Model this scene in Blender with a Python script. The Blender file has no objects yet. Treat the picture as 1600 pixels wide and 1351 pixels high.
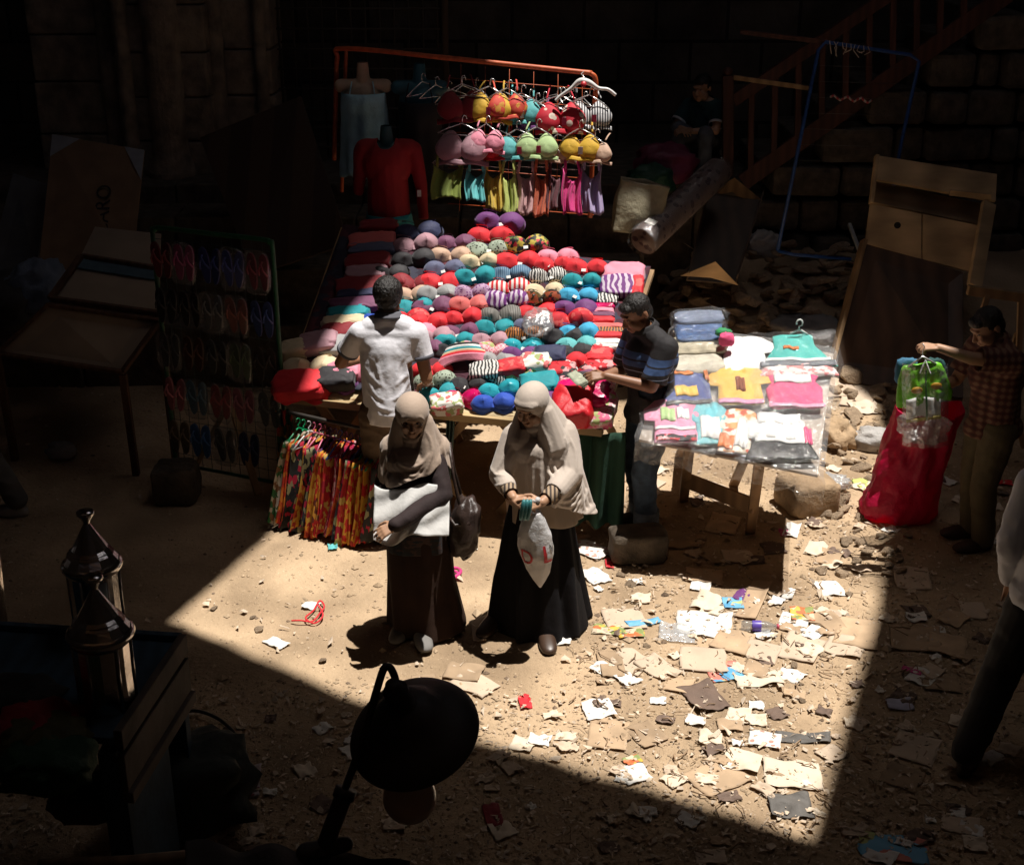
import bpy, bmesh, math, random
from mathutils import Vector, Matrix, noise, Quaternion
R=math.radians; V=Vector
random.seed(7)
S=bpy.context.scene; C=S.collection
# ---------------- camera, sky, sun, exposure ----------------
FPX=2100.0; PH=R(22); CH=4.0
cam=bpy.data.objects.new('camera',bpy.data.cameras.new('camera')); C.objects.link(cam)
cam.location=(0,0,CH); cam.rotation_euler=(R(90)-PH,0,0)
cam.data.sensor_width=36; cam.data.lens=36*FPX/1600; cam.data.clip_end=400; cam.data.clip_start=.05
S.camera=cam
SUN=V((.20,.03,1)).normalized()
w=bpy.data.worlds.new('World'); S.world=w; w.use_nodes=True
nt=w.node_tree; sky=nt.nodes.new('ShaderNodeTexSky'); sky.sky_type='NISHITA'; sky.sun_disc=False
sky.sun_elevation=math.asin(SUN.z); sky.sun_rotation=math.atan2(SUN.x,SUN.y); sky.dust_density=3
bg=nt.nodes['Background']; bg.inputs[1].default_value=.05; nt.links.new(sky.outputs[0],bg.inputs[0])
sd=bpy.data.lights.new('sun','SUN'); sd.energy=5.0; sd.angle=R(.5); sd.color=(1,.95,.88)
so=bpy.data.objects.new('sun',sd); C.objects.link(so); so.rotation_euler=SUN.to_track_quat('Z','Y').to_euler()
so.location=(4,0,30)
S.view_settings.view_transform='Standard'; S.view_settings.look='None'; S.view_settings.gamma=1
S.view_settings.exposure=0.42
S.render.resolution_x=1024; S.render.resolution_y=864
# ---------------- pixel of the photograph -> point of the place ----------------
CP,SP=math.cos(PH),math.sin(PH)
def ray(px,py):
    a=(px-800)/FPX; b=(py-675.5)/FPX
    return V((a, CP-b*SP, -SP-b*CP))
def G(px,py,z=0.0):
    d=ray(px,py); t=(z-CH)/d.z; return V((d.x*t,d.y*t,z))
def AY(px,py,y):
    d=ray(px,py); t=y/d.y; return V((d.x*t,y,CH+d.z*t))
def proj(p):
    q=V(p)-V((0,0,CH)); zd=q.y*CP-q.z*SP; up=q.y*SP+q.z*CP
    return (800+FPX*q.x/zd, 675.5-FPX*up/zd)
def zdep(p):
    q=V(p)-V((0,0,CH)); return q.y*CP-q.z*SP
def mix(a,b,t): return a+(b-a)*t
def bil(c,u,v): return mix(mix(c[0],c[1],u),mix(c[3],c[2],u),v)
def bilinv(c,px,py):
    u=v=.5
    for _ in range(12):
        a=proj(bil(c,u,v)); e=1e-3
        b=proj(bil(c,u+e,v)); d=proj(bil(c,u,v+e))
        j=[(b[0]-a[0])/e,(d[0]-a[0])/e,(b[1]-a[1])/e,(d[1]-a[1])/e]
        rx,ry=px-a[0],py-a[1]; D=j[0]*j[3]-j[1]*j[2]
        u+=(rx*j[3]-j[1]*ry)/D; v+=(j[0]*ry-j[2]*rx)/D
        u=max(-.3,min(1.3,u)); v=max(-.3,min(1.3,v))
    return u,v
def frame(o,x,z):
    z=V(z).normalized(); x=V(x); x=(x-z*x.dot(z)).normalized(); y=z.cross(x)
    m=Matrix((x,y,z)).transposed().to_4x4(); m.translation=V(o); return m
# ---------------- materials ----------------
_m={}
def M(name,col=(.5,.5,.5),rough=.8,kind='plain',cols=None,scale=10,bump=0,bscale=12,metal=0,var=.15,sheen=0,spec=None,stretch=None,detail=2,rand=0):
    if name in _m: return _m[name]
    m=bpy.data.materials.new(name); m.use_nodes=True; _m[name]=m
    n=m.node_tree.nodes; L=m.node_tree.links.new; p=n['Principled BSDF']
    p.inputs['Roughness'].default_value=rough; p.inputs['Metallic'].default_value=metal
    if spec is not None: p.inputs['Specular IOR Level'].default_value=spec
    if sheen: p.inputs['Sheen Weight'].default_value=sheen
    tc=n.new('ShaderNodeTexCoord'); src=tc.outputs['Object']
    if stretch:
        mp=n.new('ShaderNodeMapping'); mp.inputs['Scale'].default_value=stretch; L(src,mp.inputs[0]); src=mp.outputs[0]
    def ramp(stops,interp='LINEAR'):
        r=n.new('ShaderNodeValToRGB'); e=r.color_ramp; e.interpolation=interp
        while len(e.elements)<len(stops): e.elements.new(.5)
        for k,(po,c) in enumerate(stops): e.elements[k].position=po; e.elements[k].color=(*c,1)
        return r
    nz=n.new('ShaderNodeTexNoise'); nz.inputs['Scale'].default_value=scale if kind=='plain' else 6; nz.inputs['Detail'].default_value=5; L(src,nz.inputs['Vector'])
    def dk(c,f): return tuple(max(0,min(1,x*f)) for x in c)
    if kind in('plain',):
        r=ramp([(.3,dk(col,1-var)),(.7,dk(col,1+var))]); L(nz.outputs[0],r.inputs[0]); out=r.outputs[0]
    elif kind=='cells':      # printed cloth: cells of several colours
        mx=n.new('ShaderNodeVectorMath'); mx.operation='MULTIPLY_ADD'; mx.inputs[1].default_value=(.5/scale*3,)*3
        L(nz.outputs['Color'],mx.inputs[0]); L(src,mx.inputs[2]); nz.inputs['Scale'].default_value=scale
        v=n.new('ShaderNodeTexVoronoi'); v.inputs['Scale'].default_value=scale; L(mx.outputs[0],v.inputs['Vector'])
        sp=n.new('ShaderNodeSeparateColor'); L(v.outputs['Color'],sp.inputs[0])
        r=ramp([(k/len(cols),c) for k,c in enumerate(cols)],'CONSTANT'); L(sp.outputs[0],r.inputs[0]); out=r.outputs[0]
    elif kind=='blobs':      # ground colour with spots
        v=n.new('ShaderNodeTexVoronoi'); v.inputs['Scale'].default_value=scale; L(src,v.inputs['Vector'])
        r=ramp([(0,cols[0]),(.32,cols[0]),(.36,cols[1]),(1,cols[1])]); L(v.outputs[0],r.inputs[0]); out=r.outputs[0]
    elif kind in('stripe','zebra','wood','ring'):
        wv=n.new('ShaderNodeTexWave'); wv.inputs['Scale'].default_value=scale
        wv.inputs['Distortion'].default_value={'stripe':0.3,'zebra':6,'wood':5,'ring':1}[kind]; wv.inputs['Detail'].default_value=detail
        if kind=='ring': wv.wave_type='RINGS'
        L(src,wv.inputs['Vector'])
        if kind=='wood': r=ramp([(0,dk(col,.75)),(1,dk(col,1.15))])
        else: r=ramp([(0,cols[0]),(.46,cols[0]),(.54,cols[1]),(1,cols[1])])
        L(wv.outputs['Color'],r.inputs[0]); out=r.outputs[0]
        if kind=='wood':
            mm=n.new('ShaderNodeMix'); mm.data_type='RGBA'; mm.blend_type='MULTIPLY'; mm.inputs[0].default_value=.7
            r2=ramp([(.3,(.45,.42,.4)),(.6,(1,1,1))]); L(nz.outputs[0],r2.inputs[0]); L(out,mm.inputs[6]); L(r2.outputs[0],mm.inputs[7]); out=mm.outputs[2]
    elif kind=='check':
        v=n.new('ShaderNodeTexChecker'); v.inputs['Scale'].default_value=scale; L(src,v.inputs[0])
        v.inputs[1].default_value=(*cols[0],1); v.inputs[2].default_value=(*cols[1],1); out=v.outputs[0]
    elif kind=='plaid':
        a=n.new('ShaderNodeTexWave'); a.bands_direction='X'; a.inputs['Scale'].default_value=scale
        b=n.new('ShaderNodeTexWave'); b.bands_direction='Z'; b.inputs['Scale'].default_value=scale
        L(src,a.inputs[0]); L(src,b.inputs[0])
        ad=n.new('ShaderNodeMath'); ad.operation='ADD'; L(a.outputs['Fac'],ad.inputs[0]); L(b.outputs['Fac'],ad.inputs[1])
        dv=n.new('ShaderNodeMath'); dv.operation='MULTIPLY'; dv.inputs[1].default_value=.5; L(ad.outputs[0],dv.inputs[0])
        r=ramp([(0,cols[0]),(.5,cols[1]),(.8,cols[2]),(1,cols[2])]); L(dv.outputs[0],r.inputs[0]); out=r.outputs[0]
    elif kind=='masonry':
        v=n.new('ShaderNodeTexBrick'); v.inputs['Scale'].default_value=1; v.inputs['Brick Width'].default_value=.75; v.inputs['Row Height'].default_value=.42
        v.inputs['Mortar Size'].default_value=.018; v.inputs['Color1'].default_value=(*dk(col,.7),1); v.inputs['Color2'].default_value=(*dk(col,1.2),1); v.inputs['Mortar'].default_value=(*dk(col,.3),1)
        mp=n.new('ShaderNodeMapping'); mp.inputs['Rotation'].default_value=(R(90),0,0); L(src,mp.inputs[0]); L(mp.outputs[0],v.inputs['Vector'])
        mm=n.new('ShaderNodeMix'); mm.data_type='RGBA'; mm.blend_type='MULTIPLY'; mm.inputs[0].default_value=.8
        nz.inputs['Scale'].default_value=3; nz.inputs['Detail'].default_value=9
        r2=ramp([(.3,(.35,.33,.3)),(.65,(1.0,1.0,1.0))]); L(nz.outputs[0],r2.inputs[0]); L(v.outputs[0],mm.inputs[6]); L(r2.outputs[0],mm.inputs[7]); out=mm.outputs[2]
    if rand:
        oi=n.new('ShaderNodeObjectInfo'); mr=n.new('ShaderNodeMapRange'); mr.inputs[3].default_value=1-rand; mr.inputs[4].default_value=1+rand*.6; L(oi.outputs['Random'],mr.inputs[0])
        hs=n.new('ShaderNodeHueSaturation'); L(mr.outputs[0],hs.inputs['Value']); hs.inputs['Saturation'].default_value=1; L(out,hs.inputs['Color']); out=hs.outputs[0]
    L(out,p.inputs['Base Color'])
    if bump:
        b=n.new('ShaderNodeBump'); b.inputs['Distance'].default_value=bump; b.inputs['Strength'].default_value=1
        bn=n.new('ShaderNodeTexNoise'); bn.inputs['Scale'].default_value=bscale; bn.inputs['Detail'].default_value=8; bn.inputs['Roughness'].default_value=.6
        L(tc.outputs['Object'],bn.inputs['Vector']); L(bn.outputs[0],b.inputs['Height']); L(b.outputs[0],p.inputs['Normal'])
    return m
def thin(m,fac=.35):
    """thin sheet that lets some light through"""
    n=m.node_tree.nodes; L=m.node_tree.links.new; p=n['Principled BSDF']; o=[k for k in n if k.type=='OUTPUT_MATERIAL'][0]
    t=n.new('ShaderNodeBsdfTranslucent'); mx=n.new('ShaderNodeMixShader'); mx.inputs[0].default_value=fac
    l=p.inputs['Base Color'].links
    if l: L(l[0].from_socket,t.inputs[0])
    L(p.outputs[0],mx.inputs[1]); L(t.outputs[0],mx.inputs[2]); L(mx.outputs[0],o.inputs[0]); return m
def plastic_film(name,tint=(.9,.9,.9),fac=.16,white=.12,rough=.12,bump=.01,bscale=18):
    m=bpy.data.materials.new(name); m.use_nodes=True; n=m.node_tree.nodes; L=m.node_tree.links.new; n.clear()
    o=n.new('ShaderNodeOutputMaterial'); t=n.new('ShaderNodeBsdfTransparent'); t.inputs[0].default_value=(*tint,1)
    g=n.new('ShaderNodeBsdfGlossy'); g.inputs['Roughness'].default_value=rough; d=n.new('ShaderNodeBsdfDiffuse'); d.inputs[0].default_value=(.85,.85,.85,1)
    tc=n.new('ShaderNodeTexCoord'); bn=n.new('ShaderNodeTexNoise'); bn.inputs['Scale'].default_value=bscale; bn.inputs['Detail'].default_value=4; bn.inputs['Distortion'].default_value=1.5
    b=n.new('ShaderNodeBump'); b.inputs['Distance'].default_value=bump; L(tc.outputs['Object'],bn.inputs[0]); L(bn.outputs[0],b.inputs['Height'])
    L(b.outputs[0],g.inputs['Normal']); L(b.outputs[0],d.inputs['Normal'])
    m1=n.new('ShaderNodeMixShader'); m1.inputs[0].default_value=fac; L(t.outputs[0],m1.inputs[1]); L(g.outputs[0],m1.inputs[2])
    m2=n.new('ShaderNodeMixShader'); m2.inputs[0].default_value=white; L(m1.outputs[0],m2.inputs[1]); L(d.outputs[0],m2.inputs[2]); L(m2.outputs[0],o.inputs[0])
    _m[name]=m; return m
def cr(q,t):
    t=t*(len(q)-1); i=min(int(t),len(q)-2); f=t-i; p0=q[max(i-1,0)];p1=q[i];p2=q[i+1];p3=q[min(i+2,len(q)-1)]
    return .5*((2*p1)+(p2-p0)*f+(2*p0-5*p1+4*p2-p3)*f*f+(3*p1-p0-3*p2+p3)*f*f*f)
# ---------------- mesh builder ----------------
class MB:
    def __init__(s): s.v=[]; s.f=[]
    def add(s,vs,fs):
        o=len(s.v); s.v+= [V(a) for a in vs]; s.f+=[tuple(i+o for i in f) for f in fs]; return s
    def box(s,c,d,m=None,bev=0.0):
        x,y,z=d[0]/2,d[1]/2,d[2]/2; q=min(bev,x*.9,y*.9,z*.9)
        M3=m if m is not None else Matrix.Identity(4)
        if q<=0:
            vs=[V((a*x,b*y,e*z)) for e in(-1,1) for b in(-1,1) for a in(-1,1)]
            fs=[(0,2,3,1),(4,5,7,6),(0,1,5,4),(2,6,7,3),(0,4,6,2),(1,3,7,5)]
            s.add([M3@(V(c)+k) for k in vs],fs)
        else:
            bm=bmesh.new(); bmesh.ops.create_cube(bm,size=1)
            for k in bm.verts: k.co=V((k.co.x*d[0],k.co.y*d[1],k.co.z*d[2]))
            bmesh.ops.bevel(bm,geom=bm.edges[:],offset=q,segments=2,affect='EDGES',profile=.5)
            bm.verts.index_update(); s.add([M3@(V(c)+k.co) for k in bm.verts],[[k.index for k in f.verts] for f in bm.faces]); bm.free()
        return s
    def bar(s,a,b,w,t,up=(0,0,1),bev=.004):
        a=V(a);b=V(b); d=b-a; z=d.normalized(); u=V(up)
        if abs(z.dot(u.normalized()))>.98: u=V((0,1,0))
        m=frame((a+b)/2,u.cross(z),z); s.box((0,0,0),(w,t,d.length),m,bev); return s
    def tube(s,pts,r,n=8,closed=False,caps=True):
        pts=[V(p) for p in pts]; k=len(pts); rs=r if isinstance(r,(list,tuple)) else [r]*k
        o=len(s.v); prev=None
        for i,p in enumerate(pts):
            if closed: t=pts[(i+1)%k]-pts[i-1]
            else: t=pts[min(i+1,k-1)]-pts[max(i-1,0)]
            t=t.normalized() if t.length>1e-9 else V((0,0,1))
            if prev is None:
                u=V((0,0,1)) if abs(t.z)<.9 else V((1,0,0)); u=(u-t*u.dot(t)).normalized()
            else: u=(prev-t*prev.dot(t)); u=u.normalized() if u.length>1e-6 else prev
            prev=u; w_=t.cross(u)
            for j in range(n):
                a=2*math.pi*j/n; s.v.append(p+(u*math.cos(a)+w_*math.sin(a))*rs[i])
        e=k if closed else k-1
        for i in range(e):
            i2=(i+1)%k
            for j in range(n):
                j2=(j+1)%n; s.f.append((o+i*n+j,o+i*n+j2,o+i2*n+j2,o+i2*n+j))
        if caps and not closed:
            s.f.append(tuple(o+j for j in range(n))[::-1]); s.f.append(tuple(o+(k-1)*n+j for j in range(n)))
        return s
    def cap(s,a,b,ra,rb,n=16):
        a=V(a);b=V(b); d=b-a; L=max(d.length,1e-4); z=d.normalized() if d.length>1e-6 else V((0,0,1))
        x=V((1,0,0)) if abs(z.x)<.9 else V((0,1,0)); m=frame(a,x,z); rings=[]
        for k in range(1,5): t=k/4*math.pi/2; rings.append((-ra*math.cos(t),ra*math.sin(t)))
        for k in range(0,4): t=k/4*math.pi/2; rings.append((L+rb*math.sin(t),rb*math.cos(t)))
        vs=[m@V((0,0,-ra))]; fs=[]
        for (h_,r_) in rings:
            for j in range(n): t=2*math.pi*j/n; vs.append(m@V((r_*math.cos(t),r_*math.sin(t),h_)))
        vs.append(m@V((0,0,L+rb))); K=len(rings)
        for j in range(n): fs.append((0,1+(j+1)%n,1+j))
        for i in range(K-1):
            for j in range(n): fs.append((1+i*n+j,1+i*n+(j+1)%n,1+(i+1)*n+(j+1)%n,1+(i+1)*n+j))
        for j in range(n): fs.append((len(vs)-1,1+(K-1)*n+j,1+(K-1)*n+(j+1)%n))
        return s.add(vs,fs)
    def ell(s,c,r,m=None,n=20,k=12,e=1.0,fn=None):
        M3=m if m is not None else Matrix.Identity(4); vs=[];fs=[]
        def pw(a): return math.copysign(abs(a)**e,a)
        for i in range(k+1):
            t=math.pi*i/k-math.pi/2
            for j in range(n if 0<i<k else 1):
                a=2*math.pi*j/n
                q=V((pw(math.cos(t))*pw(math.cos(a))*r[0],pw(math.cos(t))*pw(math.sin(a))*r[1],pw(math.sin(t))*r[2]))
                if fn: q=fn(q)
                vs.append(M3@(V(c)+q))
        def ix(i,j): return 0 if i==0 else (1+(k-1)*n if i==k else 1+(i-1)*n+j%n)
        for i in range(k):
            for j in range(n):
                if i==0: fs.append((0,ix(1,j+1),ix(1,j)))
                elif i==k-1: fs.append((ix(i,j),ix(i,j+1),ix(k,0)))
                else: fs.append((ix(i,j),ix(i,j+1),ix(i+1,j+1),ix(i+1,j)))
        return s.add(vs,fs)
    def lathe(s,prof,m=None,n=32,wob=None):
        M3=m if m is not None else Matrix.Identity(4); vs=[];fs=[]
        for (r_,z_) in prof:
            for j in range(n):
                a=2*math.pi*j/n; q=r_*(1+(wob(a,z_) if wob else 0)); vs.append(M3@V((q*math.cos(a),q*math.sin(a),z_)))
        for i in range(len(prof)-1):
            for j in range(n): fs.append((i*n+j,i*n+(j+1)%n,(i+1)*n+(j+1)%n,(i+1)*n+j))
        return s.add(vs,fs)
    def grid(s,fn,nu,nv,cu=False):
        o=len(s.v)
        for j in range(nv+1):
            for i in range(nu+(0 if cu else 1)): s.v.append(V(fn(i/nu,j/nv)))
        w_=nu if cu else nu+1
        for j in range(nv):
            for i in range(nu):
                i2=(i+1)%w_ if cu else i+1
                s.f.append((o+j*w_+i,o+j*w_+i2,o+(j+1)*w_+i2,o+(j+1)*w_+i))
        return s
    def prism(s,poly,t,m=None):
        M3=m if m is not None else Matrix.Identity(4); n=len(poly)
        vs=[M3@V((a,b,0)) for a,b in poly]+[M3@V((a,b,t)) for a,b in poly]
        fs=[tuple(range(n))[::-1],tuple(range(n,2*n))]+[(i,(i+1)%n,n+(i+1)%n,n+i) for i in range(n)]
        return s.add(vs,fs)
    def mesh(s,name,smooth=True,org=V((0,0,0))):
        me=bpy.data.meshes.new(name); me.from_pydata([tuple(v-org) for v in s.v],[],s.f); me.validate(); me.update()
        if smooth: me.shade_smooth()
        return me
    def build(s,name,mat,parent=None,smooth=True,sol=0,bev=0,sub=0):
        org=parent_loc(parent) if parent else V((0,0,0)); me=s.mesh(name,smooth,org)
        return link(name,me,mat,parent,sol,bev,sub)
def parent_loc(p):
    l=V((0,0,0))
    while p: l=l+V(p.location); p=p.parent
    return l
def link(name,me,mat,parent=None,sol=0,bev=0,sub=0,auto=True):
    o=bpy.data.objects.new(name,me); C.objects.link(o)
    if mat: me.materials.append(mat)
    if parent: o.parent=parent
    if sub: a=o.modifiers.new('sub','SUBSURF'); a.levels=sub; a.render_levels=sub
    if sol: a=o.modifiers.new('sol','SOLIDIFY'); a.thickness=sol; a.offset=0
    if bev: a=o.modifiers.new('bev','BEVEL'); a.width=bev; a.segments=2
    return o
def tag(o,label=None,cat=None,group=None,kind=None):
    if label: o['label']=label
    if cat: o['category']=cat
    if group: o['group']=group
    if kind: o['kind']=kind
    return o
def empty(name,loc=(0,0,0),label=None,cat=None,group=None):
    o=bpy.data.objects.new(name,None); C.objects.link(o); o.location=V(loc); o.empty_display_size=.1
    return tag(o,label,cat,group)
def kids(o): return [k for k in bpy.data.objects if k.parent==o]
def copy_tree(o,parent=None,depth=0,kmap=None):
    c=o.copy(); C.objects.link(c)
    if parent: c.parent=parent
    for k in (o.get('_k') and [] or kids(o)): copy_tree(k,c,depth+1)
    return c
def setmat(o,m):
    if len(o.material_slots)==0: return
    o.material_slots[0].link='OBJECT'; o.material_slots[0].material=m
def nz(p,s=1,o=0): return noise.noise(V((p[0]*s+o,p[1]*s+o*1.7,p[2]*s-o)))
# voxel-union of overlapping volumes into one continuous skin
def remesh(mb,vox,sm=4,fold=None,cut=None,shrink=.5):
    me=mb.mesh('tmp',False); o=bpy.data.objects.new('tmp',me); C.objects.link(o)
    a=o.modifiers.new('r','REMESH'); a.mode='VOXEL'; a.voxel_size=vox; a.use_smooth_shade=True
    b=o.modifiers.new('s','SMOOTH'); b.factor=shrink; b.iterations=sm
    dg=bpy.context.evaluated_depsgraph_get(); dg.update(); e=o.evaluated_get(dg)
    out=bpy.data.meshes.new_from_object(e); bpy.data.objects.remove(o); bpy.data.meshes.remove(me)
    if fold or cut:
        bm=bmesh.new(); bm.from_mesh(out); bm.normal_update()
        if fold:
            mv=[(v,v.co+v.normal*fold(v.co,v.normal)) for v in bm.verts]
            for v,c in mv: v.co=c
        if cut:
            bmesh.ops.delete(bm,geom=[v for v in bm.verts if cut(v.co)],context='VERTS')
            for _ in range(6):
                bd=[v for v in bm.verts if v.is_boundary]; nw=[]
                for v in bd:
                    nb=[e_.other_vert(v) for e_ in v.link_edges if e_.is_boundary]
                    if len(nb)==2: nw.append((v,v.co*.5+(nb[0].co+nb[1].co)*.25))
                for v,c in nw: v.co=c
        bm.to_mesh(out); bm.free()
    out.shade_smooth(); return out
def rebuild(mb,name,mat,parent=None,vox=.006,sm=4,fold=None,cut=None,sol=0,ridges=None):
    if ridges:       # creases: thin swags laid on the skin, then fused with it
        from mathutils.bvhtree import BVHTree
        b0=remesh(mb,vox*1.3,2); bv=BVHTree.FromPolygons([v.co for v in b0.vertices],[p.vertices for p in b0.polygons]); bpy.data.meshes.remove(b0)
        for q,r in ridges:
            k=max(8,int(sum((V(q[i+1])-V(q[i])).length for i in range(len(q)-1))/.012)); pp=[]
            for i in range(k+1):
                co,n,_,_=bv.find_nearest(cr([V(x) for x in q],i/k*.999)); e=math.sin(math.pi*(.06+.88*i/k))**.5; pp.append((co-n*r*(1.05-.85*e),r*(.55+.45*e)))
            for (a,ra),(c,rb) in zip(pp,pp[1:]): mb.cap(a,c,ra,rb,8)
    me=remesh(mb,vox,sm,fold,cut)
    if parent:
        l=parent_loc(parent); me.transform(Matrix.Translation(-l))
    o=link(name,me,mat,parent)
    if sol: a=o.modifiers.new('sol','SOLIDIFY'); a.thickness=sol; a.offset=-1
    return o
def puff(size,seed=0,amp=.12,e=.55,n=28,k=16,fq=3.0,m=None,flat=True):
    """soft wrinkled bundle"""
    def fn(q):
        u=V((q.x/size[0],q.y/size[1],q.z/size[2])); d=nz(u,fq,seed)*amp+abs(nz(u,fq*2.3,seed+5))*amp*.6
        q=q*(1+d)
        if flat and q.z<-size[2]*.55: q.z=-size[2]*.55
        return q
    return MB().ell((0,0,0),size,m,n,k,e,fn)
# ---------------- the setting ----------------
def lin(h):
    h=h.lstrip('#'); c=[int(h[i:i+2],16)/255 for i in(0,2,4)]
    return tuple(((x+.055)/1.055)**2.4 if x>.04 else x/12.92 for x in c)
def gz(x,y):
    z=nz((x,y,0),.8)*.03+nz((x,y,0),3.1,4)*.014+nz((x,y,0),8,2)*.009
    t=max(0,min(1,(y-10.3)/2.2))*max(0,min(1,(x-.9)/.9))
    return z+t*t*(3-2*t)*.75
def axis(a,b,c,d,st,n=8):
    o=[a+(b-a)*(k/n)**.5 for k in range(n)]; k=int((c-b)/st); o+=[b+(c-b)*i/k for i in range(k+1)]
    return o+[c+(d-c)*((i+1)/n)**2 for i in range(n)]
def build_ground():
    xs=axis(-60,-5,5,60,.045); ys=axis(-40,3.4,12.6,80,.045); b=MB()
    for y in ys:
        for x in xs: b.v.append(V((x,y,gz(x,y))))
    n=len(xs)
    for j in range(len(ys)-1):
        for i in range(n-1): b.f.append((j*n+i,j*n+i+1,(j+1)*n+i+1,(j+1)*n+i))
    m=M('sandy_earth',(.43,.315,.205),.95,scale=2.2,var=.16,bump=.022,bscale=26,spec=.15)
    n_=m.node_tree.nodes; L=m.node_tree.links.new; p=n_['Principled BSDF']; tc=[k for k in n_ if k.type=='TEX_COORD'][0]
    v=n_.new('ShaderNodeTexVoronoi'); v.inputs['Scale'].default_value=34; L(tc.outputs['Object'],v.inputs[0])
    r=n_.new('ShaderNodeValToRGB'); r.color_ramp.elements[0].position=.10; r.color_ramp.elements[0].color=(1,1,1,1); r.color_ramp.elements[1].position=.2; r.color_ramp.elements[1].color=(0,0,0,1)
    L(v.outputs[0],r.inputs[0]); q=n_.new('ShaderNodeTexNoise'); q.inputs['Scale'].default_value=5; L(tc.outputs['Object'],q.inputs[0])
    mu=n_.new('ShaderNodeMath'); mu.operation='MULTIPLY'; L(r.outputs[0],mu.inputs[0]); L(q.outputs[0],mu.inputs[1])
    mx=n_.new('ShaderNodeMix'); mx.data_type='RGBA'; src=p.inputs['Base Color'].links[0].from_socket
    L(mu.outputs[0],mx.inputs[0]); L(src,mx.inputs[6]); mx.inputs[7].default_value=(.62,.48,.33,1); L(mx.outputs[2],p.inputs['Base Color'])
    q2=n_.new('ShaderNodeTexNoise'); q2.inputs['Scale'].default_value=1.3; q2.inputs['Detail'].default_value=8; L(tc.outputs['Object'],q2.inputs[0])
    r3=n_.new('ShaderNodeValToRGB'); r3.color_ramp.elements[0].position=.35; r3.color_ramp.elements[0].color=(.72,.70,.68,1); r3.color_ramp.elements[1].position=.62; r3.color_ramp.elements[1].color=(1.15,1.14,1.12,1); L(q2.outputs[0],r3.inputs[0])
    m2=n_.new('ShaderNodeMix'); m2.data_type='RGBA'; m2.blend_type='MULTIPLY'; m2.inputs[0].default_value=1; L(mx.outputs[2],m2.inputs[6]); L(r3.outputs[0],m2.inputs[7]); L(m2.outputs[2],p.inputs['Base Color'])
    tag(b.build('ground',m),kind='structure')
build_ground()
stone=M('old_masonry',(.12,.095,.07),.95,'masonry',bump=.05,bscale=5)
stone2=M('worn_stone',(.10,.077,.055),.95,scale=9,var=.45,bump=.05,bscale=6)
dkwood=M('dark_wood',(.085,.05,.03),.7,'wood',scale=3,bump=.004,bscale=30,stretch=(1,1,.15))
midwood=M('worn_plank',(.34,.21,.10),.75,'wood',scale=3,bump=.004,bscale=30,stretch=(1,1,.2))
paleply=M('pale_plywood',(.62,.42,.22),.75,'wood',scale=2.5,bump=.003,bscale=30,stretch=(.3,1,1))
# unseen roof added to shade the yard, its opening shaped to the lit patch
HZ=13.0
lit=[(-2.0,6.92),(-1.62,8.0),(-1.5,8.8),(-1.08,9.7),(-.76,10.25),(-.62,10.85),(.78,10.85),(.95,10.6),(1.3,10.85),(2.7,11.05),(3.05,10.45),(2.72,8.6),(2.5,8.0),(2.2,7.05),(1.37,4.96),(-.17,5.77),(-.82,6.1)]
def build_shade_roof():
    bm=bmesh.new(); k=HZ/SUN.z
    inn=[bm.verts.new((x+SUN.x*k,y+SUN.y*k,HZ)) for x,y in lit]
    out=[bm.verts.new(c) for c in((-22,-5,HZ),(26,-5,HZ),(26,30,HZ),(-22,30,HZ))]
    es=[bm.edges.new((a[i],a[(i+1)%len(a)])) for a in(inn,out) for i in range(len(a))]
    bmesh.ops.triangle_fill(bm,edges=es,use_beauty=True)
    g=bmesh.ops.extrude_face_region(bm,geom=bm.faces[:])
    for v in g['geom']:
        if isinstance(v,bmesh.types.BMVert): v.co.z+=.12
    bmesh.ops.recalc_face_normals(bm,faces=bm.faces[:])
    me=bpy.data.meshes.new('unseen_shade_roof'); bm.to_mesh(me); bm.free()
    tag(link('unseen_shade_roof',me,dkwood),kind='structure')
build_shade_roof()
def wall(name,lo,hi,label,mat=stone,bev=.0):
    b=MB(); c=[(a+d)/2 for a,d in zip(lo,hi)]; b.box(c,[d-a for a,d in zip(lo,hi)],None,bev)
    return tag(b.build(name,mat,smooth=False),label,'wall')
plain=M('plain_render',(.20,.165,.13),.95,scale=1.5,var=.25,bump=.03,bscale=4)
wall('stone_wall',(-12,14.6,-.5),(14,15.2,HZ-.2),'tall dark stone wall closing the far side of the yard')
wall('unseen_shade_wall',(-9.6,-4,-.5),(-9,14.6,HZ-.2),'unseen plain rendered wall added on the left to block light',plain)  # side walls are out of view, added to keep the shade dim
wall('unseen_shade_wall',(10.4,-4,-.5),(11,14.6,HZ-.2),'unseen plain rendered wall added on the right to block light',plain)
wall('unseen_shade_wall',(-9,-3.0,-.5),(10.4,-2.4,9.8),'unseen plain rendered wall added behind the viewer to cut skylight',plain)  # added behind the camera, its height set for darker shade
# the terrace behind the stalls
def block_course(name,x0,x1,y0,y1,z0,z1,kind='structure',seed=0,wl=.8):
    rr=random.Random(seed); b=MB(); x=x0
    while x<x1-.05:
        l=min(wl*rr.uniform(.6,1.3),x1-x); b.box((x+l/2,(y0+y1)/2+rr.uniform(-.02,.02),(z0+z1)/2+rr.uniform(-.008,.008)),(l-.012,y1-y0,z1-z0),None,.018); x+=l
    return tag(b.build(name,stone2,smooth=False),kind=kind)
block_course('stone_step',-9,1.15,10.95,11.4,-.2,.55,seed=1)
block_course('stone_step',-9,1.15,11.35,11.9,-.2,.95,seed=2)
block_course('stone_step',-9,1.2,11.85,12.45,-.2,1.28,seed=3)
block_course('stone_terrace',-9,2.1,12.4,14.7,-.2,1.46,seed=4,wl=1.4)
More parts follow.
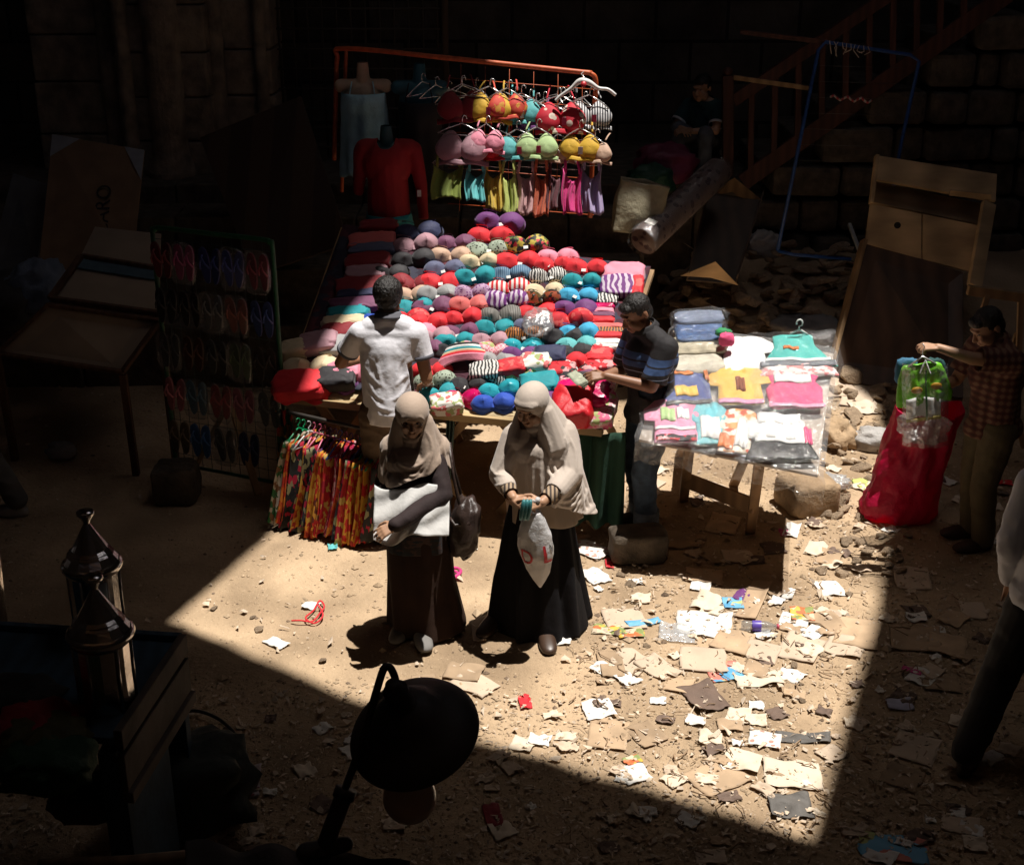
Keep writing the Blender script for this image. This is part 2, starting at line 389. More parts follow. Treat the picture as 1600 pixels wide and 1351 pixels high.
# left pillars: an engaged column bundle with flat piers
def pier(px0,px1,y,label,shafts):
    b=MB(); x0=AY(px0,200,y).x; x1=AY(px1,200,y).x; rr=random.Random(int(px0)); z=1.3
    while z<7:
        h_=rr.uniform(.38,.5); b.box(((x0+x1)/2+rr.uniform(-.01,.01),y+.35,z+h_/2),(x1-x0,.7,h_-.012),None,.02); z+=h_
    for px,r_ in shafts:
        x=AY(px,200,y).x; b.lathe([(r_*1.35,1.3),(r_*1.35,1.5),(r_*1.15,1.6),(r_,1.7),(r_,3.1),(r_*1.05,3.12),(r_*1.05,3.2),(r_,3.22),(r_,7)],Matrix.Translation((x,y-.02,0)),24)
    return tag(b.build('stone_pier',M('pier_stone',(.24,.18,.125),.95,scale=6,var=.45,bump=.05,bscale=5),smooth=False),label,'pier')
pier(62,190,13.2,'broad pale stone pier above the cardboard sheets, leftmost in the yard',[(182,.09)])
pier(188,330,12.9,'stone pier with a round half column, behind the slipper rack',[(265,.17),(205,.07)])
pier(332,432,13.2,'narrow stone pier with a slim shaft beside the barred window',[(345,.09),(415,.06)])
def grille():
    t=empty('window_grille',(-1.7,13.6,1.5),'dark iron window grille in the recess between pier and clothes rack','grille')
    b=MB()
    for k in range(14): x=-2.55+k*.14; b.tube([(x,13.6,1.5),(x,13.6,6)],.012,6)
    for k in range(24): b.tube([(-2.6,13.58,1.6+k*.19),(-.7,13.58,1.6+k*.19)],.01,6)
    b.build('bars',M('rusty_iron',(.06,.045,.035),.7),t)
    f=MB(); f.bar((-2.65,13.6,1.5),(-2.65,13.6,6),.06,.06).bar((-.65,13.6,1.5),(-.65,13.6,6),.06,.06)
    f.build('frame',dkwood,t)
grille()
# masonry under the stair on the right, and the stair itself
def stair():
    y0,y1=13.1,14.5; t=empty('stone_stair',(2.2,y0,.5),'rough stone stair climbing to the right behind the red wooden railing','stair')
    b=MB(); rr=random.Random(3)
    xs=2.1; z=1.3; k=0
    while xs<8:
        b.box((xs+3,(y0+y1)/2,z-.12),(6,y1-y0,.235),None,.02); xs+=.33; z+=.235; k+=1
    b.build('steps',stone2,t,smooth=False)
    c=MB()
    for r_ in range(16):
        zz=-.1+r_*.34; x=1.95+rr.uniform(0,.2)+max(0,(zz-1.0))*1.38
        while x<8.5:
            l=rr.uniform(.2,.7); c.box((0,0,0),(l-.02,.5,.33*rr.uniform(.85,1)),Matrix.Translation((x+l/2,y0-.12+rr.uniform(-.09,.07),zz+.17))@Matrix.Rotation(rr.uniform(-.06,.06),4,'Z')@Matrix.Rotation(rr.uniform(-.04,.04),4,'Y'),.05); x+=l
    c.build('retaining_blocks',stone2,t,smooth=False)
stair()
rail_m=M('red_brown_paint',(.10,.034,.02),.6,'wood',scale=4,stretch=(1,1,.2),bump=.002,bscale=40)
def railing():
    Y=12.72; t=empty('stair_railing',AY(1137,265,Y),'red brown wooden stair railing with square balusters, behind the seated boy','railing')
    p=lambda x,y:AY(x,y,Y)
    MB().bar(p(1137,118),p(1137,275),.10,.10).ell(p(1137,112),(.05,.05,.04)).build('newel_post',rail_m,t,False)
    MB().bar(p(1160,285),p(1600,-28),.16,.06,(0,1,0)).build('lower_rail',rail_m,t,False)
    MB().bar(p(1145,158),p(1420,-28),.11,.07,(0,1,0)).build('hand_rail',rail_m,t,False)
    for k in range(11):
        x=1172+k*37; yb=285-(x-1160)*.711; yt=158-(x-1145)*.676
        MB().bar(p(x,yb),p(x+2,max(yt,-60)),.055,.045).build('baluster',rail_m,t,False)
railing()
def stick(name,a,b,w,h,mat,label,cat): return tag(MB().bar(a,b,w,h,bev=.004).build(name,mat,smooth=False),label,cat)
stick('wooden_batten',AY(1146,121,12.3),AY(1264,138,12.3),.045,.04,midwood,'pale yellow wooden batten sticking out left of the blue frame','batten')
stick('wooden_batten',AY(1156,50,12.5),AY(1292,66,12.4),.05,.04,rail_m,'dark red wooden batten resting level with the top of the blue frame','batten')
bluep=M('blue_paint',(.02,.07,.25),.45,scale=30,var=.3)
def bluerack():
    t=empty('blue_clothes_frame',AY(1215,392,11.6),'empty blue tubular clothes frame leaning against the stair railing','clothes frame')
    a=AY(1215,392,11.7); b=AY(1279,78,12.35); c=AY(1290,66,12.38); d=AY(1422,86,12.38); e=AY(1436,96,12.35); f=AY(1408,225,12.15); g=AY(1345,408,11.7)
    MB().tube([a,b,c,d,e,f,AY(1395,300,12)],.017,8).build('frame_tube',bluep,t)
    MB().tube([a,AY(1240,398,11.65),AY(1330,405,11.6)],.016,8).build('foot_tube',bluep,t)
    w=MB()
    for k in range(7): w.tube([mix(mix(a,b,.45),b,k/7),mix(mix(a,b,.45),b,k/7)+V((.78,0,-.02))],.002,4)
    w.build('mesh_wires',M('thin_wire',(.15,.14,.13),.4,metal=.8),t)
    b2=MB(); rr=random.Random(5)
    for k in range(10):
        p0=mix(c,d,.04+k*.05); b2.tube([p0+V((0,-.02,.02)),p0+V((rr.uniform(-.03,.03),-.03,-.03)),p0+V((rr.uniform(-.05,.05),-.03,-rr.uniform(.04,.11)))],.004,5)
    b2.build('string_ties',M('pale_string',(.6,.5,.42),.8),t)
    tw=MB(); p0=AY(1297,152,12.2); p1=AY(1362,158,12.2)
    tw.tube([mix(p0,p1,k/12)+V((0,0,math.sin(k*1.6)*.02)) for k in range(13)],.011,6)
    tag(tw.build('twisted_ribbon',M('twist_ribbon',rough=.7,kind='stripe',cols=[(.5,.42,.38),(.45,.05,.06)],scale=7)),'twisted pink and white ribbon tied across the blue frame','ribbon')
bluerack()
def slab(name,pts,th,mat,label,cat,sub=None):
    """a board given by its four corners"""
    n=(V(pts[1])-V(pts[0])).cross(V(pts[3])-V(pts[0])).normalized(); b=MB()
    vs=[V(p) for p in pts]+[V(p)-n*th for p in pts]
    b.add(vs,[(0,1,2,3),(7,6,5,4),(0,4,5,1),(1,5,6,2),(2,6,7,3),(3,7,4,0)])
    o=b.build(name,mat,sub,smooth=False,bev=.003)
    if label: tag(o,label,cat)
    return o
# leaning furniture on the right
def headboard():
    t=empty('dismantled_bed',G(1390,610),'large dismantled wooden bed base leaning upright behind the man with the red sack','bed')
    A=G(1292,592,.12)+V((0,0,0)); Bq=AY(1505,622,10.5); 
    tl=AY(1350,375,11.45); tr=AY(1505,425,11.3)
    slab('dark_panel',[A,Bq,tr,tl],.03,M('dark_veneer',(.10,.055,.03),.5,'wood',scale=2,stretch=(1,1,.12)),None,None,t)
    MB().bar(A,tl,.035,.10,(0,1,0)).build('side_rail',midwood,t,False)
    l0=AY(1352,380,11.42);l1=AY(1440,405,11.36);u0=AY(1360,318,11.6);u1=AY(1440,334,11.55)
    slab('left_drawer_board',[l0,l1,u1,u0],.03,paleply,None,None,t)
    MB().lathe([(.028,0),(.028,.012),(0,.012)],frame(AY(1402,352,11.42),(1,0,0),(0,-1,.2)),16).build('dark_knot_hole',M('hole_dark',(.01,.008,.006),1),t)
    r1=AY(1520,425,11.30); ru=AY(1528,352,11.5)
    slab('right_drawer_board',[l1+V((.01,0,0)),r1,ru,u1+V((.01,0,0))],.03,paleply,None,None,t)
    m0=AY(1364,316,11.8);m1=AY(1528,350,11.7);m2=AY(1536,318,11.85);m3=AY(1366,284,11.95)
    slab('middle_board',[m0,m1,m2,m3],.03,paleply,None,None,t)
    h0=AY(1366,280,11.75);h1=AY(1556,314,11.65);h2=AY(1558,272,11.8);h3=AY(1372,243,11.9)
    slab('top_board',[h0,h1,h2,h3],.035,paleply,None,None,t)
    MB().bar(AY(1484,301,11.6),AY(1548,308,11.55),.05,.03,(0,1,0)).build('torn_strip',paleply,t,False)
    MB().bar(AY(1522,448,10.9),AY(1545,318,11.55),.12,.05,(0,1,0)).build('end_post',paleply,t,False)
    MB().bar(AY(1361,318,11.6),AY(1370,243,11.85),.03,.06,(0,1,0)).build('short_post',paleply,t,False)
headboard()
def drawer():
    t=empty('wooden_crate',G(1120,440,.6),'open dark wooden crate with pale pointed ends leaning over the rubble','crate')
    Y0,Y1=11.2,12.0
    c=[AY(1072,437,Y0),AY(1150,443,Y0),AY(1190,312,Y1),AY(1105,300,Y1)]
    slab('base_panel',c,.02,M('dark_ply',(.07,.042,.025),.6,'wood',scale=2,stretch=(1,1,.2)),None,None,t)
    n=(c[1]-c[0]).cross(c[3]-c[0]).normalized()
    if n.y>0: n=-n
    for nm,a,b in(('side_board',c[1],c[2]),('side_board',c[3],c[0])): slab(nm,[a,b,b+n*.12,a+n*.12],.015,dkwood,None,None,t)
    a,b=AY(1063,431,Y0-.05),AY(1154,446,Y0-.05); mid=AY(1118,409,Y0-.1); mid2=AY(1108,430,Y0-.1)
    MB().add([a,AY(1110,434,Y0-.05),b,mid,a+V((0,.02,0)),AY(1110,434,Y0-.05)+V((0,.02,0)),b+V((0,.02,0)),mid+V((0,.02,0))],[(0,1,3),(1,2,3),(4,7,5),(5,7,6),(0,3,7,4),(3,2,6,7),(0,4,5,1),(1,5,6,2)]).build('front_end',paleply,t,False)
    a,b=AY(1100,308,Y1),AY(1192,314,Y1); m_=AY(1148,278,Y1-.05); q=AY(1168,322,Y1)
    MB().add([a,AY(1145,300,Y1),q,b,m_]+[x+V((0,.02,0)) for x in(a,AY(1145,300,Y1),q,b,m_)],[(0,1,4),(1,2,4),(2,3,4),(5,9,6),(6,9,7),(7,9,8),(0,4,9,5),(4,3,8,9)]).build('rear_end',midwood,t,False)
drawer()
def sidebench():
    t=empty('wooden_trestle',G(1560,640),'rough wooden trestle of sticks at the right edge behind the plaid shirt','trestle')
    Y=9.3
    MB().bar(AY(1512,453,Y),AY(1640,470,Y),.07,.05,(0,1,0)).build('top_beam',midwood,t,False)
    for a,b in(((1545,455),(1528,510)),((1595,462),(1590,600)),((1590,520),(1555,650)),((1565,560),(1600,700))):
        MB().bar(AY(*a,Y),AY(*b,Y-.1),.04,.03,(0,1,0)).build('leg',midwood,t,False)
sidebench()
stick('grey_pipe',AY(1327,350,11.9),AY(1343,392,11.6),.03,.03,M('grey_plastic',(.35,.37,.38),.5),'short grey pipe propped against the stone blocks left of the bed base','pipe')
# ---------------- people ----------------
skin_a=M('brown_skin',(.33,.165,.09),.5,scale=30,var=.08,bump=.0008,bscale=120)
skin_b=M('tan_skin',(.42,.235,.14),.5,scale=30,var=.08,bump=.0008,bscale=120)
skin_c=M('deep_skin',(.26,.125,.07),.5,scale=30,var=.08,bump=.0008,bscale=120)
hair_m=M('black_hair',(.012,.009,.008),.45,scale=60,var=.4,bump=.006,bscale=140)
eye_m=M('eye_white',(.24,.20,.17),.25); pup_m=M('eye_dark',(.015,.01,.008),.2)
def headm(c,yaw,pitch=0,roll=0,s=1.0):
    return Matrix.Translation(V(c))@Matrix.Rotation(R(yaw),4,'Z')@Matrix.Rotation(R(pitch),4,'X')@Matrix.Rotation(R(roll),4,'Y')@Matrix.Scale(s,4)
def head(b,m):
    b.ell((0,.012,.030),(.074,.094,.084),m); b.ell((0,-.028,-.035),(.058,.062,.072),m); b.ell((0,-.062,-.094),(.026,.024,.019),m)
    b.ell((0,-.010,-.070),(.052,.055,.042),m); b.cap(m@V((0,-.083,.012)),m@V((0,-.110,-.028)),.009,.0125)
    b.ell((0,-.100,-.034),(.019,.013,.010),m); b.ell((0,-.078,.030),(.050,.018,.012),m)
    b.ell((0,-.090,-.060),(.024,.011,.006),m); b.ell((0,-.088,-.070),(.021,.011,.007),m); b.ell((0,-.066,-.080),(.034,.026,.026),m); b.ell((0,-.062,-.01),(.046,.026,.040),m)
    for x in(-1,1): b.ell((x*.034,-.052,-.048),(.032,.034,.034),m); b.ell((x*.045,-.03,-.062),(.026,.040,.034),m)
    for x in(-1,1): b.ell((x*.078,.012,-.008),(.010,.019,.031),m@Matrix.Rotation(x*.25,4,'Z')); b.ell((x*.038,-.070,-.028),(.022,.020,.022),m)
def eyes(t,m):
    for x in(-1,1):
        e=MB().ell((x*.030,-.0735,.006),(.0105,.0100,.0045),m,12,8).build('eye',eye_m,t)
        MB().ell((x*.030,-.0830,.006),(.0048,.002,.0040),m,10,6).build('pupil',pup_m,e)
def hand(b,wr,d,n,curl=.5,side=1,spread=.12,s=1.0,fc=None,thumb=.5):
    """wr wrist, d towards the fingers, n out of the back of the hand; five separate fingers"""
    d=V(d).normalized(); n=V(n); n=(n-d*n.dot(d)).normalized(); w=d.cross(n)*side
    P=lambda a,e,h=0: V(wr)+d*a*s+w*e*s+n*h*s
    for e0,e1 in((-.018,-.030),(-.007,-.011),(.007,.009),(.018,.028)): b.cap(P(0,e0*.8),P(.085,e1),.0135*s,.0115*s,10)
    ln=[.066,.080,.074,.058]; es=[-.031,-.0105,.0105,.031]
    for k in range(4):
        c=(fc[k] if fc else curl); q=P(.088,es[k]); a=0; ang=(k-1.5)*spread; L=ln[k]
        for j,fr in enumerate((.45,.32,.23)):
            a+=c*(.9 if j==0 else 1.15); dd=(d*math.cos(ang)+w*math.sin(ang))*math.cos(a)-n*math.sin(a)
            q2=q+dd*L*fr*s; b.cap(q,q2,(.0088-.0008*j)*s,(.0082-.0008*j)*s,10); q=q2
    q=P(.020,-.024,-.004); q1=q+(d*.62-w*.72-n*.25).normalized()*.042*s; q2=q1+(d*(.9)-w*.25-n*thumb).normalized()*.034*s; q3=q2+(d*.9+w*.1-n*thumb*1.4).normalized()*.026*s
    b.cap(q,q1,.013*s,.0105*s,10); b.cap(q1,q2,.0102*s,.009*s,10); b.cap(q2,q3,.009*s,.0072*s,10)
def arm(b,sh,el,wr): b.cap(sh,el,.050,.040); b.cap(el,wr,.040,.026)
def leg(b,hp,kn,an,toe=None,r=1):
    b.cap(hp,kn,.088*r,.056*r); b.cap(kn,mix(V(kn),V(an),.35),.055*r,.056*r); b.cap(mix(V(kn),V(an),.35),an,.056*r,.036*r)
    if toe: b.cap(V(an)+V((0,0,-.03)),V(toe),.036,.028)
def torso(b,pel,chest,shl,shr,nk,hd,r=1):
    b.ell(pel,(.155*r,.115*r,.12)); b.cap(pel,mix(V(pel),V(chest),.6),.125*r,.125*r); b.ell(chest,(.16*r,.12*r,.15))
    b.cap(mix(V(shl),V(chest),.15)+V((0,0,.0)),mix(V(shr),V(chest),.15),.068,.068); b.cap(shl,mix(V(shl),V(chest),.5),.06,.09); b.cap(shr,mix(V(shr),V(chest),.5),.06,.09)
    b.cap(nk,hd,.056,.052); b.cap(mix(V(shl),V(nk),.35),nk,.055,.055); b.cap(mix(V(shr),V(nk),.35),nk,.055,.055)
def wrinkle(amp,fr,seed=0,st=(1,1,.5)):
    def f(c,n):
        p=(c.x*st[0],c.y*st[1],c.z*st[2]); a=1-abs(nz(p,fr,seed))*2.2; b=nz(p,fr*2.6,seed+9)
        return amp*(a*.7+b*.3)
    return f
def shoe(t,an,toe,mat,name='shoe',z=.0):
    a=V(an);q=V(toe); d=(q-a); d.z=0; d.normalize(); b=MB()
    m=frame((a.x+d.x*.07,a.y+d.y*.07,z+.035),d,(0,0,1))
    b.ell((0,0,0),(.140,.050,.05),m,20,10,.8,lambda k:V((k.x,k.y*(1+.15*k.x/.14),max(k.z*(1-.45*(k.x/.14)),-.033))))
    b.ell((-.075,0,.04),(.055,.045,.06),m,16,10)
    return b.build(name,mat,t)
def sole(t,sh,m): pass
# ---- folds on draped cloth ----
def folds(lst):
    def f(c,n):
        s=0
        for kind,p,k,a,cc,rr,ph in lst:
            g=(c-V(cc)).length/rr
            if g>1.6: continue
            g=math.exp(-g*g*1.6)
            if kind=='r': q=(c-V(p)).length*k
            elif kind=='a': dx=c.x-p[0]; dz=c.z-p[2]; q=math.atan2(dx,-dz)*k
            else: q=(c.dot(V(p)))*k
            q+=nz(c,5,ph)*2.2+ph; w_=math.sin(q); s+=a*g*(abs(w_)**.7*(1 if w_>0 else -1)*.6-.4*(1-abs(w_)))
        return s
    return f
def skirt(name,parent,mat,rings,nf=11,amp=.03,seed=0,n=120,k=40,sol=.004,hem=0):
    """rings: (cx,cy,z,rx,ry) from waist down"""
    def at(t):
        t=t*(len(rings)-1); i=min(int(t),len(rings)-2); f_=t-i; f_=f_*f_*(3-2*f_)*.5+f_*.5; return [mix(a,b,f_) for a,b in zip(rings[i],rings[i+1])]
    def fn(u,v):
        a=u*2*math.pi; c=at(v); d=V((math.cos(a),math.sin(a),v*.7)); ph=nz(d,1.3,seed)*3.4
        q=math.sin(a*nf+ph+seed)+.5*math.sin(a*(nf*1.7)+ph*1.6); g=1+amp/max(c[3],.05)*q*(v**.8)*(.8+.7*nz(d,2.2,seed+3))
        return V((c[0]+math.cos(a)*c[3]*g,c[1]+math.sin(a)*c[4]*g,c[2]+(hem*math.sin(a*5+seed)*.5+hem*q*.3)*v))
    return MB().grid(fn,n,k,cu=True).build(name,mat,parent,sol=sol)
def man(name_loc,label,yaw,J,skin,hd,shirt,trouser,shoes,r=1.0,handsp=None,cuffL=.62,cuffR=.62,hem=None,longsleeve=False,sleeve_r=1,hairtall=0,sh_fold=.008,barefoot=False,collar=None,hair=True,ridges=None,cuffmat=None,shirt_r=1.0):
    """J holds joints in local space (x right, y back, z up), then turned by yaw and set down at name_loc"""
    T=Matrix.Translation(V(name_loc))@Matrix.Rotation(R(yaw),4,'Z'); J={k:T@V(v) for k,v in J.items()}
    t=empty('person',name_loc,label,'person')
    b=MB(); torso(b,J['pel'],J['ch'],J['shl'],J['shr'],J['nk'],mix(J['nk'],J['hd'],.55),r)
    m=headm(J['hd'],yaw+hd[0],hd[1],hd[2]); head(b,m)
    arm(b,J['shl'],J['ell'],J['wrl']); arm(b,J['shr'],J['elr'],J['wrr'])
    leg(b,J['hpl'],J['knl'],J['anl'],J['tol']); leg(b,J['hpr'],J['knr'],J['anr'],J['tor'])
    for (k,w_) in(('l',1),('r',-1)):
        h=handsp[k] if handsp else {}
        d=J['wr'+k]-J['el'+k]
        dd=T.to_3x3()@V(h['d']) if 'd' in h else d
        nn=T.to_3x3()@V(h.get('n',(0,-.2,1)))
        hand(b,J['wr'+k],dd,nn,h.get('c',.35),w_*h.get('flip',1),h.get('sp',.1),1.0,h.get('fc'))
    rebuild(b,'body',skin,t,.0052,3)
    eyes(t,m)
    if hair:
        h=MB(); h.ell((0,.024,.042),(.081+hairtall*.8,.093+hairtall*.5,.084+hairtall),m); h.ell((0,.055,-.010),(.070,.055,.065),m); h.ell((0,-.045,.072),(.060,.040,.032),m)
        rebuild(h,'hair',hair_m,t,.004,1,wrinkle(.0032 if hairtall<.01 else .0048,60,3,(1,1,.5)),lambda c:(m.inverted()@c).y<-.02 and (m.inverted()@c).z<.045)
    # trousers
    q=MB(); q.ell(J['pel'],(.172*r,.135*r,.13)); 
    for k in 'lr':
        an=mix(J['kn'+k],J['an'+k],.93); q.cap(J['hp'+k],J['kn'+k],.112*r,.082*r); q.cap(J['kn'+k],an+(J['an'+k]-an)*1.0,.082*r,.07*r)
    q.cap(J['pel'],mix(J['pel'],J['ch'],.35),.14*r,.135*r)
    za=[J['anl'].z,J['anr'].z]
    rebuild(q,'trousers',trouser,t,.008,3,wrinkle(.009,7,11,(1,1,1.6)),lambda c:(min((c-J['anl']).length,(c-J['anr']).length)<.05 and c.z<max(za)+.02) or c.z<.03,.004)
    # shirt
    s=MB(); rr=r*shirt_r; hz=J['pel'].z-.02 if hem is None else hem
    s.ell(J['ch'],(.182*rr,.142*rr,.17)); s.cap(J['pel'],J['ch'],.158*rr,.142*rr); s.cap(J['pel']-V((0,0,.12)),J['pel'],.158*rr,.158*rr); s.ell(J['pel']-V((0,0,.03)),(.185*rr,.15*rr,.13))
    s.cap(mix(J['shl'],J['ch'],.55),mix(J['hpl'],J['pel'],.3),.105*rr,.11*rr); s.cap(mix(J['shr'],J['ch'],.55),mix(J['hpr'],J['pel'],.3),.105*rr,.11*rr)
    s.cap(mix(J['shl'],J['ch'],.1),mix(J['shr'],J['ch'],.1),.083,.083); s.cap(mix(J['shl'],J['nk'],.4),J['nk'],.072,.07); s.cap(mix(J['shr'],J['nk'],.4),J['nk'],.072,.07)
    for k in 'lr':
        s.cap(J['sh'+k],mix(J['sh'+k],J['ch'],.5),.068,.11)
        if longsleeve: s.cap(J['sh'+k],J['el'+k],.08,.062); s.cap(J['el'+k],J['wr'+k],.062,.045)
        else: s.cap(J['sh'+k],J['el'+k],.070*sleeve_r,.072*sleeve_r)
    fl=J.get('wrl'); 
    def cut(c):
        if c.z<hz: return True
        nkp=J['nk']; ax=(J['hd']-nkp).normalized()
        if (c-nkp).dot(ax)>.035 and (c-nkp).length<.16: return True
        for k in 'lr':
            a,e=J['sh'+k],J['el'+k]; dv=(e-a); L=dv.length; dv=dv/L; tt=(c-a).dot(dv)/L; dist=((c-a)-dv*tt*L).length
            if not longsleeve:
                if tt>(cuffL if k=='l' else cuffR) and dist<.125 and tt<1.35 and (c-e).length<L*.62: return True
            else:
                a,e=J['el'+k],J['wr'+k]; dv=(e-a).normalized()
                if (c-e).dot(dv)>-.01 and (c-e).length<.08: return True
        return False
    wf=wrinkle(sh_fold,7.5,5,(1.3,1.3,.75)); wf2=wrinkle(sh_fold*.6,20,8,(1,1,.8))
    rebuild(s,'shirt',shirt,t,.0075,6,lambda c,n:(wf(c,n)+.3*wf2(c,n))*max(.15,min(1,(J['shl'].z-.03-c.z)/.14)),cut,.004,[([T@V(p) for p in q],r_) for q,r_ in ridges] if ridges else None)
    if collar is not None:
        ax=(J['hd']-J['nk']).normalized(); fm=frame(J['nk']+ax*.02,(1,0,0),ax+V((0,0,.6)))
        MB().grid(lambda u,v: fm@V((math.cos(u*6.283)*(.074+.022*(1-v)),math.sin(u*6.283)*(.074+.022*(1-v)),-.005+.04*v)),32,4,cu=True).build('collar',collar,t,sol=.004)
    if not longsleeve and cuffmat is not None:
        for k,cu in(('l',cuffL),('r',cuffR)):
            a,e=J['sh'+k],J['el'+k]; c0=mix(a,e,cu-.03); fm=frame(c0,(1,0,0) if abs((e-a).normalized().x)<.9 else (0,1,0),e-a)
            MB().grid(lambda u,v: fm@V((math.cos(u*6.283)*.074*sleeve_r,math.sin(u*6.283)*.074*sleeve_r,-.012+.024*v)),28,2,cu=True).build('cuff',cuffmat,t,sol=.004)
    if not barefoot:
        for k in 'lr': shoe(t,J['an'+k],J['to'+k],shoes,'shoe',V(J['to'+k]).z-.03)
    return t,J,T
# joints: person faces -y in local space; l = the person's image-left side (x<0) when facing the camera
white_polo=M('white_jersey',(.76,.75,.80),.85,scale=5,var=.05,bump=.006,bscale=14)
grey_trim=M('grey_trim',(.10,.10,.12),.8); brown_tr=M('brown_denim',(.10,.062,.035),.85,scale=20,var=.2,bump=.004,bscale=30)
shoe_dk=M('dark_leather',(.03,.02,.016),.45)
# 1 the seller seen from behind in a white polo shirt (he faces +y: yaw 180)
L=G(600,860)
man((L.x+.06,8.0,0),'man in a white polo shirt and brown trousers, seen from behind at the lingerie stall',180,
  dict(pel=(0,0,.93),ch=(0,-.06,1.28),nk=(0,-.07,1.50),hd=(0,-.11,1.63),
       shr=(.18,-.06,1.42),elr=(.33,-.20,1.17),wrr=(.20,-.40,1.13),shl=(-.18,-.05,1.42),ell=(-.235,-.02,1.13),wrl=(-.22,-.24,1.02),
       hpl=(-.09,0,.90),knl=(-.10,-.03,.50),anl=(-.10,.02,.09),tol=(-.12,-.13,.03),hpr=(.09,0,.90),knr=(.11,-.04,.50),anr=(.11,.02,.09),tor=(.13,-.13,.03)),
  skin_a,(0,12,0),white_polo,brown_tr,shoe_dk,1.0,collar=M('striped_collar',rough=.8,kind='stripe',cols=[(.12,.12,.14),(.6,.6,.62)],scale=20,stretch=(0,0,1)),cuffL=.55,cuffR=.6,hairtall=.016,sh_fold=.0065,hem=.86,cuffmat=grey_trim,ridges=[([(s*.17,.03,1.24),(s*.10,.12,1.16),(s*.02,.13,1.12)],.009) for s in(-1,1)]+[([(s*.17,.02,1.20),(s*.10,.12,1.08),(s*.0,.14,1.03)],.010) for s in(-1,1)]+[([(.15,.05,1.10),(.06,.15,1.0),(-.06,.15,.97)],.010),([(-.15,.05,1.02),(-.04,.15,.94),(.08,.14,.95)],.010),([(.12,.06,1.3),(.06,.14,1.2),(.03,.14,1.1)],.008),([(-.12,.06,1.32),(-.07,.14,1.2),(-.04,.14,1.08)],.008)],
  handsp=dict(l=dict(n=(0,0,1)),r=dict(n=(0,0,1))))
# 2 the man in jeans counting money, facing image left
blk_polo=M('black_polo',rough=.8,kind='plain',col=(.018,.016,.018),scale=5,bump=.006,bscale=14)
def polo_stripes():
    m=blk_polo; n=m.node_tree.nodes; L=m.node_tree.links.new; p=n['Principled BSDF']; tc=[k for k in n if k.type=='TEX_COORD'][0]
    s=n.new('ShaderNodeSeparateXYZ'); L(tc.outputs['Object'],s.inputs[0]); r=n.new('ShaderNodeValToRGB'); r.color_ramp.interpolation='CONSTANT'
    mp=n.new('ShaderNodeMapRange'); mp.inputs[1].default_value=1.05; mp.inputs[2].default_value=1.45; L(s.outputs[2],mp.inputs[0]); L(mp.outputs[0],r.inputs[0])
    K=(.018,.016,.018); Bc=(.05,.10,.24); st=[(0,K),(.13,Bc),(.15,K),(.28,(.25,.3,.4)),(.295,K),(.36,Bc),(.46,K),(.485,Bc),(.60,K),(.8,K)]
    e=r.color_ramp.elements
    while len(e)<len(st): e.new(.5)
    for k,(a,c) in enumerate(st): e[k].position=a; e[k].color=(*c,1)
    L(r.outputs[0],p.inputs['Base Color'])
polo_stripes()
jeans=M('blue_denim',(.055,.085,.13),.85,scale=14,var=.45,bump=.004,bscale=40)
jm,JJ,TT=man((.82,8.13,0),'man in a dark blue striped polo and rolled jeans counting banknotes beside the stall',-68,
  dict(pel=(0,.10,.88),ch=(0,.07,1.22),nk=(0,.03,1.41),hd=(0,-.045,1.53),
       shl=(-.20,.06,1.345),ell=(-.24,.0,1.07),wrl=(-.11,-.27,1.08),shr=(.19,.08,1.345),elr=(.20,-.02,1.10),wrr=(.05,-.27,1.16),
       hpl=(-.09,.09,.86),knl=(-.10,.05,.47),anl=(-.10,.10,.10),tol=(-.12,-.05,.03),hpr=(.09,.09,.86),knr=(.09,.01,.47),anr=(.09,.04,.10),tor=(.10,-.11,.03)),
  skin_c,(0,30,0),blk_polo,jeans,shoe_dk,1.0,collar=blk_polo,cuffL=.86,cuffR=.86,sleeve_r=1.12,hem=.80,
  handsp=dict(l=dict(d=(.35,-1,.15),n=(-.6,.1,.8),fc=[.5,.6,.7,.8]),r=dict(d=(-.35,-1,-.05),n=(.6,-.1,.9),fc=[.4,.55,.7,.8])))
for k in 'lr':
    a=JJ['an'+k]; MB().grid(lambda u,v: a+V((math.cos(u*6.283)*.083,math.sin(u*6.283)*.083,.0+.09*v)),28,3,cu=True).build('rolled_cuff',M('denim_cuff',(.13,.16,.2),.85,scale=20,var=.3),jm,sol=.006)
note=M('banknote',(.34,.36,.27),.8,scale=40,var=.3)
hc=(JJ['wrl']+JJ['wrr'])/2+TT.to_3x3()@V((-.0,-.13,.0))
b=MB()
for k in range(4):
    fm=frame(hc+V((-.01*k,0,.006*k)),V((-.5,.85,.1+.1*k)),V((-.2,-.35,.9))); b.grid(lambda u,v:fm@V(((u-.5)*.14,(v-.5)*.068,.006*math.sin(u*3.1+k))),8,3)
tag(b.build('banknotes',note,sol=.0008),'small fan of banknotes in the hands of the man in jeans','banknotes')
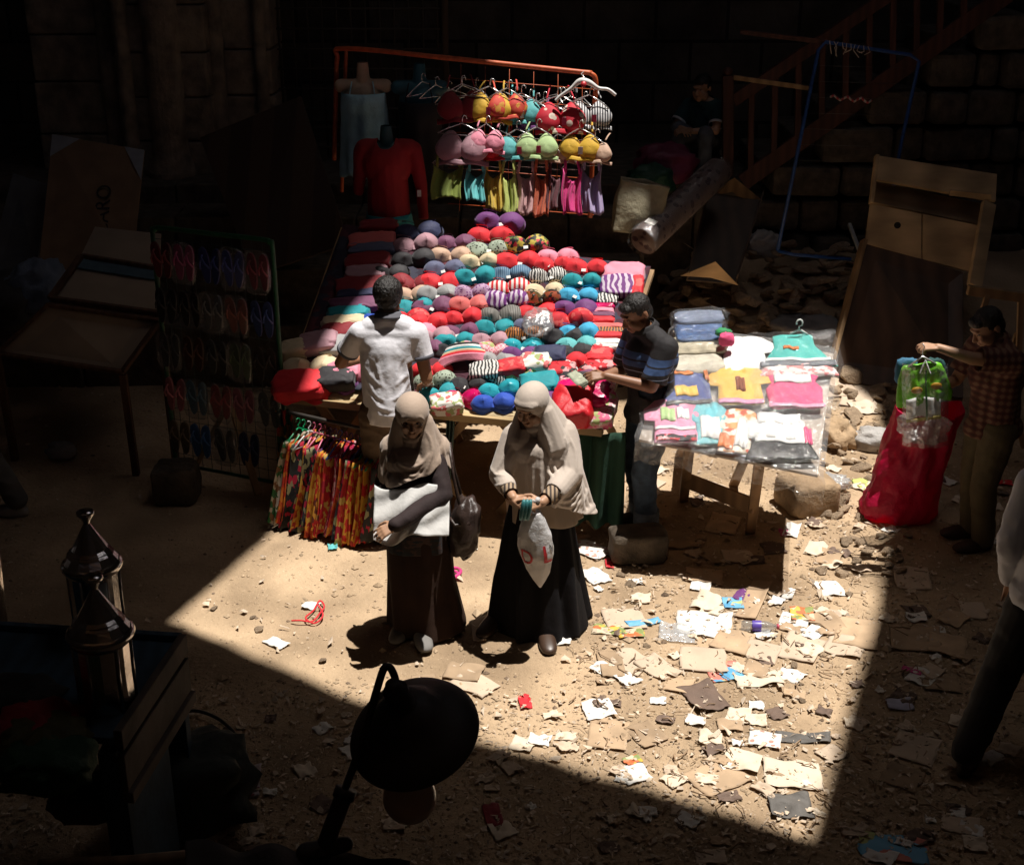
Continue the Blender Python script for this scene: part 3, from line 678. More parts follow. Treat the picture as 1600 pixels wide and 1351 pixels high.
# 3 the plaid man on the right holding up a child outfit, facing image left
plaid=M('plaid_shirt',rough=.85,kind='plaid',cols=[(.05,.015,.012),(.11,.032,.022),(.20,.11,.07)],scale=7,bump=.006,bscale=14)
khaki=M('olive_trousers',(.11,.085,.045),.85,scale=9,var=.2,bump=.005,bscale=14)
pm,PJ,PT=man((3.0,7.93,0),'man in dark plaid shirt and olive trousers holding an outfit over the red sack',-80,
  dict(pel=(0,.06,.86),ch=(0,.04,1.19),nk=(0,.0,1.40),hd=(0,-.075,1.50),
       shl=(-.19,.0,1.33),ell=(-.19,-.13,1.09),wrl=(-.09,-.33,1.07),shr=(.18,.03,1.33),elr=(.16,-.24,1.36),wrr=(.08,-.43,1.415),
       hpl=(-.09,.05,.84),knl=(-.10,.03,.46),anl=(-.11,.07,.09),tol=(-.12,-.09,.03),hpr=(.09,.05,.84),knr=(.09,.0,.46),anr=(.09,.05,.09),tor=(.1,-.11,.03)),
  skin_b,(0,34,0),plaid,khaki,M('sandal_leather',(.06,.03,.02),.6),1.0,collar=plaid,cuffL=.80,cuffR=.85,sleeve_r=1.1,hem=.78,
  handsp=dict(l=dict(d=(.1,-1,.05),n=(-.4,.1,.9),c=.45),r=dict(d=(-.05,-1,.10),n=(.3,.1,.9),fc=[.75,.95,1.1,1.2])))
wb=MB(); e=mix(PJ['elr'],PJ['wrr'],.12); 
tag(MB().grid(lambda u,v: frame(mix(PJ['ell'],PJ['wrl'],.93),(0,0,1),PJ['wrl']-PJ['ell'])@V((math.cos(u*6.283)*.032,math.sin(u*6.283)*.032,v*.014)),20,1,cu=True).build('bracelet',M('silver',(.6,.6,.6),.3,metal=1),pm,sol=.003))
# 4 the striding man cut by the right edge, grey shirt
grey_sh=M('grey_shirt',(.62,.62,.67),.85,scale=4,var=.1,bump=.01,bscale=8)
man((2.60,5.62,0),'man in a loose grey shirt and black trousers striding past at the right edge',150,
  dict(pel=(0,-.02,.93),ch=(0,-.08,1.26),nk=(0,-.11,1.46),hd=(0,-.16,1.58),
       shl=(-.21,-.08,1.40),ell=(-.27,-.10,1.10),wrl=(-.24,-.32,1.02),shr=(.21,-.08,1.40),elr=(.25,.02,1.10),wrr=(.24,-.10,.86),
       hpl=(-.09,0,.90),knl=(-.09,-.20,.52),anl=(-.09,-.22,.09),tol=(-.09,-.36,.03),hpr=(.10,0,.90),knr=(.19,.10,.50),anr=(.26,.33,.13),tor=(.26,.20,.03)),
  skin_a,(0,8,0),grey_sh,M('black_trousers',(.012,.011,.012),.8),shoe_dk,1.08,longsleeve=True,hem=.68,shirt_r=1.16,sh_fold=.016,collar=grey_sh)
# 5 the boy sitting on the terrace
teal_sh=M('dark_teal_shirt',(.012,.05,.055),.85,scale=5,bump=.006,bscale=14)
bx=AY(1090,262,12.9); bz=1.48
man((bx.x,12.9,bz),'boy in a dark teal shirt with white cuffs sitting hunched on the terrace',-28,
  dict(pel=(0,.20,.26),ch=(0,.12,.50),nk=(0,.07,.67),hd=(0,.0,.79),
       shl=(-.15,.08,.61),ell=(-.22,-.08,.42),wrl=(-.07,-.24,.44),shr=(.15,.08,.61),elr=(.19,-.08,.42),wrr=(-.02,-.22,.42),
       hpl=(-.08,.16,.26),knl=(-.16,-.14,.42),anl=(-.15,-.16,.08),tol=(-.16,-.30,.03),hpr=(.08,.16,.26),knr=(.12,-.16,.40),anr=(.12,-.16,.08),tor=(.13,-.30,.03)),
  skin_b,(-8,10,0),teal_sh,M('faded_jeans',(.10,.11,.13),.85,scale=14,var=.3),shoe_dk,.86,cuffL=.75,cuffR=.75,cuffmat=M('white_cuff',(.6,.6,.6),.8),
  handsp=dict(l=dict(d=(.6,-.8,0),n=(-.3,-.3,.9),c=.5),r=dict(d=(-.8,-.6,.1),n=(.3,-.3,.9),c=.5)))
seat=MB().box((bx.x+.10,12.9+.32,bz+.07),(.5,.4,.17),None,.03)
tag(seat.build('low_stone',stone2,smooth=False),'low dressed stone block the boy sits on','stone')
# 6 the passer-by cut by the left edge
man((-3.62,8.3,0),'person in grey trousers and pale shoes stepping out of the picture at the left edge',-95,
  dict(pel=(0,.0,.93),ch=(0,-.02,1.26),nk=(0,-.03,1.46),hd=(0,-.06,1.60),
       shl=(-.19,-.02,1.40),ell=(-.22,-.0,1.12),wrl=(-.20,-.14,.90),shr=(.19,-.02,1.40),elr=(.22,.05,1.12),wrr=(.21,-.05,.88),
       hpl=(-.09,0,.90),knl=(-.09,.04,.50),anl=(-.09,.22,.12),tol=(-.09,.09,.03),hpr=(.09,0,.90),knr=(.09,-.08,.50),anr=(.09,-.12,.09),tor=(.09,-.26,.03)),
  skin_b,(0,5,0),M('pinkish_shirt',(.4,.3,.32),.85),M('grey_trousers',(.10,.095,.09),.85),M('pale_shoe',(.35,.33,.3),.7),1.0,longsleeve=True)
# ---------------- the two women ----------------
taupe=M('taupe_scarf',(.44,.335,.26),.85,scale=6,var=.04,bump=.003,bscale=22,sheen=.2)
taupe2=M('beige_scarf',(.52,.44,.375),.85,scale=6,var=.04,bump=.003,bscale=22,sheen=.2)
dkbrown=M('dark_brown_knit',(.022,.011,.011),.85,scale=8,var=.2,bump=.006,bscale=16)
brown_sk=M('brown_skirt_cloth',(.028,.014,.009),.9,scale=8,var=.2,bump=.004,bscale=20,spec=.2)
black_sk=M('black_skirt_cloth',(.006,.005,.006),.9,scale=8,var=.2,bump=.004,bscale=20,spec=.2)
def small_woman():
    O=V((-.535,6.86,0)); t=empty('person',O,'shorter woman in taupe headscarf and brown skirt, arms crossed over a white cloth','person')
    T=Matrix.Translation(O); P=lambda x,y,z:T@V((x,y,z*.935))
    J=dict(pel=P(0,0,.88),ch=P(0,-.03,1.17),nk=P(0,-.05,1.34),hd=P(-.005,-.09,1.455),shl=P(-.108,-.03,1.24),shr=P(.108,-.03,1.24))
    ell_,wrl=P(-.175,-.05,1.00),P(-.10,-.20,.90); elr,wrr=P(.155,-.19,1.0),P(-.085,-.365,.90)
    b=MB(); torso(b,J['pel'],J['ch'],J['shl'],J['shr'],J['nk'],mix(J['nk'],J['hd'],.5),.92)
    m=headm(J['hd'],3,16,0,.94); head(b,m); arm(b,J['shl'],ell_,wrl); arm(b,J['shr'],elr,wrr)
    for x in(-.08,.08): leg(b,P(x,0,.85),P(x,0,.47),P(x,.02,.09),P(x*1.2,-.12,.04))
    hand(b,wrl,(.8,-.1,-.3),(-.2,-.6,.7),.35,1,.1,.92); hand(b,wrr,(-.9,-.35,-.35),(.1,-.6,.8),.4,-1,.1,.92)
    rebuild(b,'body',skin_b,t,.0052,3); eyes(t,m)
    # glasses
    g=MB()
    for x in(-1,1): g.tube([m@V((x*.031+.020*math.cos(k/14*6.283),-.099,.004+.012*math.sin(k/14*6.283))) for k in range(14)],.0011,6,True); g.tube([m@V((x*.053,-.103,.008)),m@V((x*.078,-.02,.008))],.0015,5)
    g.tube([m@V((-.009,-.104,.006)),m@V((.009,-.104,.006))],.0016,5); gl=g.build('glasses',M('black_frame',(.02,.02,.02),.3),t)
    # jacket / sleeves
    s=MB(); s.cap(J['pel']-V((0,0,.12)),J['ch']-V((0,0,.14)),.152,.135); s.ell(J['pel'],(.17,.14,.14))
    for a,e,w_ in((J['shl'],ell_,wrl),(J['shr'],elr,wrr)): s.cap(mix(a,e,.3),e,.056,.054); s.cap(e,w_,.054,.042)
    rebuild(s,'jacket',dkbrown,t,.007,3,wrinkle(.007,9,2,(1,1,1)),lambda c:min((c-wrl).length,(c-wrr).length)<.035 or c.z<.72,.004)
    # head scarf: hood + cowl + shoulder drape
    h=MB(); h.ell((0,.016,.028),(.100,.120,.107),m,28,18); h.ell((0,.0,-.06),(.090,.098,.10),m,28,16); h.ell((0,-.043,.052),(.076,.054,.040),m)
    h.cap(m@V((0,.03,-.05)),P(0,.0,1.26),.10,.125)
    h.cap(P(-.11,-.02,1.22),P(.11,-.02,1.22),.088,.088); h.cap(P(-.115,-.03,1.2),P(-.145,-.05,1.05),.078,.068); h.cap(P(.11,-.03,1.2),P(.155,-.07,1.03),.078,.062)
    h.cap(P(-.07,-.09,1.17),P(.07,-.09,1.17),.088,.088); h.cap(P(-.075,-.115,1.06),P(.065,-.105,1.09),.09,.088); h.cap(P(0,.05,1.2),P(0,.06,1.0),.12,.13)
    h.cap(m@V((.062,0,-.03)),P(.125,-.02,1.18),.05,.07); h.cap(m@V((.07,.0,-.04)),P(.08,-.12,1.12),.05,.07)
    h.cap(m@V((-.06,0,-.04)),P(-.10,-.04,1.2),.05,.07)
    ff=folds([('r',P(.02,-.1,1.55),46,.030,P(-.05,-.18,1.12),.19,0),('r',P(.26,-.1,1.35),40,.020,P(.10,-.15,1.11),.14,1.0),('a',P(.0,0,1.5),13,.012,P(.2,-.05,1.08),.17,2),('a',P(0,0,1.5),11,.018,P(-.21,-.05,1.12),.16,2),('r',m@V((0,-.1,-.12)),75,.006,m@V((0,-.09,.06)),.07,.4)])
    mi=m.inverted()
    def cut(c):
        q=mi@c
        if q.y<-.04 and (q.x/.056)**2+((q.z+.026)/.076)**2<1: return True
        hemz=1.035-O.z; lx=c.x-O.x
        hz=1.00+.05*math.sin(lx*9+.6)+(.045 if lx>.09 else 0)*min(1,(lx-.09)*20)
        if lx>.17: hz-=(lx-.17)*1.3
        if c.y-O.y>.02: hz-=.05
        return c.z<hz
    rg=[([P(-.11,-.10,1.25-.01*k),P(-.075,-.17,1.22-dp),P(.0,-.2,1.20-dp*1.1),P(.065,-.18,1.23-dp*.7),P(.10,-.12,1.27)],.013-.001*k) for k,dp in enumerate((.02,.06,.10,.145,.185))]
    rg+=[([m@V((.07,-.04,-.06)),P(.095,-.14,1.26),P(.06,-.19,1.14),P(-.03,-.2,1.04)],.012),([P(.10,-.08,1.30),P(.13,-.12,1.2),P(.11,-.17,1.07)],.011),([P(.12,-.04,1.29),P(.17,-.09,1.18),P(.17,-.13,1.06)],.010),([P(-.08,-.06,1.3),P(-.13,-.12,1.2),P(-.13,-.14,1.07)],.011),([P(-.11,-.04,1.29),P(-.17,-.07,1.17),P(-.18,-.10,1.06)],.010),([m@V((-.045,-.11,.075)),m@V((-.07,-.085,.04)),m@V((-.078,-.06,-.01))],.006),([m@V((.045,-.11,.075)),m@V((.07,-.085,.04)),m@V((.078,-.06,-.01))],.006)]
    rebuild(h,'head_scarf',taupe,t,.0055,2,None,cut,.005,rg)
    MB().ell((0,.006,-.040),(.082,.082,.092),m,28,18).ell((0,.012,.03),(.080,.090,.080),m,24,14).ell((0,-.020,-.114),(.074,.074,.042),m,24,14).ell((0,-.004,-.075),(.084,.078,.06),m,24,14).build('under_scarf',taupe,t)
    # peak of the under cap over the brow
    u=MB(); u.grid(lambda a,v: m@V((math.sin((a-.5)*2.3)*(.064+.003*v),-.058-.036*math.cos((a-.5)*2.3)*(.9+.15*v),.040-.010*v+.006*math.cos((a-.5)*2.6))),24,4).build('scarf_band',taupe,t,sol=.006)
    # patterned tunic below the hands and the long skirt
    pat=M('dark_patterned_tunic',rough=.9,kind='cells',cols=[(.012,.012,.016),(.02,.012,.01),(.05,.025,.02),(.01,.016,.022),(.015,.01,.012)],scale=26,stretch=(1,1,2.5))
    skirt('tunic',t,pat,[(O.x,O.y,.90,.155,.14),(O.x,O.y,.78,.185,.165),(O.x,O.y,.55,.195,.17)],9,.012,3,hem=.01)
    skirt('skirt',t,brown_sk,[(O.x,O.y,.85,.15,.13),(O.x+.01,O.y,.6,.185,.16),(O.x+.02,O.y,.3,.19,.18),(O.x+.045,O.y-.005,.03,.225,.215)],7,.022,5,hem=.012)
    gs=M('grey_canvas_shoe',(.16,.15,.14),.8); shoe(t,P(.005,-.12,.09),P(.06,-.33,.03),gs); shoe(t,P(-.09,-.03,.09),P(-.14,-.25,.03),gs)
    # white cloth she carries
    w_=MB(); w_.grid(lambda u,v: P(-.215+.41*u,-.165-.03*math.sin(u*3.1)-.17*v-.012*math.sin(u*17+v*3)-.01*math.sin(v*13+u*9),1.055-.02*math.sin(u*6)-.26*v-(.02*math.sin(u*9))*v+.03*u*v),40,26)
    tag(w_.build('white_cloth',thin(M('white_cotton',(.76,.75,.73),.9,scale=4,var=.05,bump=.012,bscale=9),.3),sol=.006),'folded white cloth hanging over the forearm of the shorter woman','cloth')
    # shoulder bag
    bg_=empty('handbag',P(.26,-.02,.62),'slouchy dark leather handbag on the hip of the shorter woman','handbag')
    lea=M('dark_bag_leather',(.035,.022,.018),.38,scale=9,var=.4,bump=.014,bscale=11)
    q=puff((.085,.125,.17),4,.22,.8,30,20,2.2,Matrix.Translation(P(.27,-.05,.72))@Matrix.Rotation(.12,4,'Y'),False); q.build('bag_body',lea,bg_)
    st=MB()
    for dy in(-.09,.06): st.tube([P(.26,dy-.02,.82),P(.235,dy-.02,.95),P(.21,-.02+dy*.6,1.08),P(.19,-.0+dy*.3,1.24)],.009,8)
    st.build('strap',lea,bg_)
    MB().tube([P(.30,-.15,.80),P(.22,-.17,.795),P(.19,-.14,.83)],.010,8).build('buckle_loop',lea,bg_)
small_woman()
def tall_woman():
    O=V((.14,6.90,0)); t=empty('person',O,'taller woman in long beige headscarf and black skirt holding a teal purse','person')
    P=lambda x,y,z:O+V((x,y,z*.905))
    J=dict(pel=P(.02,.0,.95),ch=P(.01,-.02,1.27),nk=P(-.01,-.05,1.45),hd=P(-.035,-.10,1.56),shl=P(-.10,-.05,1.365),shr=P(.11,.0,1.355))
    ell_,wrl=P(-.205,-.14,1.13),P(-.135,-.33,1.07); elr,wrr=P(.17,-.16,1.10),P(.02,-.36,1.055)
    b=MB(); torso(b,J['pel'],J['ch'],J['shl'],J['shr'],J['nk'],mix(J['nk'],J['hd'],.5),.95)
    m=headm(J['hd'],-28,22,0,.96); head(b,m); arm(b,J['shl'],ell_,wrl); arm(b,J['shr'],elr,wrr)
    for x in(-.09,.09): leg(b,P(x,0,.9),P(x,0,.5),P(x,.02,.09),P(x*1.2,-.12,.04))
    hand(b,wrl,(.75,-.62,-.2),(-.25,-.45,.85),.42,1,.13,.95); hand(b,wrr,(-.85,-.45,.05),(.45,-.65,.6),.6,-1,.10,.95,[.45,.6,.75,.85])
    rebuild(b,'body',skin_b,t,.0050,3); eyes(t,m)
    ss=M('striped_knit_sleeve',rough=.85,kind='stripe',cols=[(.05,.035,.028),(.36,.26,.17)],scale=14)
    s=MB(); s.cap(ell_,mix(ell_,wrl,.93),.052,.040); q=MB(); q.cap(elr,mix(elr,wrr,.93),.052,.040)
    rebuild(s,'sleeve',ss,t,.006,2,wrinkle(.003,20,2),lambda c:(c-wrl).length<.05,.003); rebuild(q,'sleeve',ss,t,.006,2,wrinkle(.003,20,2),lambda c:(c-wrr).length<.05,.003)
    # beige tunic
    tu=M('beige_tunic',(.34,.26,.19),.7,scale=6,var=.15,bump=.008,bscale=12)
    skirt('tunic',t,tu,[(O.x+.02,O.y,1.13,.14,.13),(O.x+.03,O.y,.9,.19,.165),(O.x+.05,O.y,.70,.205,.175)],8,.012,9,hem=.012)
    skirt('skirt',t,black_sk,[(O.x+.01,O.y,.9,.15,.14),(O.x+.01,O.y,.65,.19,.165),(O.x+.015,O.y,.35,.235,.21),(O.x+.03,O.y,.02,.285,.26)],8,.03,12,hem=.012)
    # scarf, hood and cape
    h=MB(); h.ell((0,.020,.026),(.094,.116,.100),m,28,18); h.ell((0,.03,-.05),(.088,.092,.11),m,28,16); h.ell((0,-.042,.052),(.077,.056,.040),m)
    h.cap(m@V((0,.04,-.05)),P(.03,.0,1.38),.10,.14); h.cap(m@V((.06,.02,-.06)),P(.08,-.08,1.30),.06,.10); h.cap(m@V((-.055,.02,-.06)),P(-.10,-.10,1.34),.05,.07)
    h.cap(P(-.10,-.05,1.35),P(.11,0,1.34),.08,.088); h.cap(P(-.05,-.09,1.27),P(.08,-.07,1.24),.095,.105); h.cap(P(.0,-.05,1.2),P(.035,-.045,.95),.14,.165)
    h.cap(P(-.125,-.06,1.335),ell_,.076,.064); h.cap(ell_,mix(ell_,wrl,.5),.06,.054); h.cap(P(.135,0,1.33),P(.18,-.12,1.13),.09,.076); h.cap(P(.18,-.12,1.13),mix(elr,wrr,.45),.072,.062)
    h.cap(P(0,.04,1.2),P(0,.07,.9),.13,.15); h.cap(P(-.09,-.04,1.2),P(-.08,-.0,.9),.11,.11)
    A=[P(.19,-.02,1.2),P(.19,-.12,1.11),P(.14,-.20,1.08),P(.09,-.26,1.06)]; Bt=[P(.315,.0,.80),P(.26,-.10,.81),P(.18,-.16,.87),P(.11,-.20,.93)]
    for i in range(len(A)):
        h.cap(A[i],Bt[i],.042,.024)
        if i<3: h.cap((A[i]+A[i+1])/2,(Bt[i]+Bt[i+1])/2,.042,.024)
    for i in range(3):
        for tt in(.3,.6,.9,1.0): h.cap(mix(A[i],Bt[i],tt),mix(A[i+1],Bt[i+1],tt),.032,.032)
    ff=folds([('a',P(.05,0,1.62),24,.026,P(.02,-.2,1.06),.22,0),('a',P(.02,0,1.7),30,.026,P(.18,-.05,1.22),.20,1),('r',P(.2,-.2,1.22),46,.036,P(.23,-.16,.97),.20,0),
              ('a',P(-.1,0,1.5),15,.010,P(-.2,-.1,1.18),.12,1),('r',P(-.2,-.25,1.3),50,.012,P(-.22,-.2,1.1),.1,1),('a',m@V((.02,0,.3)),14,.007,m@V((.06,-.05,-.05)),.12,0)])
    mi=m.inverted()
    def cut(c):
        q=mi@c
        if q.y<-.035 and ((q.x+.004)/.058)**2+((q.z+.030)/.074)**2<1: return True
        lx=c.x-O.x; hz=.88-.02*math.sin(lx*18) if lx<.1 else .88-(lx-.1)*.66
        if (c-wrl).length<.085 or (c-wrr).length<.12: return True
        return c.z<hz
    rg=[([P(x*.5+.01,-.14,1.36-abs(x)),P(x,-.19,1.2),P(x*1.15,-.21,1.06),P(x*1.2,-.2,.92)],.011) for x in(-.07,-.03,.015,.055,.09)]
    rg+=[([m@V((.065,-.05,-.07)),P(.07,-.14,1.33),P(.06,-.2,1.2),P(.08,-.24,1.1)],.013),([P(.09,-.08,1.38),P(.14,-.13,1.28),P(.15,-.2,1.16)],.012),([P(.12,-.04,1.38),P(.19,-.1,1.26),P(.20,-.17,1.15)],.012),([P(.14,.0,1.36),P(.23,-.05,1.22),P(.25,-.1,1.1)],.011)]
    rg+=[([P(.07,-.29,1.06),P(.13,-.27,1.04-dp),P(.20,-.21,1.03-dp*1.15),P(.26,-.14,1.08-dp*.8),P(.26,-.05,1.14)],.012) for dp in(.03,.075,.12,.165,.2)]
    rg+=[([P(-.11,-.11,1.36),P(-.18,-.15,1.25),P(-.22,-.17,1.14)],.010),([P(-.24,-.12,1.17),P(-.22,-.2,1.15),P(-.17,-.24,1.18)],.009),([P(-.24,-.14,1.11),P(-.21,-.23,1.10),P(-.16,-.27,1.13)],.009),([m@V((.03,-.115,.085)),m@V((.068,-.09,.05)),m@V((.08,-.05,-.01))],.006)]
    rebuild(h,'head_scarf',taupe2,t,.0055,2,None,cut,.005,rg)
    MB().ell((0,.006,-.040),(.082,.082,.092),m,28,18).ell((0,.012,.03),(.080,.090,.080),m,24,14).ell((0,-.020,-.114),(.074,.074,.042),m,24,14).ell((0,-.004,-.075),(.084,.078,.06),m,24,14).build('under_scarf',taupe2,t)
    sl=M('brown_leather_shoe',(.05,.028,.018),.4); shoe(t,P(-.24,-.02,.09),P(-.32,-.20,.03),sl); shoe(t,P(.05,-.18,.09),P(.07,-.35,.03),sl)
    # teal purse in the hand
    pc=wrr+V((-.085,-.075,-.01)); q=MB()
    for k in range(3): q.ell((0,0,0),(.013,.022,.062),Matrix.Translation(pc+V((-.02+.018*k,0,0)))@Matrix.Rotation(.15,4,'Y'),16,10,.7)
    tag(q.build('purse',M('teal_leather',(.05,.20,.21),.4,scale=30,var=.2)),'small teal folded purse held in both hands by the taller woman','purse')
    # white carrier bag with red print
    bg_=empty('carrier_bag',P(.0,-.36,.5),'white plastic carrier bag with red and black letters hanging from the taller woman\'s hand','carrier bag')
    wp=M('white_polythene',(.80,.79,.79),.35,scale=6,var=.06,bump=.028,bscale=9)
    thin(wp,.4); top=P(-.03,-.37,1.0)
    def fn(u,v):
        a=u*6.283; k=[(0,.045),(.1,.062),(.3,.085),(.55,.088),(.75,.062),(.9,.03),(1,.004)]
        for (v0,r0),(v1,r1) in zip(k,k[1:]):
            if v<=v1+1e-6: r=mix(r0,r1,(v-v0)/(v1-v0)); break
        d=V((math.cos(a),math.sin(a),v*2)); r*=1+.16*nz(d,1.7,3)+.09*abs(nz(d,4,8))
        return top+V((math.cos(a)*r*1.05+.045*v,math.sin(a)*r*.62,-.46*v))
    bag=MB().grid(fn,48,36,cu=True).build('bag_skin',wp,bg_,sol=.002)
    hs=MB(); hs.tube([P(-.02,-.37,1.0),P(-.01,-.37,1.05),P(.0,-.38,1.09)],.014,8).tube([P(-.07,-.36,.98),P(-.05,-.365,1.03),P(-.02,-.38,1.08)],.012,8); hs.build('handle',wp,bg_)
    red=M('red_print',(.5,.02,.03),.5); blk=M('black_print',(.02,.02,.025),.5)
    def letter(ch,u,v,s,mat_):
        cu=bpy.data.curves.new('letter','FONT'); cu.body=ch; cu.size=s; cu.extrude=.0004; cu.align_x='CENTER'
        o=bpy.data.objects.new('l',cu); C.objects.link(o); dg=bpy.context.evaluated_depsgraph_get(); me=bpy.data.meshes.new_from_object(o.evaluated_get(dg)); bpy.data.objects.remove(o)
        bm=bmesh.new(); bm.from_mesh(me); bmesh.ops.subdivide_edges(bm,edges=[e for e in bm.edges if e.calc_length()>.02],cuts=4)
        for q in bm.verts:
            du=u+q.co.x/(6.283*.085); dv=v-q.co.y/.46; p0=fn(du%1,max(0,min(1,dv))); c0=top+V((.045*dv,0,-.46*dv)); n_=V((p0.x-c0.x,(p0.y-c0.y)*1.6,0)).normalized(); q.co=p0+n_*(.004+q.co.z)
        bm.to_mesh(me); bm.free(); me.transform(Matrix.Translation(-parent_loc(bg_)))
        link('printed_letter',me,mat_,bg_)
    letter('L',.86,.62,.15,red); letter('V',.925,.50,.07,blk); letter('D',.64,.64,.12,red)
tall_woman()
# ---------------- the lingerie stall ----------------
TC=[V(p) for p in((-1.56,8.55,.86),(.58,7.98,.84),(1.03,9.45,1.47),(-1.30,10.05,1.64))]   # FL FR BR BL
table_wood=midwood
def stall_table():
    t=empty('stall_table',(-.5,8.3,0),'long sloping trestle table heaped with bras','table')
    dn=V((0,0,-.035)); b=MB()
    uc=M('gap_shade_dark',rough=.9,kind='cells',cols=[(.05,.01,.02),(.02,.015,.03),(.10,.02,.03),(.03,.03,.05)],scale=9)  # cloth added as dark fill: shade between the bras put into its colour
    MB().grid(lambda u,v: bil(TC,.01+.98*u,.03+.96*v)+V((0,0,.006+.02*abs(nz((u*14,v*14,0),1,2)))),60,44).build('gap_shade_cloth',uc,t,sol=.003)
    vs=[c+V((0,0,-.02)) for c in TC]+[c+dn+V((0,0,-.02)) for c in TC]; b.add(vs,[(0,1,2,3),(7,6,5,4),(0,4,5,1),(1,5,6,2),(2,6,7,3),(3,7,4,0)]); b.build('table_top',table_wood,t,False)
    MB().bar(TC[0]+V((0,-.02,-.05)),TC[1]+V((0,-.02,-.05)),.05,.07,(0,1,0)).build('front_rail',M('edge_plank',(.42,.30,.15),.7,'wood',scale=3,stretch=(.2,1,1)),t,False)
    def P(u,v,z): q=bil(TC,u,v); return V((q.x,q.y,z if z is not None else q.z-.06))
    for (u1,u2,v) in((.30,.62,.05),(.62,.30,.08),(.62,.98,.1),(.98,.66,.14),(.05,.3,.1),(.3,.04,.14),(.1,.4,.9),(.4,.1,.94),(.6,.95,.9),(.95,.6,.94)):
        MB().bar(P(u1,v,None),P(u2,v,.02),.06,.035,(0,1,0)).build('leg',table_wood,t,False)
    cloth=M('dark_green_cloth',(.012,.05,.028),.9,scale=5,bump=.01,bscale=8)
    tag(MB().grid(lambda u,v: P(.82+.24*u,.02+.02*math.sin(u*25)+.25*max(0,u-.85),.76-.66*v)+V((0,.03*math.sin(u*22+v*2),0)),60,10).build('green_cloth',cloth,sol=.004),'dark green cloth hanging under the right end of the lingerie table','cloth')
    pa=M('kraft_sheet',(.45,.35,.2),.8,bump=.01,bscale=10)
    b=MB().grid(lambda u,v: bil(TC,.02+.98*u,-.02+.1*v)+V((0,0,-.012-.03*max(0,.35-v)*(1+.8*math.sin(u*31))+.008*math.sin(u*50))),60,6)
    tag(b.build('paper_liner',pa,sol=.002),'creased brown paper lining under the goods along the front table edge','paper')
stall_table()
RED=(.66,.010,.02);TEAL=(.0,.25,.29);PURP=(.13,.025,.15);PINK=(.74,.25,.34);BEI=(.52,.34,.24);CREAM=(.62,.50,.32);SLATE=(.10,.11,.19);GREY=(.30,.30,.30);MAUVE=(.40,.22,.26);BLK=(.015,.013,.016);CORAL=(.62,.13,.12);AQUA=(.10,.42,.43);BLUE=(.01,.06,.40);SKY=(.04,.36,.60);MAG=(.52,.005,.10);NAVY=(.015,.02,.07);PLUM=(.15,.04,.10);DKRED=(.22,.005,.012);WHITE=(.72,.70,.68)
def FM(name,col): return M('fab_'+name,col,.7,scale=9,var=.10,bump=.003,bscale=26,sheen=.15)
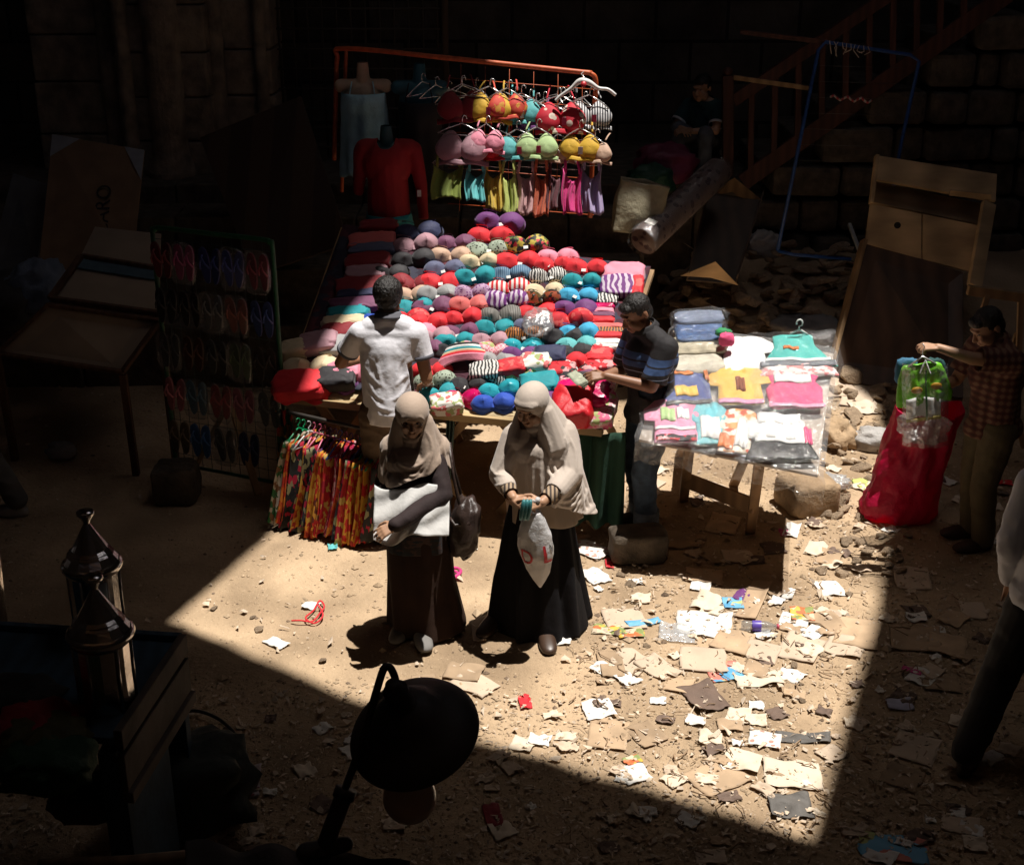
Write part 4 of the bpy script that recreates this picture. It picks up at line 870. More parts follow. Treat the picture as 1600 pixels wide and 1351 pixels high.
F={'red':FM('red',RED),'teal':FM('teal',TEAL),'purple':FM('purple',PURP),'pink':FM('pink',PINK),'beige':FM('beige',BEI),'cream':FM('cream',CREAM),'slate blue':FM('slate',SLATE),'pale grey':FM('grey',GREY),
 'mauve':FM('mauve',MAUVE),'black':FM('black',BLK),'coral':FM('coral',CORAL),'aqua':FM('aqua',AQUA),'royal blue':FM('royal',BLUE),'sky blue':FM('sky',SKY),'plum':FM('plum',PLUM),'dark red':FM('dkred',DKRED),'navy':FM('navy',NAVY),'white':FM('white',WHITE),
 'magenta satin':M('fab_magenta',MAG,.25,scale=5,var=.5,bump=.006,bscale=14),'turquoise satin':M('fab_turq',(.03,.35,.42),.25,scale=5,var=.3,bump=.006,bscale=14),
 'blue striped':M('fab_bstripe',rough=.7,kind='stripe',cols=[(.03,.09,.17),(.14,.24,.34)],scale=22),'zebra striped':M('fab_zebra',rough=.7,kind='zebra',cols=[(.02,.02,.02),(.6,.58,.55)],scale=14),
 'red and white striped':M('fab_rwstripe',rough=.7,kind='stripe',cols=[(.55,.015,.02),(.68,.62,.58)],scale=9),'grey striped':M('fab_gstripe',rough=.7,kind='stripe',cols=[(.06,.055,.05),(.22,.21,.19)],scale=26),
 'leopard print':M('fab_leo',rough=.7,kind='blobs',cols=[(.03,.03,.02),(.30,.36,.28)],scale=42),'dark floral':M('fab_dfloral',rough=.6,kind='cells',cols=[(.01,.01,.01),(.01,.01,.01),(.5,.05,.07),(.01,.01,.01),(.45,.35,.05),(.10,.14,.03)],scale=38),
 'purple lace':M('fab_place',rough=.7,kind='blobs',cols=[(.14,.03,.15),(.40,.26,.38)],scale=46),'pink checked':M('fab_pcheck',rough=.7,kind='check',cols=[(.62,.18,.24),(.72,.5,.5)],scale=52),
 'brown metallic':M('fab_bronze',rough=.25,kind='cells',cols=[(.03,.02,.01),(.10,.06,.02),(.02,.02,.02),(.25,.06,.03)],scale=30),'tiger print':M('fab_tiger',rough=.6,kind='zebra',cols=[(.03,.015,.01),(.42,.15,.03)],scale=16),
 'red floral':M('fab_rfloral',rough=.7,kind='cells',cols=[(.55,.01,.02),(.55,.01,.02),(.65,.10,.09),(.5,.02,.03)],scale=30),'pink floral':M('fab_pfloral',rough=.7,kind='cells',cols=[(.65,.3,.34),(.7,.6,.58),(.6,.1,.2),(.35,.4,.15)],scale=30),
 'white floral':M('fab_wfloral',rough=.7,kind='cells',cols=[(.7,.66,.6),(.7,.66,.6),(.55,.12,.12),(.7,.66,.6),(.3,.35,.14)],scale=30),'black and white':M('fab_bw',rough=.7,kind='zebra',cols=[(.02,.02,.03),(.6,.6,.6)],scale=6),
 'red and black':M('fab_rb',rough=.7,kind='cells',cols=[(.5,.01,.02),(.02,.015,.015),(.5,.01,.02),(.6,.3,.3)],scale=26),'purple and white':M('fab_pw',rough=.7,kind='zebra',cols=[(.13,.02,.16),(.5,.42,.5)],scale=8)}
def cup_mesh(style=0):
    b=MB(); rr,H=.086,.066
    def fn(u,v):
        a=u*6.283; r=math.sin(v*math.pi/2); z=math.cos(v*math.pi/2)**.9
        g=1+.05*math.cos(a*1-1.2)+.015*math.sin(a*5)*v; x=rr*1.06*r*g*math.cos(a); y=rr*r*g*math.sin(a)*(1.02 if math.sin(a)>0 else .9)
        zz=H*z*(1+.16*nz((x*14,y*14,0),1,style*3.7))+.0035*math.exp(-((y+.018+x*x*4)**2)/.00001)*(style%2)+.014*math.exp(-(x**2+(y+.006)**2)/.0011)+.0038*math.exp(-(x*(1 if style%3<2 else .6)+y*(.3-.15*(style%4)))**2/.000012)
        if style==1: zz+=.003*math.cos(math.atan2(y,x)*3)*r
        if style==2: zz+=-.003*math.exp(-(y*90)**2)-.006*nz((x*9,y*9,0),1,3)
        return V((x,y,zz))
    b.grid(fn,28,12,cu=True); b.tube([fn(k/28,1)+V((0,0,.0)) for k in range(28)],.0045,6,True)
    return b.mesh('cup')
def band_mesh(seed):
    rr=random.Random(seed); b=MB()
    b.grid(lambda u,v: V(((u-.5)*.34, -.072+.018*math.cos((u-.5)*12)+(-.016 if v>.5 else .006), .004+.016*(1-v)+.004*math.sin(u*20))),24,3)
    b.box((0,-.03,.018),(.03,.05,.02),None,.008)
    for s in(-1,1):
        q=[V((s*.10,.07,.03)),V((s*(.12+rr.uniform(0,.02)),.085,.02)),V((s*(.09+rr.uniform(-.03,.03)),.095,.012)),V((s*.04,.08+rr.uniform(-.015,.01),.02)),V((s*.03,.05,.03))]
        b.grid(lambda u,v: cr(q,u)+V((0,0,v*.009)),12,1)
        b.grid(lambda u,v: V((s*(.15+.03*math.sin(u*3)),-.05+.10*u,.004+.022*v)),8,1)
    return b.mesh('band')
CUPS=[cup_mesh(k) for k in range(8)]; BANDS=[band_mesh(k) for k in range(4)]
for me in CUPS+BANDS: me.materials.append(F['red'])
tagm=M('card_tag',(.72,.70,.66),.6)
TN=((TC[1]-TC[0]).cross(TC[3]-TC[0])).normalized()
items=[]
def c3(x,y): return(x/3.65+740,y/3.65+320)
def c2(x,y): return(x/3.975+500,y/3.975+320)
def c4(x,y): return(x/2.815+420,y/2.815+560)
BR=[(c3,150,95,240,'purple',24),(c3,100,170,225,'red',16),(c3,80,245,215,'leopard print',4),(c3,300,228,222,'dark floral',12),(c3,485,288,200,'pink',8),(c3,255,315,215,'red',8),(c3,455,338,175,'red',10),(c3,645,350,215,'red',16),
(c3,215,388,200,'blue striped',8),(c3,425,400,200,'zebra striped',2),(c3,620,430,190,'teal',14),(c3,200,465,215,'red and white striped',2),(c3,410,480,200,'cream',4),(c3,600,512,205,'sky blue',8),
(c3,190,540,230,'purple and white',8),(c3,390,530,185,'brown metallic',4),(c3,580,592,212,'purple',12),(c3,370,602,210,'red',4),(c3,155,622,215,'grey striped',6),(c3,550,652,220,'red floral',2),(c3,340,680,190,'slate blue',8),
(c3,125,692,212,'teal',8),(c3,290,735,190,'tiger print',6),(c3,600,725,150,'sky blue',4),(c3,100,768,200,'mauve',4),(c3,280,800,180,'turquoise satin',2),(c3,515,745,150,'black',-6),(c3,110,832,205,'pink checked',4),(c3,275,848,160,'purple',8),
(c3,410,868,165,'black and white',4),(c3,258,902,190,'aqua',4),(c3,135,880,150,'pale grey',10),(c3,385,955,150,'pink floral',-10),(c3,530,900,130,'red',-14),(c3,600,965,170,'red and black',-8),(c3,260,965,170,'white floral',8),(c3,400,1012,200,'teal',-16),(c3,470,940,120,'white',10),
(c3,575,830,140,'black',-12),(c3,590,790,110,'aqua',10),(c3,90,985,140,'zebra striped',6),(c3,150,1048,180,'turquoise satin',-4),(c3,115,1118,165,'royal blue',4),(c3,425,1075,120,'plum',0),
(c2,845,230,195,'plum',10),(c2,815,305,225,'beige',10),(c2,990,348,215,'cream',2),(c2,780,388,220,'slate blue',4),(c2,965,442,235,'teal',-4),(c2,750,468,235,'red',6),(c2,735,545,222,'pale grey',4),(c2,575,548,130,'beige',6),(c2,590,620,110,'teal',6),
(c2,950,545,215,'purple lace',2),(c2,705,628,225,'plum',6),(c2,935,612,225,'coral',6),(c2,890,698,205,'red',2),(c2,680,718,225,'red',4),(c2,550,700,90,'red floral',0),(c2,595,785,110,'pink',4),(c2,872,785,205,'plum',6),(c2,715,815,160,'mauve',4),(c2,848,842,225,'teal',4),
(c2,815,893,190,'black',2),(c2,660,880,140,'plum',30),(c2,975,885,90,'pink floral',4),(c2,890,1190,225,'magenta satin',6),(c2,930,1110,230,'black',6),(c2,745,1170,130,'teal',-20),(c2,700,1015,90,'red',4),(c2,715,1085,90,'leopard print',0),
(c2,620,158,245,'navy',2),(c2,592,242,245,'mauve',2),(c2,585,332,235,'black',2),(c2,590,482,150,'dark red',2),(c2,100,1105,200,'purple',6),(c2,190,1045,180,'pink',0),(c2,440,420,180,'black',0),(c2,450,480,150,'dark red',0),
(c4,190,40,215,'cream',4),(c4,150,130,215,'red',6),(c3,640,265,0,'',0)]
BR=[b for b in BR if b[3]>0]
pts=[]
for (cf,x,y,w_,colr,ang) in BR:
    sc={c2:3.975,c3:3.65,c4:2.815}[cf]; px,py=cf(x,y); pts.append((px,py+6,w_/sc,colr,ang))
pts.sort(key=lambda a:-a[1])
def nb(i,dx,dy):
    x,y=pts[i][:2]; best=None
    for j,q in enumerate(pts):
        if j==i: continue
        ax,ay=q[0]-x,q[1]-y
        if dx: ok=ax*dx>30 and abs(ay)<18
        else: ok=ay*dy>12 and abs(ax)<45
        if ok and (best is None or math.hypot(ax,ay)<best[0]): best=(math.hypot(ax,ay),q[3])
    return best[1] if best else None
labels=[]
def stall_bras():
    used=set()
    for i,(px,py,wp,colr,ang) in enumerate(pts):
        u,v=bilinv(TC,px,py); c=bil(TC,u,v); s=max(.8,min(1.32,(wp/FPX*zdep(c))/.30))
        rr=random.Random(i*7+1)
        fr,rt,lf,bk=nb(i,0,1),nb(i,1,0),nb(i,-1,0),nb(i,0,-1); cand=[]
        if fr: cand.append(f'{colr} bra lying behind the {fr} one')
        if fr and rt: cand.append(f'{colr} bra behind the {fr} one and left of the {rt} one')
        if lf and rt: cand.append(f'{colr} bra between the {lf} one and the {rt} one')
        if bk and fr: cand.append(f'{colr} bra in front of the {bk} one and behind the {fr} one')
        if bk and lf: cand.append(f'{colr} bra in front of the {bk} one, right of the {lf} one')
        side='left' if px<600 else 'middle' if px<760 else 'right'; cand.append(f'{colr} bra on the {side} part of the stall table'); cand.append(f'{colr} bra, number {i+1} counting up from the front of the stall')
        lab=next(k for k in cand if k not in used and (colr not in ('',))); used.add(lab)
        t=empty('bra',c,lab,'bra','bras laid out on the stall table')
        m=frame((0,0,0),V((math.cos(R(-ang)),math.sin(R(-ang))*.6,0)),TN+V((0,-.42,.05))); t.rotation_euler=m.to_euler(); t.location=c+TN*.012+V((0,0,rr.uniform(0,.012))); t.scale=(s,s,s)
        st=rr.randrange(8); mt=F[colr]
        for sx in(-1,1):
            o=bpy.data.objects.new('cup',CUPS[st]); C.objects.link(o); o.parent=t; o.location=(sx*.085,0,0); o.rotation_euler=(rr.uniform(-.30,.22),sx*rr.uniform(-.05,.35),0 if sx>0 else math.pi)
            q=rr.uniform(.93,1.07); o.scale=(q*rr.uniform(.95,1.12),q,q*rr.uniform(.7,1.2)); setmat(o,mt)
        o=bpy.data.objects.new('band',BANDS[rr.randrange(4)]); C.objects.link(o); o.parent=t; setmat(o,mt)
        if rr.random()<.4: bx_=MB().box((rr.uniform(-.03,.03),-.045,.05),(.035,.026,.002),Matrix.Rotation(rr.uniform(-.5,.5),4,'Z')); me=bx_.mesh('price_tag',False); o=link('price_tag',me,tagm,t)
stall_bras()
# folded garments: left column in shadow, right column in the sun
def folded(name,px,py,wpx,hpx,mat,label,grp=None,seed=0,th=.05,ang=0,lift=0,corn=TC,cat='folded garment'):
    u,v=bilinv(corn,px,py); c=bil(corn,u,v); k=zdep(c)/FPX; w_=wpx*k/2; h_=hpx*k/2/.75
    n=((corn[1]-corn[0]).cross(corn[3]-corn[0])).normalized(); m=frame(c+n*(th*.5+lift),V((math.cos(R(-ang)),math.sin(R(-ang)),0)),n)
    o=puff((w_,h_,th),seed,.16,.42,36,16,2.4,m,True).build(name,mat)
    return tag(o,label,cat,grp)
Lf=[(370,135,235,60,'dark red'),(330,225,285,80,'coral'),(325,278,275,55,'slate blue'),(300,352,280,80,'dark red'),(290,428,262,75,'mauve'),(250,505,290,90,'dark red'),(240,562,270,45,'navy'),(220,622,310,65,'plum'),(180,672,260,60,'teal'),(155,728,270,60,'cream'),(140,785,270,75,'dark red'),(325,732,95,70,'royal blue'),(300,770,80,40,'pink'),(90,870,200,90,'pale grey')]
for i,(x,y,w_,h_,cl) in enumerate(Lf):
    px,py=c2(x,y); o_=['topmost','second','third','fourth','fifth','sixth','seventh','eighth','ninth','tenth','eleventh']
    lab=f'{cl} folded lingerie pile, {o_[i]} from the back in the shaded left column' if i<11 else f'{cl} folded garment beside the shaded left column near the seller'
    folded('folded_garment',px,py+6,w_/3.975,h_/3.975*1.25,F[cl],lab,'folded garments at the shaded left end',i,.05,2)
    if i<11:
        u,v=bilinv(TC,px+5,py-2); c=bil(TC,u,v); fm=frame(c+TN*.085,(1,.1,0),TN+V((0,-.5,0))); MB().box((0,0,0),(.05,.035,.003),fm)
Rt=[(860,395,225,80,'pink',.05,0),(825,470,200,95,'purple and white',.05,0),(935,480,70,110,'red floral',.05,0),(765,535,120,50,'zebra striped',.03,0),(745,580,120,22,'magenta satin',.03,0),(740,605,125,22,'pink',.03,0),(738,630,130,22,'plum',.03,0),(735,658,135,26,'red',.03,0),
 (760,695,210,24,'coral',.03,0),(755,718,220,24,'tiger print',.03,0),(752,745,215,26,'red',.03,0),(745,785,200,26,'white',.03,0),(740,812,190,24,'white floral',.03,0),(690,840,200,50,'red floral',.03,0),(720,880,150,30,'red',.04,0),(720,925,190,40,'red and black',.04,0)]
nm=['pale pink folded briefs with a white tag at the back right corner','purple and dark print briefs folded behind the head of the man in jeans','red print briefs at the right rear table corner','black and white briefs left of the head of the man in jeans']
for i,(x,y,w_,h_,cl,th,lf_) in enumerate(Rt):
    px,py=c3(x,y); lab=nm[i] if i<4 else f'{"first second third fourth fifth sixth seventh eighth ninth tenth eleventh twelfth".split()[i-4]} layer of folded briefs from the back, {cl}'
    folded('folded_briefs',px,py+4,w_/3.65,h_/3.65*1.3,F[cl],lab,'folded briefs in the right column',40+i,th,8)
for i,(x,y,w_,h_,cl,th,lf_,lab) in enumerate([(640,1150,330,200,'pink floral',.07,0,'pink printed pile under the red bag at the right front corner'),(635,1120,290,130,'magenta satin',.05,.08,'magenta folded pack under the red bag at the table corner'),(650,1060,300,60,'pink checked',.05,.07,'pale pink striped briefs behind the red bag'),(640,1035,250,40,'black',.04,.09,'black folded strip behind the red bag')]):
    px,py=c3(x,y); folded('folded_pack',px,py+6,w_/3.65,h_/3.65*1.1,F[cl],lab,None,70+i,th,10,lf_)
px,py=c3(575,1212); folded('red_parcel',px,py,62,48,M('fab_red_bag',(.58,.01,.02),.5,scale=5,var=.15,bump=.01,bscale=10),'plump bright red packet overhanging the right front table corner',None,90,.10,6,.04,cat='packet')
# nested stack of cups showing coloured edges
def nested():
    px,py=c2(905,1000); u,v=bilinv(TC,px,py); c=bil(TC,u,v); t=empty('nested_bras',c,'nested stack of pink, red, cream and teal cups lying on its side','stack of bras')
    fm=frame(c+TN*.05,V((1,.15,0)),TN+V((.1,-.5,.1)))
    for k,(cl,r_) in enumerate((('pink',.150),('red',.138),('cream',.126),('teal',.114),('white',.104),('black',.094))):
        b=MB().grid(lambda u,v: fm@V((math.cos(math.pi*(.02+.96*u))*r_*1.15,(.02+.02*k)-.09*(1-v)*1.0-.012*k*0+.05*math.sin(math.pi*u)*(1-v),math.sin(math.pi*(.02+.96*u))*r_*.62*(.65+.35*v)-.015)) ,28,5)
        b.build('cup_layer',F[cl],t,sol=.010)
nested()
# loose hat-like cups at the left front, twisted cord and price cards
def draped(name,px,py,wpx,mat,label,seed,corn=TC,th=.06,hp=None,cat='garment'): return folded(name,px,py,wpx,hp or wpx*.5,mat,label,None,seed,th,random.Random(seed).uniform(-12,12),.02,corn,cat)
draped('crumpled_top',462,556,46,F['cream'],'crumpled cream lace top at the far left of the sunny edge',31)
draped('crumpled_top',500,545,60,F['mauve'],'crumpled mauve top behind the cream bra at the left edge',32)
draped('crumpled_top',528,600,60,F['black'],'crumpled black top beside the purple bra, left of the seller',33)
draped('crumpled_top',470,610,80,F['red'],'bright red top spilling over the left front table edge',34)
draped('crumpled_top',540,590,50,F['pink'],'pink top pushed against the elbow of the white polo seller',36)
draped('crumpled_top',880,590,44,F['red and black'],'red and black printed top in front of the banknotes',37)
draped('crumpled_top',838,578,50,F['white floral'],'white flowered top in the middle of the messy front heap',38)
draped('crumpled_top',800,585,46,F['red floral'],'red flowered top left of the white floral heap',39)
draped('crumpled_top',760,590,50,F['zebra striped'],'zebra print top crumpled near the nested cups',41)
draped('crumpled_top',860,565,50,F['navy'],'navy top crumpled beside the black lace bra',42)
draped('crumpled_top',905,610,60,F['plum'],'dark plum top under the hands of the man in jeans',43)
draped('crumpled_top',845,610,60,F['teal'],'teal strappy top behind the taller woman',44)
draped('crumpled_top',700,640,50,F['white floral'],'white flowered scarf at the table edge right of the seller',45)
draped('crumpled_top',850,640,54,F['purple'],'purple top tucked behind the taller woman shoulder',46)
film=plastic_film('clear_film')
u,v=bilinv(TC,842,520); c=bil(TC,u,v)
tag(puff((.10,.11,.05),3,.35,.8,30,18,3,frame(c+TN*.10,(1,0,0),TN)).build('plastic_bag',film),'crumpled clear plastic bag lying over the bras in the middle of the table','plastic bag')
# ---------------- the floral skirts on hangers ----------------
flo=[M('floral_'+str(k),rough=.8,kind='cells',cols=c,scale=s,stretch=(1,1,.6)) for k,(c,s) in enumerate([
 ([(.03,.14,.04),(.5,.42,.34),(.03,.12,.04),(.22,.10,.04),(.55,.5,.4)],40),([(.55,.10,.01),(.5,.03,.01),(.6,.2,.02),(.4,.02,.01)],44),([(.01,.01,.012),(.02,.02,.02),(.3,.28,.14),(.015,.012,.01),(.45,.01,.04)],34),
 ([(.6,.28,.02),(.5,.08,.01),(.62,.35,.05),(.35,.02,.01)],44),([(.012,.01,.02),(.4,.01,.06),(.02,.02,.03),(.2,.22,.12)],40),([(.6,.25,.02),(.12,.02,.01),(.62,.30,.04),(.5,.02,.01)],47),([(.5,.01,.02),(.55,.05,.02),(.4,.01,.03),(.6,.4,.1)],40),([(.45,.01,.08),(.55,.3,.32),(.3,.01,.05)],51),([(.5,.02,.01),(.58,.25,.02),(.5,.01,.01),(.62,.32,.03)],37)])]
for m_ in flo: thin(m_,.2)
flo_n=['green and white flowered','orange and red flowered','black palm printed','yellow flowered','dark purple flowered','amber flowered','red flowered','pink flowered','red and gold palm printed']
hcol=[('green',(.0,.22,.08)),('white',(.5,.5,.5)),('pink',(.5,.10,.18)),('purple',(.12,.03,.2)),('blue',(.03,.08,.3)),('red',(.4,.02,.04))]
hm={n:M('hanger_'+n,c,.35) for n,c in hcol}
def hanger(c,hn,label,yaw=0,w_=.36):
    t=empty('hanger',c,label,'hanger','hangers carrying the floral skirts'); b=MB(); T=Matrix.Translation(c)@Matrix.Rotation(yaw,4,'Z')
    b.tube([T@V(p) for p in((-w_/2,0,-.09),(-w_*.3,0,-.05),(0,0,0),(w_*.3,0,-.05),(w_/2,0,-.09))],.006,6); b.tube([T@V(p) for p in((-w_/2,0,-.09),(w_/2,0,-.095))],.005,6)
    b.build('hanger_arms',hm[hn],t); h=MB(); h.tube([T@V((.022*math.sin(a),0,.045-.022*math.cos(a))) for a in[0,.8,1.6,2.4,3.2,4.0,4.6]]+[],.004,6); h.tube([T@V((0,0,0)),T@V((0,0,.024))],.004,6); h.build('hook',hm[hn],t)
nth='first second third fourth fifth sixth seventh eighth ninth tenth eleventh twelfth thirteenth fourteenth fifteenth sixteenth seventeenth eighteenth'.split()
def skirts():
    A=G(470,645,.90); A.y=8.33; a=AY(462,650,8.36); z0=AY(462,652,8.36)
    n=17
    p0=AY(466,668,8.28); p1=AY(600,706,7.98)
    MB_=MB().tube([p0+V((-.06,0,.11)),p1+V((.08,0,.11))],.014,8); tag(MB_.build('hanging_rail',M('iron_rail',(.1,.09,.08),.5,metal=.6)),'thin iron rail under the left table edge that carries the floral skirts','rail')
    for k in range(n):
        f_=k/(n-1); c=mix(p0,p1,f_); rr=random.Random(k+50); mi=[0,1,2,3,2,4,3,5,6,7,1,4,6,8,3,8,2][k]
        bot=AY(mix(452,592,f_),mix(800,838,f_)+rr.uniform(-8,8),c.y); L=c.z-bot.z
        hn=hcol[[0,0,1,2,2,2,3,3,4,2,3,5,4,0,4,0,5][k]][0]; yaw=R(62+rr.uniform(-10,10))
        lab=f'{nth[k]} skirt from the left on the rail, {flo_n[mi]}'; 
        def fn(u,v):
            a=u*6.283; w1=.150+.05*v; d1=.018+.030*v; q=1+.45*v*math.sin(a*9+k*2)+.2*nz((math.cos(a)*2,math.sin(a)*2,v*2),1,k)
            x=math.cos(a)*w1*(1+.1*math.sin(a*9+k)*v); y=math.sin(a)*d1*q+.012*math.sin(v*4+k)
            cy,sy=math.cos(yaw),math.sin(yaw); return c+V((x*cy-y*sy+ (bot.x-c.x)*v,x*sy+y*cy,-.055-(L-.055)*v+.015*math.sin(a*5+k)*v))
        tag(MB().grid(fn,56,14,cu=True).build('floral_skirt',flo[mi],sol=.002),lab,'skirt','floral skirts hanging in a row under the stall')
        hanger(c+V((0,0,0)),hn,f'{nth[k]} hanger from the left on the rail, {hn}',yaw,.30)
    # darker pieces at both ends
    dk=M('floral_dark',rough=.85,kind='cells',cols=[(.012,.02,.01),(.012,.02,.01),(.02,.09,.03),(.35,.14,.02),(.012,.02,.01),(.4,.03,.02)],scale=14)
    def hang(x0,x1,yt,yb,Y,mat,lab,s):
        a,b_=AY(x0,yt,Y),AY(x1,yt,Y); L=a.z-AY(x0,yb,Y).z
        o=MB().grid(lambda u,v: mix(a,b_,u)+V((.02*math.sin(v*3+s),-.05*math.sin(u*14+s+v)*(.4+v*.6),-L*v+.02*math.sin(u*9)*v)),40,16).build('hanging_dress',mat,sol=.004)
        tag(o,lab,'dress')
    hang(427,452,640,782,8.55,dk,'dark green dress with orange flowers hanging at the left end of the rail',1)
    hang(694,706,650,800,8.3,M('grey_green_cloth',(.06,.10,.09),.8),'thin grey green dress hanging right of the shorter woman',2)
    hang(664,692,700,805,8.25,flo[5],'orange flowered dress partly hidden behind the shorter woman',3)
skirts()
# ---------------- the orange clothes rack behind the stall ----------------
RY=10.55
wire=M('hanger_wire',(.75,.75,.74),.25,metal=.7)
def rack():
    t=empty('clothes_rack',AY(735,300,RY),'orange tubular clothes rack standing behind the stall','clothes rack')
    om=M('orange_paint',(.50,.10,.03),.45,scale=20,var=.25)
    q=[AY(522,250,RY+.3),AY(525,140,RY+.2),AY(527,92,RY+.15),AY(540,76,RY+.1),AY(700,91,RY),AY(900,112,RY-.1),AY(922,115,RY-.1),AY(931,128,RY-.1),AY(928,180,RY-.1),AY(922,340,RY-.12)]
    MB().tube([cr(q,k/60) for k in range(61)],.019,8).build('frame_tube',om,t)
    MB().tube([AY(541,76,RY+.15),AY(538,150,RY+.2),AY(534,300,RY+.2)],.015,8).build('rear_post',om,t)
    b=MB()
    for k in range(8): y=140+k*28; b.tube([AY(700,y-18,RY+.12),AY(928,y,RY+.02)],.0035,5)
    for k in range(6): x=720+k*38; b.tube([AY(x,98+(x-700)*.105,RY+.1),AY(x-2,330,RY+.1)],.002,5)
    b.build('mesh_wires',om,t)
rack()
def whanger(px,py,w_,tilt,label,mat=wire,r=.0035,Y=RY-.12,yaw=0,loop=False):
    c=AY(px,py,Y); T=Matrix.Translation(c)@Matrix.Rotation(yaw,4,'Z')@Matrix.Rotation(tilt,4,'Y'); b=MB()
    b.tube([T@V(p) for p in((-w_/2,0,-.075),(-w_*.28,0,-.03),(0,0,.012),(w_*.28,0,-.03),(w_/2,0,-.075))],r*1.3,6)
    b.tube([T@V((-w_/2,0,-.075)),T@V((w_/2,0,-.078))],r,6)
    b.tube([T@V((0,0,.01)),T@V((0,0,.05))]+[T@V((.016-.016*math.cos(a),0,.05+.02*math.sin(a))) for a in(.6,1.3,2.0,2.8,3.4)],r,6)
    return tag(b.build('wire_hanger',mat),label,'hanger','hangers on the orange rack')
def bra_hung(px,py,wpx,mat,label,seed,Y=RY-.16,yaw=.0,deep=1.0,strap=1.0):
    """a bra hanging: two cups facing the camera, band below, straps rising to a hanger"""
    rr=random.Random(seed); c=AY(px,py,Y); k=zdep(c)/FPX; W=wpx*k*1.2
    t=empty('hanging_bra',c,label,'bra','bras hanging on the orange rack'); T=Matrix.Translation(c)@Matrix.Rotation(yaw,4,'Z')@Matrix.Rotation(-.5,4,'X')
    r=W*.29
    for s in(-1,1):
        def fn(u,v):
            a=u*6.283; rad=math.sin(v*math.pi/2); dd=math.cos(v*math.pi/2)**.8
            up=max(0,math.sin(a)); x=r*rad*math.cos(a)*(1-.25*up); z=r*rad*(math.sin(a)*.95+.30*up**3)
            return T@V((s*r*.84+x,-dd*r*.60-.004*math.sin(a*3)*rad,z*deep))
        MB().grid(fn,28,10,cu=True).build('cup',mat,t,sol=.003)
    b=MB().grid(lambda u,v: T@V(((u-.5)*W*1.08,-.03*math.sin(u*3.14)+.03*(abs(u-.5)*2)**2-.012*math.sin(u*14+seed),-r*(.85+.38*v)*deep+.02*abs(u-.5))),20,3); b.build('band',mat,t,sol=.003)
    s_=MB()
    for s in(-1,1):
        s_=MB()
        a=V((s*r*1.0,-.02,r*1.4*deep)); e=V((s*r*(.8+rr.uniform(-.3,.5)),.02,r*(2.3*strap+rr.uniform(0,.4))))
        s_.grid(lambda u,v: T@(mix(a,e,u)+V((v*.012-.006,-.01*math.sin(u*3),0))),8,1)
        s_.build('strap',mat,t,sol=.002)
    if rr.random()<.5: q=MB().box(T@V((s*r*.2,-r*.9,-r*.5)),(.035,.003,.055)); q.build('price_tag',M('pink_tag',(.6,.05,.14),.5) if rr.random()<.6 else tagm,t,False)
    if deep>0: whanger(px,py-wpx*.56*strap,W*.95,rr.uniform(-.1,.1),('wire hanger carrying the '+label.split(' bra')[0]+' bra')[:90],Y=Y,yaw=yaw+rr.uniform(-.3,.3))
rows=[(722,168,62,'dark red','dark red flower trimmed'),(765,170,58,None,'yellow cupped'),(793,168,50,None,'orange red'),(815,176,50,'aqua','pale turquoise printed'),(838,186,46,'purple','purple'),(876,186,62,None,'red flower printed'),(921,182,56,None,'black and white striped'),
 (722,232,66,'mauve','large greyish pink'),(760,222,46,'pink','hot pink'),(781,233,48,'red','small red'),(808,232,50,'aqua','aqua blue dotted'),(839,230,52,None,'pale green'),(872,238,46,'beige','beige with flower'),(906,232,52,None,'bright yellow'),(930,240,42,'beige','beige cream')]
yel=FM('yellow',(.60,.36,.02)); orr=M('fab_orangered',rough=.7,kind='cells',cols=[(.55,.06,.03),(.55,.06,.03),(.55,.25,.03),(.55,.04,.03)],scale=30); rfl=M('fab_redfl',rough=.7,kind='blobs',cols=[(.7,.6,.5),(.52,.01,.03)],scale=14); bws=M('fab_bws',rough=.7,kind='stripe',cols=[(.02,.02,.03),(.65,.65,.65)],scale=16); pg=FM('palegreen',(.40,.55,.25))
mm_={'yellow cupped':yel,'orange red':orr,'red flower printed':rfl,'black and white striped':bws,'pale green':pg,'bright yellow':yel}
for i,(px,py,w_,cl,nm_) in enumerate(rows):
    bra_hung(px,py,w_,mm_.get(nm_) or F[cl],f'{nm_} bra hanging in the {"top" if i<7 else "middle"} row of the orange rack',i+3,RY-.16-.03*(i%3)-(.12 if i>6 else 0),random.Random(i).uniform(-.35,.25))
def vest(px0,px1,py0,py1,mat,label,seed,Y=RY-.16,drop=.3,name='camisole'):
    """a short top with straps hanging from a hanger"""
    rr=random.Random(seed); 
    def fn(u,v):
        x=mix(px0,px1,u)+2*math.sin(v*5+seed); top=py0+(py1-py0)*drop*math.sin(math.pi*u)**.7*1.0
        p=AY(x,mix(top,py1+3*math.sin(u*7+seed),v),Y); return p+V((0,-.11*v-.022*math.sin(u*12+seed+v)-.02*math.sin(math.pi*u)-.01*math.sin(u*29+v*4),0))
    t=empty(name,AY((px0+px1)/2,py1,Y),label,'top'); MB().grid(fn,26,12).build('bodice',mat,t,sol=.004)
    s=MB()
    for u in(.12,.88):
        a=fn(u,0); x=mix(px0,px1,u); e=AY(x+(2 if u<.5 else -2),py0-12,Y); s.grid(lambda q,v: mix(a,e,q)+V((v*.022-.011,-.01*math.sin(q*4),0)),6,1)
    s.build('strap',mat,t,sol=.003)
    whanger((px0+px1)/2,py0-13,abs(AY(px1,py0,Y).x-AY(px0,py0,Y).x)*1.0,rr.uniform(-.08,.08),'wire hanger carrying the '+label.split(' hanging')[0],Y=Y+.01)
